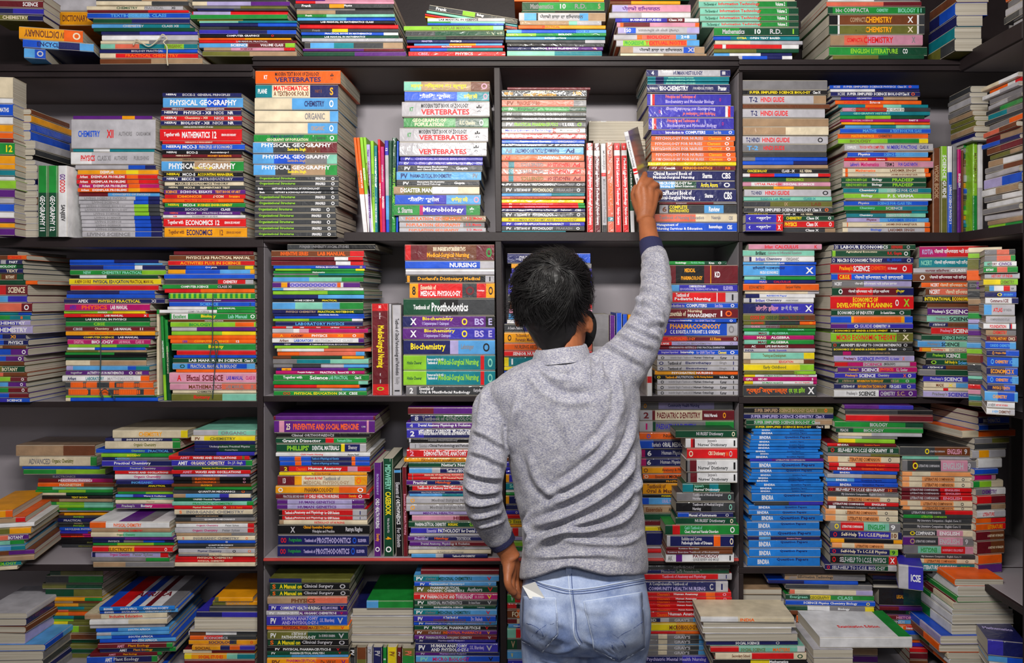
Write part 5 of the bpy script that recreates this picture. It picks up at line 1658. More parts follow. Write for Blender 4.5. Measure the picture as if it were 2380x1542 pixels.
def book_geo(Wd, Dp, T, bands, texts, rnd):
    """cover mesh lists, page block lists; local x along the spine, y into the book, z thickness"""
    t = min(.0008, T*.10); r = min(T*.22, .0035)
    prof = [(Dp,T),(r,T),(r*.3,T-r*.3),(0,T-r),(0,r),(r*.3,r*.3),(r,0),(Dp,0),(Dp,t),(r+t,t),(t,r+t),(t,T-r-t),(r+t,T-t),(Dp,T-t)]
    if T < .004: prof = [(Dp,T),(0,T),(0,0),(Dp,0),(Dp,t),(t,t),(t,T-t),(Dp,T-t)]
    n = len(prof); nsp = 5 if n == 14 else 1
    s0 = 1 if n == 14 else 1
    codes = [k for _, k in bands]
    WRAP[0] = rnd.random() < (.4 if codes[0] in ('bk','dg','pu','nv','mr') else .15) and T > .008
    main = max(range(len(bands)), key=lambda i: ((bands[i+1][0] if i+1 < len(bands) else 1)-bands[i][0]))
    W_ = '~' if WRAP[0] else ''
    mats = []
    def mi(m):
        if m not in mats: mats.append(m)
        return mats.index(m)
    mainm = mi(cover_mat(W_+codes[main]))
    tb = getattr(bands, 'top', None)
    fr = sorted(set([b[0] for b in bands]+([b[0] for b in tb] if tb else [])))
    at = lambda bb, f: [k for q, k in bb if q <= f+1e-6][-1]
    xs = [f*Wd for f in fr]+[Wd]
    V, F, FM = [], [], []
    for x in xs:
        for (y, z) in prof: V.append((x, y, z))
    for i in range(len(xs)-1):
        bm = mi(cover_mat(W_+at(bands, fr[i]))); tm = mi(cover_mat(W_+at(tb, fr[i]))) if tb else mainm
        for j in range(n):
            k = (j+1) % n
            F.append((i*n+j, (i+1)*n+j, (i+1)*n+k, i*n+k))
            FM.append(bm if (1 <= j <= (5 if n == 14 else 1)) else (tm if j == 0 else mainm))
    if n == 14: quads = [(j, j+1, 12-j, 13-j) for j in range(6)]; caps = [(0,1,12,13),(1,2,11,12),(2,3,11),(3,4,10,11),(4,5,10),(5,6,9,10),(6,7,8,9)]
    else: caps = [(0,1,6,7),(1,2,5,6),(2,3,4,5)]
    L = (len(xs)-1)*n
    for c in caps:
        F.append(tuple(c)); FM.append(mi(cover_mat(W_+codes[0])) )
        F.append(tuple(L+q for q in reversed(c))); FM.append(mi(cover_mat(W_+codes[-1])))
    for (code, flags, a, b, s) in texts:
        vs, fs, tw, th = glyphs(s)
        if not vs: continue
        bw = (b-a)*Wd; half = ('t' in flags) or ('d' in flags)
        bh = T*(.36 if half else .56)
        zc = T*(.5 if not half else (.72 if 't' in flags else .32))
        sy = bh/th; sx = min(bw/tw, sy*1.3)
        if sx < sy*.5: sy = sx/.5
        cx = (a+b)/2*Wd
        u = -1 if 'u' in flags else 1
        m = mi(ink_mat(code)); n0 = len(V)
        if 'c' in flags:
            sx = bw/tw; sy = min(sx*1.6, .16*Dp/th)
            for (x, y) in vs: V.append((cx+(x-tw/2)*sx, Dp*.38+(y-th/2)*sy, T+.0003))
            for q in fs: F.append(tuple(n0+k for k in q)); FM.append(m)
            continue
        for (x, y) in vs: V.append((cx+u*(x-tw/2)*sx, -.00035, zc+u*(y-th/2)*sy))
        for q in fs: F.append(tuple(n0+k for k in q)); FM.append(m)
    m_ = .0008
    pv, pf = box_vf(m_, Wd-m_, t*.9, Dp-.001, t*.98, T-t*.98)
    return V, F, FM, mats, pv, pf
BRANDS = set('''neeraj pradeep's arihant bindra pv frank nr elsevier lehninger grant's netter's jaypee's cash's gray's robbins cotran chaurasia's guyton
hall inderbir singh's brunner suddarth's hinkle cheever kotia lakhmir lakhmir's arundeep's ncert cbs gph mag bbc compacta brilliant together with peachi evergreen phillips'
burket's dorland's master amit unified shiv das novel icse savindra singh authors springfield beginners t-2 dr. o * k. park'''.split())
STOP = set('of and for in to the a an & with by on -'.split())
def short_title(texts):
    best = None
    for (code, flags, a, b, s) in texts:
        if any(ord(ch) > 0x250 for ch in s):
            cand = (b-a, ['indic', 'script'])
        else:
            wds = []
            for x in s.lower().split():
                x = x.strip('().,|*<>-')
                if x in BRANDS or (len(x) < 2) or not x[0].isalpha(): continue
                wds.append(x)
            wds = wds[:3]
            while wds and wds[-1] in STOP: wds.pop()
            while wds and wds[0] in STOP: wds.pop(0)
            if not wds or len(''.join(wds)) < 5 or len(s) > 3*max(1, len(s.split())) and set(s) <= set('O I'): continue
            cand = (b-a, wds)
        if best is None or cand[0] > best[0]: best = cand
    return best[1] if best else None
PH = {
 (1,1):'dark corner pile on the top shelf',(1,2):'top-shelf heap with the yellow dictionary',(1,3):'half-hidden top-shelf dictionary pile',
 (1,4):'top-shelf pile tied with white string',(1,5):'top-shelf computer-graphics pile',(1,6):'top-shelf pile before the tilted manuals',
 (1,7):'top-shelf pile under the tilted manuals',(1,8):'tilted top-shelf manual heap',(1,9):'top-shelf pile with mathematics ten',
 (1,10):'top-shelf business-studies pile',(1,11):'top-shelf information-technology pile',(1,12):'top-shelf pile of reference guides',
 (1,13):'angled top-shelf corner pile',(1,14):'side-wall pile on the top shelf',
 (2,1):'bright corner pile on second shelf',(2,2):'page-side pile by green uprights',(2,3):'pile topped by wrapped chemistry volume',
 (2,4):'study-guide pile beside wrapped chemistry',(2,5):'pile topped by orange zoology book',(2,6):'pile with three white zoology books',
 (2,7):'pharmacy pile beside red uprights',(2,8):'stack behind the red uprights',(2,9):"pile beside the man's raised hand",
 (2,10):'worn grey second-shelf pile',(2,11):'hindi-dictionary pair before worn pile',(2,12):'second-shelf pile topped by science physics',
 (2,13):'narrow pile between corner uprights',(2,14):'faded pile above corner uprights',(2,15):'side-wall pile on second shelf',
 (3,1):'third-shelf pile showing white page-ends',(3,2):'twine-tied pile topped by blue book',(3,3):'twine-tied pile with green-striped book',
 (3,4):'lab-manual pile topped by reds',(3,5):'pile of biochemistry and surgical-nursing',(3,6):"pile behind the man's head",
 (3,7):"pile beside the man's raised sleeve",(3,8):'pile topped by pink calculus book',(3,9):'pile topped by labour economics',
 (3,10):'slanted pile topped by magenta book',(3,11):'edge-on pile beside slanted one',(3,12):'corner pile of atlases and histories',
 (4,1):'fourth-shelf corner pile of loose books',(4,2):'pile under the thick tan book',(4,3):'shaded low physics pile',
 (4,4):'pile with purple botany spine',(4,5):'organic-chemistry pile under curled cover',(4,6):'waves-and-oscillations pile',
 (4,7):'pile topped by purple medicine book',(4,8):"pile behind the man's elbow",(4,9):"pile between the man's arm and waist",
 (4,10):'paediatric-dentistry pair',(4,11):'oral-medicine pile behind dictionaries',(4,12):"nurses'-dictionary pile",
 (4,13):'blue question-paper pile',(4,14):'self-help guide pile',(4,15):'literature-companion pile',(4,16):'crooked pile by dark post',
 (5,1):'bottom-shelf corner pile of page-ends',(5,2):'yellow-green bottom-shelf pile',(5,3):'bottom pile topped by blue covers',
 (5,4):'bottom-shelf sociology pile',(5,5):'pile topped by clinical surgery',(5,6):'page-side stack above small uprights',
 (5,7):'pile topped by medicinal chemistry',(5,8):"pile below the man's hanging hand",(5,9):"pile beside the man's jeans",
 (5,10):'page-side pile on bottom shelf',(5,11):'jutting social-science pile',(5,12):'bottom information-technology pile',
 (5,13):'pile with black legal book',(5,14):'thick booklet stack at front',(5,15):'bowed heap topped by orange book',
 (5,16):'loose heap beside bowed books',(5,17):'front corner mathematics pile'}
PV = {(2,1):'upright green-and-white books',(2,2):'upright books beside zoology pile',(2,3):'upright medical-laboratory books',(2,4):'upright books by worn pile',
 (2,5):'corner uprights on second shelf',(3,1):'upright books between tied piles',(3,2):'upright nursing volumes',(3,3):"upright books behind the man's shoulder",
 (3,4):'upright books under raised arm',(4,1):'uprights with midwifery casebook',(4,2):'hidden uprights by waist',(4,3):'leaning corner uprights',(5,1):'small uprights on bottom shelf'}
ORD = 'first second third fourth fifth sixth seventh eighth ninth tenth eleventh twelfth thirteenth fourteenth fifteenth sixteenth seventeenth eighteenth nineteenth twentieth'.split()
ORD += ['twenty-'+o for o in ORD[:9]]+['thirtieth']+['thirty-'+o for o in ORD[:9]]
def zboard(shelf, pxm):
    key = 'L' if pxm < (798 if shelf == 2 and pxm < 790 else 604) else ('C' if pxm < 1716 else 'R')
    return zp(SHELF[key][(0,2,4,6,8)[shelf-1]])
recs = []
_t = xp(1)-xp(0)
DIV = {2: [(xp(1148), xp(1166)), (xp(1716), xp(1725.5))], 3: [(xp(599), xp(613)), (xp(1151), xp(1171.5)), (xp(1716), xp(1725.5))],
       4: [(xp(599), xp(613)), (xp(1157), xp(1175.5)), (xp(1716), xp(1727.5))], 5: [(xp(599), xp(613)), (xp(1161), xp(1178.5)), (xp(1716), xp(1727.5))]}
def occluded(px, py):
    if 1195 < px < 1375 and 600 < py < 810: return True
    if 1190 < px < 1490 and 830 < py < 1542: return True
    if 1095 < px < 1200 and 920 < py < 1240: return True
    if 1490 < px < 1550 and 590 < py < 740: return True
    return False
def visarea(x0, x1, y0, y1):
    n = c = 0
    for i in range(8):
        px = x0+(x1-x0)*(i+.5)/8; py = (y0+y1)/2; n += 1
        if 0 <= px <= 2380 and 0 <= py <= 1542 and not occluded(px, py): c += 1
    return max(0, x1-x0)*max(0, y1-y0)*c/n
def ptexts(segs):
    out = []
    for s in segs:
        p = s.split(' ', 3)
        if len(p) < 4: continue
        out.append((p[0][:2], p[0][2:], float(p[1])/100, float(p[2])/100, p[3]))
    return out
def flush(pile):
    if not pile: return
    kind, sh, ix, prm, T, rows = pile
    ox, oy, sc = T
    opt = {}
    n = len(rows)
    if kind == 'P':
        f = prm[0].split(); xl, xr, yb = map(float, f[:3])
        if len(prm) > 1:
            for kv in prm[1].split(','):
                k, v = kv.split('='); opt[k] = float(v)
        Y = opt.get('y', 0)/1000; dep = opt.get('d', 180)/1000; ang = math.radians(opt.get('a', 0)); yaw = math.radians(opt.get('yaw', 0)); roll = math.radians(opt.get('r', 0))
        # books sharing a pile level side by side are split into separate columns by the data
        tops = [oy+float(r[0].split(',')[0])/sc for r in rows]
        ybt = oy+yb/sc
        pxm = ox+(xl+xr)/2/sc
        zb = zboard(sh, 700 if (sh == 1 and pxm < 604 and ox+xr/sc > 604) else pxm)
        z_top = zp(tops[0], Y); z_bot = zp(ybt, Y)
        raised = abs(z_bot-zb) > .045
        if raised: zb = z_bot
        k = (z_top-zb)/(z_top-z_bot)
        zs = [zb+(zp(t, Y)-z_bot)*k for t in tops]+[zb+.0006]
        for i, r in enumerate(rows):
            h = r[0].split(',')
            a, b = (float(h[1]), float(h[2])) if len(h) > 2 else (xl, xr)
            flip, bands = parse_color(r[1]); texts = ptexts(r[2])
            pa, pb = ox+a/sc, ox+b/sc
            yy = Y+random.uniform(-.004, .004)
            an = ang+yaw+(random.uniform(-.012, .012))
            X0 = xp(pa, yy)
            # length so that the far end of the spine lands on the seen end
            kk = (pb-VX)*S/D
            Wd = (kk*(D+yy)-X0)/(math.cos(an)+kk*math.sin(an))
            Wd = max(.05, min(.34, Wd))
            if sh > 1 and not ang and not opt.get('s'):
                for (da, db) in DIV[sh]:       # keep clear of the uprights of the bookcase
                    if X0 < da and X0+Wd > da and X0+Wd < db+.03: Wd = da-.0006-X0
                    elif X0 < db and X0+Wd > db and X0 > da-.03: Wd -= db+.0006-X0; X0 = db+.0006
            T = max(.0018, zs[i]-zs[i+1]-.0003)
            dp = max(.06, dep*random.uniform(.96, 1.04))
            if an > .2: dp = min(dp, .2)
            if not ang: dp = min(dp, BACK-.006-yy)
            loc = Vector((X0, yy, zs[i+1])); mat = Matrix.Translation(loc) @ Matrix.Rotation(-an, 4, 'Z') @ Matrix.Rotation(-roll, 4, 'Y')
            sd = opt.get('s', 0)
            if sd:
                X1 = xp(pb, yy); Dx = max(.05, X1-X0); Wd = dep*random.uniform(.95, 1.05); dp = Dx
                if sd > 0: mat = Matrix.Translation((X1, yy, zs[i+1])) @ Matrix.Rotation(math.pi/2+random.uniform(-.03, .03), 4, 'Z')
                else: mat = Matrix.Translation((X0, yy+Wd, zs[i+1])) @ Matrix.Rotation(-math.pi/2+random.uniform(-.03, .03), 4, 'Z')
            if flip: mat = mat @ Matrix.Translation((Wd, dp, 0)) @ Matrix.Rotation(math.pi, 4, 'Z')
            recs.append(dict(kind='P', key=(sh, ix), pos=i, n=n, W=Wd, D=dp, T=T, bands=bands, texts=texts, mat=mat, flip=flip,
                             area=visarea(pa, pb, tops[i], tops[i+1] if i+1 < n else ybt)))
    elif kind == 'V':
        yt, yb = map(float, prm[0].split()[:2])
        if len(prm) > 1:
            for kv in prm[1].split(','):
                k, v = kv.split('='); opt[k] = float(v)
        Y = opt.get('y', 0)/1000
        for i, r in enumerate(rows):
            h = [float(q) for q in r[0].split(',')]
            flip, bands = parse_color(r[1]); texts = ptexts(r[2])
            lean = math.radians(h[3] if len(h) > 3 else 0)*.5
            top = h[2] if len(h) > 2 else yt
            pa, pb = ox+h[0]/sc, ox+h[1]/sc; py = oy+top/sc
            p = W(pa, py, Y); zb = zboard(sh, pa); z_bot = zp(oy+yb/sc, Y)
            if abs(z_bot-zb) > .045: zb = z_bot
            T = (pb-pa)*S*(D+Y)/D-.0006
            Ln = (p.z-zb)/math.cos(lean)-abs(T*math.tan(lean))-.0005
            dp = min(opt.get('d', 170)/1000, BACK-.006-Y)
            mat = Matrix.Translation(p) @ Matrix.Rotation(math.pi/2-lean, 4, 'Y')
            recs.append(dict(kind='V', key=(sh, ix), pos=i, n=n, W=Ln, D=dp, T=max(.002, T), bands=bands, texts=texts, mat=mat, flip=False,
                             area=visarea(pa, pb, py, oy+yb/sc)))
    elif kind == 'R':
        x, y0, y1 = map(float, prm[0].split()[:3])
        ys = [oy+float(r[0])/sc for r in rows]
        zb = zp((133, 541)[sh-1])+.0005
        zt = zp(ys[0], y1); zl = [zb+(zp(q, y1)-zp(ys[-1]+8, y1))*(zt-zb)/(zt-zp(ys[-1]+8, y1)) for q in ys]+[zb]
        for i, r in enumerate(rows):
            flip, bands = parse_color(r[1])
            jy = random.uniform(-.012, .012)
            an = math.pi/2+random.uniform(-.05, .05)
            mat = Matrix.Translation((x+random.uniform(-.008, .006), y0+jy-.005, zl[i+1])) @ Matrix.Rotation(-an, 4, 'Z')
            recs.append(dict(kind='P', key=(sh, ix), pos=i, n=n, W=y0-y1-.012, D=.17, T=zl[i]-zl[i+1]-.0003, bands=bands, texts=[], mat=mat, flip=False, area=300))
cur = None; TT = None
for line in DATA.strip().split('\n'):
    line = line.rstrip()
    if not line: continue
    if line[0] == 'T': flush(cur); cur = None; TT = tuple(map(float, line.split()[1:])); continue
    if line[0] in 'PVR':
        flush(cur); hd, *rest = line.split(';'); k, a, b = hd.split(); cur = (k, int(a), int(b), rest, TT, []); continue
    hd, *segs = line.split('|'); a = hd.split(); cur[5].append((a[0], a[1], segs))
flush(cur)
recs.sort(key=lambda r: -r['area'])
NBOOK = 300
PM = page_mat()
used = set()
for r in recs[:NBOOK]:
    V, F, FM, mats, pv, pf = book_geo(r['W'], r['D'], r['T'], r['bands'], r['texts'], random)
    o = mesh_obj('book', V, F, mats, FM)
    o.matrix_world = r['mat']
    p = mesh_obj('page_block', pv, pf, [PM]); p.parent = o
    codes = [k for _, k in r['bands']]
    b = r['bands']; main = max(range(len(b)), key=lambda i: ((b[i+1][0] if i+1 < len(b) else 1)-b[i][0]))
    ttl = short_title(r['texts'])
    ph = (PH if r['kind'] == 'P' else PV).get(r['key'], 'shelf pile')
    col = NAMES[codes[main]]
    if r['flip']: d = 'book turned page-side out'
    elif ttl == ['indic', 'script']: d = col+' book lettered in indian script'; ttl = None
    elif ttl: d = col+' book titled '+' '.join(ttl)
    else:
        others = [NAMES[c] for c in codes if c != codes[main]]
        d = col+' book'+(' with '+others[0]+' on its spine' if others else ' with plain spine')
    nd, nu = r['pos'], r['n']-1-r['pos']
    if r['kind'] == 'P':
        if nd == 0: place = ', topmost of the '
        elif nu == 0: place = ', lowest of the '
        elif nd <= nu: place = ', '+ORD[nd]+' down the '
        else: place = ', '+ORD[nu]+' up the '
    else: place = ', '+ORD[nd]+' along the '
    lab = d+place+ph
    while len(lab.replace(',', '').split()) > 16 and ttl and len(ttl) > 1:
        ttl = ttl[:-1]; lab = col+' book titled '+' '.join(ttl)+place+ph
    if len(lab.replace(',', '').split()) > 16: lab = col+' book'+place+ph
    tag(o, lab, 'book', 'books in the '+ph)
# every other book, past the three hundred largest: one mass of books
V, F, FM, mats = [], [], [], []
for r in recs[NBOOK:]:
    v, f, fm, ms, pv, pf = book_geo(r['W'], r['D'], r['T'], r['bands'], r['texts'], random)
    for m in ms+[PM]:
        if m not in mats: mats.append(m)
    mp = [mats.index(m) for m in ms]; n = len(V)
    V += [r['mat'] @ Vector(q) for q in v]; F += [tuple(i+n for i in q) for q in f]; FM += [mp[k] for k in fm]
    n = len(V); V += [r['mat'] @ Vector(q) for q in pv]; F += [tuple(i+n for i in q) for q in pf]; FM += [mats.index(PM)]*6
so = mesh_obj('smaller_books', V, F, mats, FM); so['kind'] = 'stuff'
so['label'] = 'the many thinner and farther books filling the piles on all shelves'; so['category'] = 'books'
print('BOOKS', len(recs), 'smallest single', recs[NBOOK-1]['area'])
# ------------------------------------------------------------------ the man
import numpy as np
def tube(V, F, pts, seg=18, flat=1.0):
    """pts: list of (Vector, radius); closed tapered tube"""
    n0 = len(V); m = len(pts)
    for i, (p, r) in enumerate(pts):
        a = pts[max(0, i-1)][0]; b = pts[min(m-1, i+1)][0]; t = (b-a).normalized()
        u = t.cross(Vector((0, 1, 0)))
        if u.length < .2: u = t.cross(Vector((1, 0, 0)))
        u.normalize(); v = t.cross(u)
        for k in range(seg):
            an = 2*math.pi*k/seg; V.append(p+u*math.cos(an)*r+v*math.sin(an)*r*flat)
    for i in range(m-1):
        for k in range(seg):
            k2 = (k+1) % seg; F.append((n0+i*seg+k, n0+i*seg+k2, n0+(i+1)*seg+k2, n0+(i+1)*seg+k))
    for e, rev in ((0, True), (m-1, False)):
        p, r = pts[e]; q = pts[1][0] if e == 0 else pts[m-2][0]
        V.append(p+(p-q).normalized()*r*.7); c = len(V)-1
        for k in range(seg):
            k2 = (k+1) % seg
            F.append((n0+e*seg+k2, n0+e*seg+k, c) if rev else (n0+e*seg+k, n0+e*seg+k2, c))
def dens(pts, n=6):
    out = []
    for i in range(len(pts)-1):
        p0 = pts[max(0, i-1)]; p1 = pts[i]; p2 = pts[i+1]; p3 = pts[min(len(pts)-1, i+2)]
        for k in range(n):
            t = k/n
            f = lambda a, b, c, d: .5*((2*b)+(c-a)*t+(2*a-5*b+4*c-d)*t*t+(3*b-a-3*c+d)*t**3)
            out.append((Vector([f(p0[0][j], p1[0][j], p2[0][j], p3[0][j]) for j in range(3)]), f(p0[1], p1[1], p2[1], p3[1])))
    out.append(pts[-1]); return out
def T4(lst): return [(W(a, b, y), r) for a, b, y, r in lst]
def loft(V, F, rings, seg=48, ex=2.3, skew=None):
    """rings: (py_left, py_right, xleft, xright, Yc, hd_back, hd_front)"""
    n0 = len(V)
    for (pl, pr, xl, xr, Yc, hb, hf) in rings:
        for k in range(seg):
            a = 2*math.pi*k/seg; c, s_ = math.cos(a), math.sin(a)
            cc = math.copysign(abs(c)**(2/ex), c); ss = math.copysign(abs(s_)**(2/ex), s_)
            px = (xl+xr)/2+(xr-xl)/2*cc; py = pl+(pr-pl)*(cc+1)/2
            L = W(px, py, Yc); L.y = Yc+(hf if ss > 0 else hb)*ss
            if ss < 0: L.z = EYE-(py-HY)*S*(D+L.y)/D
            V.append(L)
    m = len(rings)
    for i in range(m-1):
        for k in range(seg):
            k2 = (k+1) % seg; F.append((n0+i*seg+k, n0+(i+1)*seg+k, n0+(i+1)*seg+k2, n0+i*seg+k2))
    F.append(tuple(n0+k for k in range(seg))); F.append(tuple(n0+(m-1)*seg+k for k in reversed(range(seg))))
def interp(rows, n=5):
    out = []
    for i in range(len(rows)-1):
        p = [rows[max(0, i-1)], rows[i], rows[i+1], rows[min(len(rows)-1, i+2)]]
        for k in range(n):
            t = k/n
            out.append(tuple(.5*((2*b)+(c-a)*t+(2*a-5*b+4*c-d)*t*t+(3*b-a-3*c+d)*t**3) for a, b, c, d in zip(*p)))
    out.append(rows[-1]); return out
def fuse(V, F, vox, smooth):
    me = bpy.data.meshes.new('f'); me.from_pydata([tuple(v) for v in V], [], F); me.update()
    bm = bmesh.new(); bm.from_mesh(me); bmesh.ops.recalc_face_normals(bm, faces=bm.faces); bm.to_mesh(me); bm.free()
    o = bpy.data.objects.new('f', me); COL.objects.link(o)
    r = o.modifiers.new('r', 'REMESH'); r.mode = 'VOXEL'; r.voxel_size = vox
    s = o.modifiers.new('s', 'SMOOTH'); s.factor = .5; s.iterations = smooth
    out = bpy.data.meshes.new_from_object(o.evaluated_get(bpy.context.evaluated_depsgraph_get()))
    bpy.data.objects.remove(o); bpy.data.meshes.remove(me)
    out.polygons.foreach_set('use_smooth', [True]*len(out.polygons))
    return out
def getco(me):
    a = np.empty(len(me.vertices)*3, dtype=np.float64); me.vertices.foreach_get('co', a); a = a.reshape(-1, 3)
    b = np.empty(len(me.vertices)*3, dtype=np.float64); me.vertices.foreach_get('normal', b); return a, b.reshape(-1, 3)
def topx(co):
    k = S*(D+co[:, 1])/D
    return np.stack([co[:, 0]/k+VX, HY-(co[:, 2]-EYE)/k], axis=1)
def ridge(px, poly, w, amp, valley=.6):
    d = np.full(len(px), 1e9); sd = np.zeros(len(px)); tt = np.zeros(len(px)); L = 0
    segs = []
    for a, b in zip(poly[:-1], poly[1:]): segs.append((np.array(a, float), np.array(b, float)))
    tot = sum(np.linalg.norm(b-a) for a, b in segs)
    for a, b in segs:
        ab = b-a; l = np.linalg.norm(ab); t = np.clip(((px-a)@ab)/(l*l), 0, 1)
        q = a+t[:, None]*ab; dv = px-q; dd = np.linalg.norm(dv, axis=1)
        m = dd < d; d = np.where(m, dd, d)
        sg = np.sign(ab[0]*(px[:, 1]-a[1])-ab[1]*(px[:, 0]-a[0])); sd = np.where(m, sg*dd, sd); tt = np.where(m, (L+t*l)/tot, tt); L += l
    taper = np.clip(np.minimum(tt, 1-tt)*5, 0.15, 1)
    return taper*amp*(np.exp(-(sd/w)**2)-valley*np.exp(-((sd-1.5*w)/(w*.8))**2))
def curve_px(pts, n=10):
    out = []
    for i in range(len(pts)-1):
        p = [pts[max(0, i-1)], pts[i], pts[i+1], pts[min(len(pts)-1, i+2)]]
        for k in range(n):
            t = k/n; out.append(tuple(.5*((2*b)+(c-a)*t+(2*a-5*b+4*c-d)*t*t+(3*b-a-3*c+d)*t**3) for a, b, c, d in zip(*p)))
    out.append(pts[-1]); return out
def bvh_of(me): 
    return BVHTree.FromPolygons([v.co.copy() for v in me.vertices], [tuple(p.vertices) for p in me.polygons])
def on_surface(bvh, px, py, off=.001):
    eye = Vector((0, -D, EYE)); d = (W(px, py, 0)-eye).normalized()
    h = bvh.ray_cast(eye, d)
    if h[0] is None: return None, None
    nrm = h[1] if h[1].dot(d) < 0 else -h[1]
    return h[0]+nrm*off, nrm

man = bpy.data.objects.new('person', None); COL.objects.link(man); man.location = W(1357, 1400, -.42); man.location.z = 0
tag(man, 'man seen from behind in grey shirt and pale jeans reaching for a book', 'person')
def add(me_or, name, mats, parent=man):
    o = bpy.data.objects.new(name, me_or); COL.objects.link(o)
    me_or.materials.clear()
    for m in mats: me_or.materials.append(m)
    pl = parent; o.parent = pl; o.matrix_parent_inverse = Matrix.Translation(-man.location) if pl == man else Matrix.Identity(4)
    return o
M_skin = new_mat('brown_skin', lin((150,88,54)), rough=.5, spec=.35, noise_amt=.22, nscale=30, bump=.15, bscale=160)
M_hair = new_mat('black_hair', lin((15,13,15)), rough=.5, spec=.4, noise_amt=.4, nscale=60)
M_navy = new_mat('navy_rib_knit', lin((24,26,66)), rough=.85, bump=.5, bscale=220)
M_mask = new_mat('black_mask_cloth', lin((16,15,17)), rough=.8)
M_shoe = new_mat('dark_shoe', lin((40,36,34)), rough=.5)
M_sole = new_mat('pale_sole', lin((200,196,188)), rough=.7)
M_card = new_mat('white_paper', lin((228,228,226)), rough=.8)
def shirt_mat():
    m = bpy.data.materials.new('grey_heather_knit'); m.use_nodes = True
    nt = m.node_tree; N = nt.nodes.new; L = nt.links.new; b = nt.nodes['Principled BSDF']
    b.inputs['Roughness'].default_value = .9; b.inputs['Specular IOR Level'].default_value = .15; b.inputs['Sheen Weight'].default_value = .15
    tc = N('ShaderNodeTexCoord')
    mp = N('ShaderNodeMapping'); mp.inputs['Scale'].default_value = (260, 260, 560); mp.inputs['Rotation'].default_value = (0, .35, 0); L(tc.outputs['Object'], mp.inputs[0])
    n1 = N('ShaderNodeTexNoise'); n1.inputs['Scale'].default_value = 1; n1.inputs['Detail'].default_value = 3; L(mp.outputs[0], n1.inputs['Vector'])
    n2 = N('ShaderNodeTexNoise'); n2.inputs['Scale'].default_value = 55; n2.inputs['Detail'].default_value = 4; L(tc.outputs['Object'], n2.inputs['Vector'])
    r1 = N('ShaderNodeValToRGB'); L(n1.outputs['Fac'], r1.inputs[0])
    e = r1.color_ramp.elements; e[0].position = .36; e[1].position = .56
    e[0].color = (*lin((116,117,136)), 1); e[1].color = (*lin((156,155,161)), 1)
    x = e.new(.72); x.color = (*lin((178,177,181)), 1)
    r2 = N('ShaderNodeValToRGB'); L(n2.outputs['Fac'], r2.inputs[0]); e = r2.color_ramp.elements; e[0].position = .35; e[1].position = .65
    e[0].color = (.80, .80, .84, 1); e[1].color = (1, 1, 1, 1)
    mx = N('ShaderNodeMix'); mx.data_type = 'RGBA'; mx.blend_type = 'MULTIPLY'; mx.inputs[0].default_value = 1
    L(r1.outputs[0], mx.inputs[6]); L(r2.outputs[0], mx.inputs[7]); L(mx.outputs[2], b.inputs['Base Color'])
    bp = N('ShaderNodeBump'); bp.inputs['Strength'].default_value = .25; bp.inputs['Distance'].default_value = .001
    L(n1.outputs['Fac'], bp.inputs['Height']); L(bp.outputs[0], b.inputs['Normal'])
    return m
def denim_mat():
    m = bpy.data.materials.new('faded_denim'); m.use_nodes = True
    nt = m.node_tree; N = nt.nodes.new; L = nt.links.new; b = nt.nodes['Principled BSDF']
    b.inputs['Roughness'].default_value = .85; b.inputs['Specular IOR Level'].default_value = .2
    tc = N('ShaderNodeTexCoord')
    n1 = N('ShaderNodeTexNoise'); n1.inputs['Scale'].default_value = 9; n1.inputs['Detail'].default_value = 8; n1.inputs['Roughness'].default_value = .65; L(tc.outputs['Object'], n1.inputs['Vector'])
    r1 = N('ShaderNodeValToRGB'); L(n1.outputs['Fac'], r1.inputs[0]); e = r1.color_ramp.elements; e[0].position = .34; e[1].position = .66
    e[0].color = (*lin((112,130,172)), 1); e[1].color = (*lin((184,196,220)), 1)
    mp = N('ShaderNodeMapping'); mp.inputs['Scale'].default_value = (700, 700, 250); L(tc.outputs['Object'], mp.inputs[0])
    n2 = N('ShaderNodeTexNoise'); n2.inputs['Scale'].default_value = 1; L(mp.outputs[0], n2.inputs['Vector'])
    r2 = N('ShaderNodeValToRGB'); L(n2.outputs['Fac'], r2.inputs[0]); e = r2.color_ramp.elements; e[0].position = .3; e[1].position = .7
    e[0].color = (.82, .84, .88, 1); e[1].color = (1, 1, 1, 1)
    mx = N('ShaderNodeMix'); mx.data_type = 'RGBA'; mx.blend_type = 'MULTIPLY'; mx.inputs[0].default_value = 1
    L(r1.outputs[0], mx.inputs[6]); L(r2.outputs[0], mx.inputs[7]); L(mx.outputs[2], b.inputs['Base Color'])
    bp = N('ShaderNodeBump'); bp.inputs['Strength'].default_value = .35; bp.inputs['Distance'].default_value = .001
    L(n2.outputs['Fac'], bp.inputs['Height']); L(bp.outputs[0], b.inputs['Normal'])
    return m
M_shirt, M_denim = shirt_mat(), denim_mat()
M_seam = new_mat('denim_seam', lin((70,88,136)), rough=.9, bump=.4, bscale=300)
M_seamlight = new_mat('worn_denim_edge', lin((176,188,210)), rough=.9)

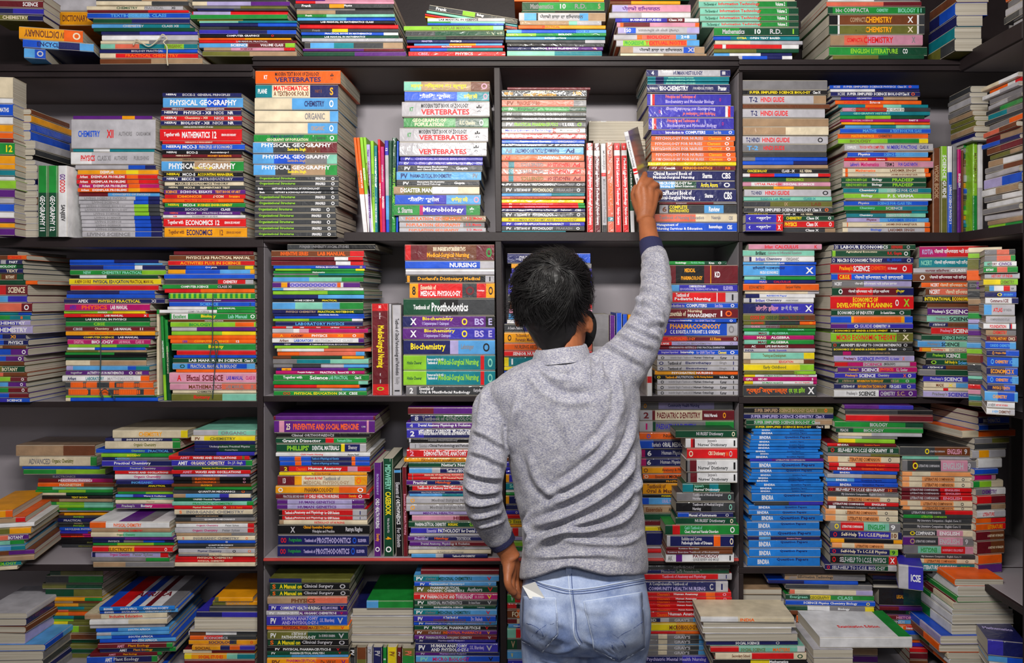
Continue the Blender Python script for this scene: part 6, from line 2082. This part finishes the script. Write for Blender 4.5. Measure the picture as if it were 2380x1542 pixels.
# ---- body: head, neck, trunk, arms, hands, legs in one skin
V, F = [], []
Yb = -.42
loft(V, F, interp([(600,600,1262,1318,Yb,.04,.05),(625,625,1222,1345,Yb,.075,.075),(665,665,1205,1362,Yb,.09,.09),(710,710,1204,1364,Yb+.005,.088,.10),
     (750,750,1216,1364,Yb+.012,.07,.105),(790,790,1238,1360,Yb+.03,.055,.09),(825,828,1262,1352,Yb+.045,.04,.075),(842,842,1290,1340,Yb+.06,.03,.05)], 4), 40, 2.1)
tube(V, F, dens(T4([(1302,770,Yb+.01,.050),(1303,810,Yb-.002,.052),(1306,850,Yb,.058),(1312,880,Yb,.075)]), 4), 24)          # neck
loft(V, F, interp([(860,860,1215,1400,Yb,.06,.06),(910,900,1150,1460,Yb,.08,.08),(1000,1000,1195,1462,Yb,.09,.09),(1150,1150,1222,1468,Yb,.085,.09),(1300,1300,1235,1480,Yb,.085,.09),
     (1400,1400,1228,1490,Yb,.10,.09),(1490,1490,1226,1492,Yb,.10,.09)], 3), 32, 2.2)
for xs_ in ((1287,1284,1284,1280),(1430,1440,1446,1452)):
    tube(V, F, dens(T4([(xs_[0],1440,Yb,.062),(xs_[1],1620,Yb,.058),(xs_[2],1850,Yb,.043),(xs_[3],2235,Yb-.01,.030)]), 5), 18)
# nose, brow, ears, chin
tube(V, F, T4([(1318,700,-.325,.009),(1324,735,-.300,.013),(1324,748,-.303,.012)]), 10)
tube(V, F, T4([(1318,805,-.345,.028),(1320,812,-.33,.024)]), 12)
def ear(cx, cy, Y, s):
    pts = []
    for k in range(9):
        a = math.radians(-60+k*36)
        pts.append((W(cx+s*6*math.cos(a), cy-19*math.sin(a), Y-.004*math.sin(a)), .0048))
    tube(V, F, pts, 8); tube(V, F, T4([(cx, cy-9, Y, .007),(cx, cy+8, Y, .007)]), 8)
ear(1366, 757, -.425, 1.5); ear(1206, 742, -.40, -1)
# arms (forearms show below the sleeves)
tube(V, F, dens(T4([(1160,930,-.43,.038),(1128,1040,-.47,.034),(1122,1140,-.49,.032),(1144,1210,-.465,.027),(1166,1258,-.44,.0255),(1180,1285,-.435,.0215),(1187,1300,-.435,.024)]), 5), 20)
tube(V, F, dens(T4([(1440,870,-.43,.036),(1502,762,-.39,.030),(1521,695,-.335,.028),(1521,625,-.23,.0255),(1511,568,-.172,.0262),(1506,535,-.145,.0235),(1504,515,-.13,.0225)]), 5), 20)
# raised right hand
wr = (1503,512,-.128)
for (kx, ky, kY) in ((1482,446,-.104),(1495,434,-.108),(1511,437,-.104),(1524,448,-.096)):
    tube(V, F, dens(T4([(1497+(kx-1500)*.25,515,-.127,.016),((wr[0]+kx)/2,(512+ky)/2,(-.122+kY)/2,.0155),(kx,ky,kY,.0115)]), 4), 12)
def finger(lst): tube(V, F, dens(T4(lst), 4), 10)
finger([(1482,448,-.104,.0105),(1489,427,-.105,.0095),(1496,413,-.092,.0088),(1499,404,-.074,.0078)])                        # index on the book's edge
finger([(1496,436,-.108,.0105),(1509,421,-.098,.0098),(1514,424,-.076,.009),(1508,436,-.066,.008)])
finger([(1511,438,-.104,.0102),(1524,430,-.092,.0095),(1527,437,-.070,.0086),(1519,449,-.064,.0078)])
finger([(1524,450,-.097,.0092),(1533,448,-.084,.0085),(1534,456,-.066,.0078),(1526,466,-.062,.007)])
finger([(1490,498,-.116,.0135),(1478,470,-.098,.0120),(1474,450,-.080,.0105),(1479,434,-.066,.0088)])                        # thumb on the other side
# hanging left hand
for (kx, ky, kY) in ((1180,1336,-.460),(1188,1345,-.440),(1197,1347,-.420),(1206,1342,-.402)):
    tube(V, F, dens(T4([(1184,1292,-.432,.0155),((1186+kx)/2,(1292+ky)/2,(-.432+kY)/2,.015),(kx,ky,kY,.0108)]), 4), 12)
finger([(1180,1336,-.460,.0100),(1180,1356,-.470,.0088),(1187,1372,-.464,.0082),(1196,1380,-.456,.0074)])
finger([(1188,1345,-.440,.0100),(1189,1366,-.450,.0090),(1197,1383,-.444,.0083),(1207,1389,-.436,.0074)])
finger([(1197,1347,-.420,.0098),(1201,1368,-.427,.0086),(1209,1382,-.420,.0080),(1217,1386,-.412,.0072)])
finger([(1206,1342,-.402,.0088),(1211,1360,-.406,.0078),(1218,1371,-.400,.0072),(1225,1372,-.392,.0065)])
finger([(1190,1300,-.415,.0125),(1200,1316,-.392,.0115),(1206,1332,-.382,.010),(1212,1346,-.380,.0085)])
body_me = fuse(V, F, .0028, 3)
body = add(body_me, 'body', [M_skin])
# eyes
for ex in (1298, 1342):
    v_, f_ = [], []
    tube(v_, f_, T4([(ex-3,702,-.335,.006),(ex,702,-.333,.009),(ex+3,702,-.335,.006)]), 12)
    o = mesh_obj('eye', v_, f_, [M_card], smooth=True); o.parent = man; o.matrix_parent_inverse = Matrix.Translation(-man.location)
# ---- hair
V, F = [], []
loft(V, F, interp([(583,584,1276,1308,Yb+.0,.02,.03),(590,590,1248,1330,Yb,.055,.06),(606,606,1222,1350,Yb,.080,.09),(632,632,1202,1364,Yb,.097,.105),(662,662,1193,1370,Yb-.002,.104,.085),
     (695,695,1192,1369,Yb-.002,.104,.04),(725,725,1202,1358,Yb,.094,.02),(755,755,1219,1346,Yb,.078,.012),(785,785,1239,1338,Yb,.066,.01),(808,808,1251,1330,Yb,.060,.008),(828,828,1262,1322,Yb,.056,.008)], 4), 48, 2.15)
hair_me = fuse(V, F, .004, 3)
co, nr = getco(hair_me)
for i in range(len(co)):
    p = Vector(co[i]); k = noise.noise(p*38)*.0045+noise.noise(p*90)*.003
    z = (HY-( (p.z-EYE)/(S*(D+p.y)/D) ))
    co[i] += nr[i]*k*(1.0 if p.z > W(0,745,-.42).z else .35)
hair_me.vertices.foreach_set('co', co.ravel()); hair_me.update()
hair_bvh = bvh_of(hair_me)
hv, hf = [], []
bm_ = W(0, 745, -.5).z
rs = random.Random(3)
idx = [i for i in range(len(co)) if co[i][2] > bm_]
crown = W(1290, 625, -.50)
for s_i in range(5200):
    i = rs.choice(idx); p = Vector(co[i]); n = Vector(nr[i]); 
    flow = (p-crown); flow = (flow-n*flow.dot(n)); 
    if flow.length < 1e-4: continue
    flow.normalize(); sw = n.cross(flow)*(noise.noise(p*26)*3.0)
    d = (flow+sw+Vector((0,0,-.25))).normalized()
    Ls = rs.uniform(.018, .040); lift = rs.uniform(.08, .55)
    w_ = rs.uniform(.0007, .0013)
    side = n.cross(d).normalized()*w_
    b0 = len(hv)
    for t in (0, .4, .75, 1.0):
        q = p+d*Ls*t+n*(lift*Ls*t*(1-.55*t))+sw*Ls*.3*t*t
        ww = (1-t*.85)
        hv += [q-side*ww, q+side*ww, q+n*w_*1.3*ww]
    for t in range(3):
        a = b0+t*3
        for (u, v_) in ((0,1),(1,2),(2,0)): hf.append((a+u, a+v_, a+3+v_, a+3+u))
cap_v = [tuple(c) for c in co]; cap_f = [tuple(p.vertices) for p in hair_me.polygons]
n0 = len(cap_v)
hm = bpy.data.meshes.new('hair'); hm.from_pydata(cap_v+[tuple(q) for q in hv], [], cap_f+[tuple(n0+k for k in q) for q in hf])
hm.polygons.foreach_set('use_smooth', [True]*len(hm.polygons)); hm.update()
add(hm, 'hair', [M_hair])
# ---- face mask with ear loops
V, F = [], []
loft(V, F, interp([(722,722,1262,1374,-.365,.01,.072),(745,745,1252,1386,-.365,.016,.080),(775,775,1254,1386,-.362,.016,.078),(800,800,1268,1376,-.358,.012,.066),(815,815,1285,1360,-.352,.01,.05)], 4), 32, 2.1)
mask_me = fuse(V, F, .003, 3); mk = add(mask_me, 'face_mask', [M_mask])
V, F = [], []
tube(V, F, dens(T4([(1380,738,-.375,.0016),(1374,728,-.395,.0016),(1362,728,-.412,.0016),(1358,745,-.418,.0016),(1362,772,-.412,.0016),(1378,786,-.385,.0016)]), 6), 8)
o = mesh_obj('ear_loop', V, F, [M_mask], smooth=True); o.parent = man; o.matrix_parent_inverse = Matrix.Translation(-man.location)

# ---- shirt
V, F = [], []
loft(V, F, interp([(826,818,1252,1360,Yb,.060,.05),(836,828,1238,1372,Yb,.072,.06),(850,842,1205,1398,Yb,.086,.075),(876,852,1160,1440,Yb,.098,.09),(915,880,1130,1478,Yb,.108,.10),(965,940,1146,1486,Yb,.116,.11),
     (1040,1040,1176,1484,Yb,.118,.115),(1110,1110,1190,1487,Yb,.112,.115),(1185,1185,1204,1493,Yb,.108,.115),(1260,1260,1214,1500,Yb,.112,.12),(1312,1310,1211,1503,Yb,.124,.125),(1350,1335,1206,1501,Yb,.134,.13)], 5), 64, 2.35)
tube(V, F, dens(T4([(1180,925,-.43,.050),(1150,945,-.435,.0475),(1142,1000,-.455,.0455),(1132,1060,-.475,.0445),(1123,1110,-.492,.0435),(1122,1150,-.495,.0425),(1130,1190,-.475,.0405),(1146,1222,-.455,.0365),(1160,1246,-.44,.033)]), 5), 28)
tube(V, F, dens(T4([(1400,890,-.43,.070),(1440,855,-.43,.062),(1476,808,-.415,.052),(1503,757,-.39,.0445),(1521,705,-.345,.0400),(1525,655,-.28,.0372),(1523,615,-.22,.0350),(1518,590,-.19,.0315)]), 5), 28)
shirt_me = fuse(V, F, .0042, 6)
co, nr = getco(shirt_me); px = topx(co)
back = np.clip((-(nr[:, 1])+.25)*1.2, 0, 1)
disp = np.zeros(len(co))
fold = [([(1482,950),(1462,1030),(1420,1090),(1350,1140),(1250,1185)],8,.0062),([(1484,1020),(1462,1090),(1400,1150),(1320,1195),(1225,1225)],9,.0085),
 ([(1488,1080),(1468,1140),(1410,1190),(1320,1225),(1220,1262)],8,.0075),([(1490,1150),(1450,1205),(1370,1232),(1290,1240),(1225,1290)],8,.0080),
 ([(1440,985),(1405,1050),(1340,1110),(1270,1150)],10,.0052),([(1455,900),(1440,960),(1400,1020),(1340,1070)],11,.0042),([(1500,1235),(1450,1262),(1370,1262),(1290,1250)],7,.0048),
 ([(1497,1010),(1480,1090),(1476,1180)],6,.004),([(1235,1190),(1222,1215),(1232,1250),(1218,1290)],6,.006),([(1230,1050),(1250,1120),(1300,1160)],11,.004),
 ([(1205,930),(1190,990),(1192,1060)],9,.0055),([(1238,842),(1270,890),(1320,915),(1390,912)],13,-.0055),([(1255,838),(1290,866),(1340,872)],8,-.004),
 ([(1372,826),(1366,850),(1372,880)],5,.005),([(1400,830),(1394,856),(1404,884)],5,.0045),([(1425,860),(1440,900),(1436,950)],9,.0045),
 ([(1230,1290),(1300,1300),(1400,1290),(1470,1300)],9,.004),([(1300,960),(1330,1040),(1310,1090)],14,.0025),
 ([(1464,722),(1500,735),(1540,775)],6,.0055),([(1470,700),(1505,705),(1548,740)],6,.005),([(1480,672),(1520,672),(1556,700)],6,.0055),([(1488,648),(1520,642),(1556,664)],5,.0045),
 ([(1466,712),(1480,700),(1492,688)],6,.006),([(1478,742),(1512,752),(1548,748)],6,.0045),([(1450,752),(1490,768),(1535,788)],6,.0045),([(1486,622),(1515,612),(1553,632)],5,.005),([(1488,600),(1520,592),(1550,608)],5,.004),([(1430,770),(1470,790),(1520,810)],7,.0045),([(1400,795),(1450,820),(1500,850)],8,.005),
 ([(1098,1000),(1130,1012),(1176,1042)],7,.0045),([(1090,1050),(1125,1058),(1174,1084)],7,.005),([(1082,1095),(1120,1108),(1168,1112)],6,.0055),([(1078,1128),(1118,1146),(1164,1138)],6,.005),
 ([(1080,1168),(1120,1172),(1168,1160)],6,.0055),([(1090,1200),(1130,1198),(1172,1182)],6,.0045),([(1104,1224),(1140,1218),(1178,1204)],5,.004),([(1130,900),(1118,950),(1112,1000)],8,.003)]
for poly, w_, am in fold:
    arm = (min(a for a, b in poly) > 1395 and max(b for a, b in poly) < 890) or max(a for a, b in poly) < 1180
    disp += ridge(px, curve_px(poly, 5), w_, am*(2.5 if arm else 1.9))
fine = np.array([noise.noise(Vector(c)*22)*.0028+noise.noise(Vector(c)*55)*.001 for c in co])
co2 = co+nr*((disp*back+fine)[:, None])
# the hem rides up at the middle of the back
hz = px[:, 1]; low = np.clip((hz-1285)/55, 0, 1); lift = 24*np.exp(-((px[:, 0]-1322)/62)**2)*S*.81
co2[:, 2] += low*lift*(nr[:, 1] < .3)
shirt_me.vertices.foreach_set('co', co2.ravel()); shirt_me.update()
add(shirt_me, 'shirt', [M_shirt])
sb = bvh_of(shirt_me)
def px_tube(name, bvh, pts, r, mat, off, parent=man, n=8, seg=8, flat=1.0):
    P = []
    for (a, b) in curve_px(pts, n):
        q, nn = on_surface(bvh, a, b, off)
        if q is None: continue
        if P and (q-P[-1][0]).length > .03: continue
        P.append((q, r))
    if len(P) < 3: return None
    v_, f_ = [], []; tube(v_, f_, P, seg, flat)
    o = mesh_obj(name, v_, f_, [mat], smooth=True); o.parent = parent; o.matrix_parent_inverse = Matrix.Translation(-man.location)
    return o
# collar: stand-up band round the neck
V, F = [], []
for j, (dy, gx, gb) in enumerate(((36, 12, .030), (22, 9, .020), (4, 3, .007), (-3, 0, .002), (0, -6, -.006), (18, -8, -.010))):
    for k in range(40):
        a = 2*math.pi*k/40; cx_, sn = math.cos(a), math.sin(a)
        pxx = 1304+(58+gx)*cx_; pyy = 808-7*cx_+dy*.9-(3*(1-abs(cx_)))
        p = W(pxx, pyy, Yb); p.y = Yb+(.064+gb)*sn; V.append(p)
for j in range(5):
    for k in range(40): k2 = (k+1) % 40; F.append((j*40+k, j*40+k2, (j+1)*40+k2, (j+1)*40+k))
o = mesh_obj('collar', V, F, [M_shirt], smooth=True); o.parent = man; o.matrix_parent_inverse = Matrix.Translation(-man.location)
s_ = o.modifiers.new('thick', 'SOLIDIFY'); s_.thickness = .002; s_ = o.modifiers.new('s', 'SUBSURF'); s_.levels = 1; s_.render_levels = 2
# cuffs
for pts in ([(1519,598,-.198,.0305),(1516,586,-.186,.0310),(1513,572,-.175,.0298),(1512,563,-.169,.0290)], [(1155,1240,-.443,.0305),(1161,1249,-.441,.031),(1168,1260,-.438,.030),(1172,1266,-.437,.029)]):
    v_, f_ = [], []; tube(v_, f_, dens(T4(pts), 3), 28)
    f_ = f_[:-56]
    o = mesh_obj('cuff', v_, f_, [M_navy], smooth=True); o.parent = man; o.matrix_parent_inverse = Matrix.Translation(-man.location)
    q = o.modifiers.new('thick', 'SOLIDIFY'); q.thickness = .0025
# ---- jeans
V, F = [], []
loft(V, F, interp([(1290,1290,1228,1488,Yb,.088,.09),(1325,1322,1222,1492,Yb,.098,.10),(1365,1362,1214,1500,Yb,.118,.11),(1410,1408,1209,1507,Yb,.128,.115),(1455,1455,1208,1510,Yb,.130,.115),(1500,1500,1212,1508,Yb,.118,.11),(1530,1530,1220,1502,Yb,.09,.09)], 4), 56, 2.4)
loft(V, F, interp([(1420,1420,1225,1330,Yb-.045,.085,.03),(1455,1455,1220,1336,Yb-.045,.094,.03),(1500,1500,1228,1330,Yb-.04,.078,.03)], 3), 32, 2)
loft(V, F, interp([(1420,1420,1372,1496,Yb-.045,.085,.03),(1455,1455,1366,1500,Yb-.045,.094,.03),(1500,1500,1372,1496,Yb-.04,.078,.03)], 3), 32, 2)
for (a, b) in ((1284, 0), (1430, 1)):
    g = 1 if b else -1
    tube(V, F, dens(T4([(a,1480,Yb-.005,.073),(a,1545,Yb-.005,.069),(a+g*2,1650,Yb,.066),(a+g*6,1840,Yb,.058),(a+g*6,2050,Yb-.008,.054),(a+g*8,2255,Yb-.01,.052)]), 6), 30)
jeans_me = fuse(V, F, .0048, 5)
co, nr = getco(jeans_me); px = topx(co); back = np.clip((-(nr[:, 1])+.25)*1.2, 0, 1)
disp = np.zeros(len(co))
for poly, w_, am in [([(1215,1440),(1260,1468),(1320,1490)],7,.004),([(1350,1480),(1400,1500),(1470,1490)],7,.004),([(1240,1500),(1300,1515),(1345,1500)],6,.005),([(1370,1500),(1420,1525),(1490,1515)],7,.005),
    ([(1335,1400),(1380,1420),(1440,1410)],8,.003),([(1225,1420),(1280,1440),(1320,1460)],7,.003),([(1330,1380),(1332,1430),(1345,1490)],5,-.006),([(1250,1530),(1290,1540),(1330,1530)],5,.004),
    ([(1230,1780),(1280,1800),(1340,1785)],10,.006),([(1390,1790),(1440,1810),(1490,1790)],10,.006),([(1240,2180),(1280,2190),(1330,2180)],10,.007),([(1400,2180),(1440,2195),(1490,2180)],10,.007)]:
    disp += ridge(px, curve_px(poly, 5), w_, am)
fine = np.array([noise.noise(Vector(c)*16)*.003+noise.noise(Vector(c)*45)*.0012 for c in co])
co2 = co+nr*((disp*back+fine)[:, None])
jeans_me.vertices.foreach_set('co', co2.ravel()); jeans_me.update()
add(jeans_me, 'jeans', [M_denim]); jb = bvh_of(jeans_me)
def seam(pts, double=True, name='seam'):
    px_tube(name, jb, pts, .0014, M_seamlight, .0008)
    if double: px_tube(name, jb, [(a+2.5, b+5) for a, b in pts], .0008, M_seam, .0006)
seam([(1236,1345),(1262,1357),(1291,1364),(1326,1371),(1377,1367),(1427,1358),(1470,1350),(1502,1344)])
px_tube('seam', jb, [(1240,1357),(1291,1375),(1326,1381),(1377,1378),(1427,1369),(1500,1355)], .0008, M_seam, .0006)
px_tube('seam', jb, [(1321,1334),(1324,1376),(1331,1426),(1334,1476),(1347,1500)], .0016, M_seamlight, .0004, flat=.5)
px_tube('seam', jb, [(1328,1334),(1331,1376),(1338,1426),(1341,1470),(1353,1494)], .0009, M_seam, .0008)
def pocket(TL, TR, BR, BP, BL):
    nu, nv = 14, 16; P = []
    for j in range(nv+1):
        t = j/nv
        for i in range(nu+1):
            u = i/nu
            top = (TL[0]+(TR[0]-TL[0])*u, TL[1]+(TR[1]-TL[1])*u)
            k = (BP[0]-BL[0])/(BR[0]-BL[0])
            bot = (BL[0]+(BR[0]-BL[0])*u, (BL[1]+(BP[1]-BL[1])*u/k) if u < k else (BP[1]+(BR[1]-BP[1])*(u-k)/(1-k)))
            a = top[0]+(bot[0]-top[0])*t; b = top[1]+(bot[1]-top[1])*t
            q, n_ = on_surface(jb, a, b, .0022); P.append(q if q else (P[-1] if P else W(a, b, -.54)))
    Fq = [(j*(nu+1)+i, j*(nu+1)+i+1, (j+1)*(nu+1)+i+1, (j+1)*(nu+1)+i) for j in range(nv) for i in range(nu)]
    o = mesh_obj('back_pocket', P, Fq, [M_denim], smooth=True); o.parent = man; o.matrix_parent_inverse = Matrix.Translation(-man.location)
    s_ = o.modifiers.new('thick', 'SOLIDIFY'); s_.thickness = .002; s_.offset = -1
    for line in ([TL, TR], [TR, BR, BP], [BP, BL, TL]):
        L2 = []
        for a, b in zip(line[:-1], line[1:]):
            for k in range(4): L2.append((a[0]+(b[0]-a[0])*k/4, a[1]+(b[1]-a[1])*k/4))
        L2.append(line[-1])
        px_tube('seam', jb, L2, .0016, M_seamlight, .0026, n=3)
        cx_ = (TL[0]+BR[0])/2; cy_ = (TL[1]+BR[1])/2
        px_tube('seam', jb, [(a+(cx_-a)*.07, b+(cy_-b)*.07) for a, b in L2], .0008, M_seam, .0030, n=3)
pocket((1219,1388),(1292,1391),(1294,1473),(1262,1513),(1215,1488))
pocket((1357,1399),(1489,1378),(1496,1503),(1439,1538),(1382,1507))
px_tube('stitching', jb, [(1376,1450),(1400,1460),(1425,1472),(1442,1485),(1453,1503),(1446,1512),(1432,1512),(1423,1502),(1430,1488),(1445,1473),(1468,1460),(1490,1446)], .0010, M_seam, .0032)
px_tube('stitching', jb, [(1288,1447),(1270,1453),(1256,1463),(1244,1472),(1240,1482),(1250,1488),(1262,1482),(1262,1470),(1250,1458),(1228,1450)], .0010, M_seam, .0032)
q, n_ = on_surface(jb, 1322, 1330, .003)
if q:
    v_, f_ = box_vf(-.006, .006, -.002, .002, -.022, .018); o = mesh_obj('belt_loop', [Vector(a)+q for a in v_], f_, [M_denim]); o.parent = man; o.matrix_parent_inverse = Matrix.Translation(-man.location)
# shoes
for (sx, nm) in ((1284-8, 'shoe'), (1430+8, 'shoe')):
    c0 = W(sx, 2260, Yb-.01); x0 = c0.x
    V, F = [], []
    n0 = 0; prof = [(-.075,.030,.055),(-.06,.036,.085),(-.02,.038,.095),(.03,.040,.085),(.08,.044,.065),(.13,.046,.052),(.17,.040,.042),(.19,.022,.03)]
    for (yy, hw, hh) in prof:
        for k in range(16):
            a = 2*math.pi*k/16; V.append(Vector((x0+hw*math.cos(a), Yb+yy, .022+max(-.004, (hh-.022)*math.sin(a)) if math.sin(a) > 0 else .018)))
    for i in range(len(prof)-1):
        for k in range(16): k2 = (k+1) % 16; F.append((i*16+k, i*16+k2, (i+1)*16+k2, (i+1)*16+k))
    F += [tuple(range(16)), tuple((len(prof)-1)*16+k for k in reversed(range(16)))]
    o = mesh_obj('shoe', V, F, [M_shoe], smooth=True); o.parent = man; o.matrix_parent_inverse = Matrix.Translation(-man.location)
    V = []; F = []
    for z in (0.0005, .020):
        for (yy, hw, hh) in prof: V.append(Vector((x0-hw-.003, Yb+yy, z)))
        for (yy, hw, hh) in reversed(prof): V.append(Vector((x0+hw+.003, Yb+yy, z)))
    m = len(prof)*2; F = [tuple(reversed(range(m))), tuple(m+k for k in range(m))]+[(k, (k+1) % m, m+(k+1) % m, m+k) for k in range(m)]
    o2 = mesh_obj('sole', V, F, [M_sole]); o2.parent = o
# ---- folded paper sticking out of the pocket
P = []
for (a, b) in ((1224,1364),(1251,1355),(1269,1390),(1236,1392)):
    q, n_ = on_surface(jb, a, b, .010 if b < 1385 else .006); P.append(q)
if all(P):
    dn = Vector((0, .0012, 0)); V = P+[p+dn for p in P]
    o = mesh_obj('folded_paper', V, [(0,3,2,1),(4,5,6,7),(0,1,5,4),(1,2,6,5),(2,3,7,6),(3,0,4,7)], [M_card]); tag(o, "white folded paper slip in the man's back pocket", 'paper')
# ---- the book he is pulling out
Xd = Vector((.26, .22, -.94)).normalized(); Yd = Vector((.42, .86, -.16)); Yd = (Yd-Xd*Yd.dot(Xd)).normalized(); Zd = Xd.cross(Yd)
o_ = W(1449, 308, -.105)
bands = [(0, 'wh'), (.06, 'lg'), (.12, 'wh'), (.52, 'rd'), (.56, 'wh'), (.58, 'rd'), (.60, 'wh')]
V, F, FM, mats, pv, pf = book_geo(.192, .11, .0125, bands, [('gy', '', .14, .50, 'Medical Laboratory Technology'), ('gy', '', .66, .92, 'Medical Laboratory')], random)
M_photo = new_mat('printed_grey_cover', lin((118,108,104)), rough=.3, coat=.6, noise_amt=.45, nscale=9, bump=.1, bscale=20)
mats.append(M_photo); 
for i, q in enumerate(F):
    if len(q) == 4 and all(abs(V[k][2]-.0125) < 1e-6 for k in q): FM[i] = len(mats)-1
o = mesh_obj('book', V, F, mats, FM)
Mx = Matrix.Identity(4)
for r_ in range(3): Mx[r_][0] = Xd[r_]; Mx[r_][1] = Yd[r_]; Mx[r_][2] = Zd[r_]; Mx[r_][3] = o_[r_]
o.matrix_world = Mx
p = mesh_obj('page_block', pv, pf, [PM]); p.parent = o
tag(o, "tilted white-spined book the man's raised hand is pulling out", 'book')
# ---- twine round the tied piles
M_twine = new_mat('dark_twine', lin((40,62,66)), rough=.9); M_string = new_mat('white_string', lin((190,182,160)), rough=.9)
def cord(name, label, pts, r, mat):
    V, F = [], []; tube(V, F, dens([(W(a, b, y), r) for a, b, y in pts], 5), 8)
    o = mesh_obj(name, V, F, [mat], smooth=True); tag(o, label, 'string')
cord('twine', 'dark twine knotted round the pile with green-striped book', [(495,683,-.008),(494,720,-.012),(494,780,-.012),(493,800,-.018),(488,830,-.016),(498,845,-.020),(508,800,-.020),(498,795,-.022),(503,835,-.016),(500,852,-.010),(494,926,-.008)], .0013, M_twine)
cord('twine', 'dark twine round the pile topped by a blue book', [(234,780,-.008),(234,840,-.012),(232,900,-.012),(240,925,-.014),(232,915,-.018),(246,905,-.016),(268,928,-.012)], .0014, M_twine)
cord('string', 'white string hanging from the tied top-shelf pile', [(310,105,-.010),(318,92,-.014),(345,108,-.012),(368,92,-.016),(378,80,-.02),(388,90,-.02),(380,98,-.02),(388,110,-.02),(388,135,-.022),(390,152,-.024)], .0016, M_string)
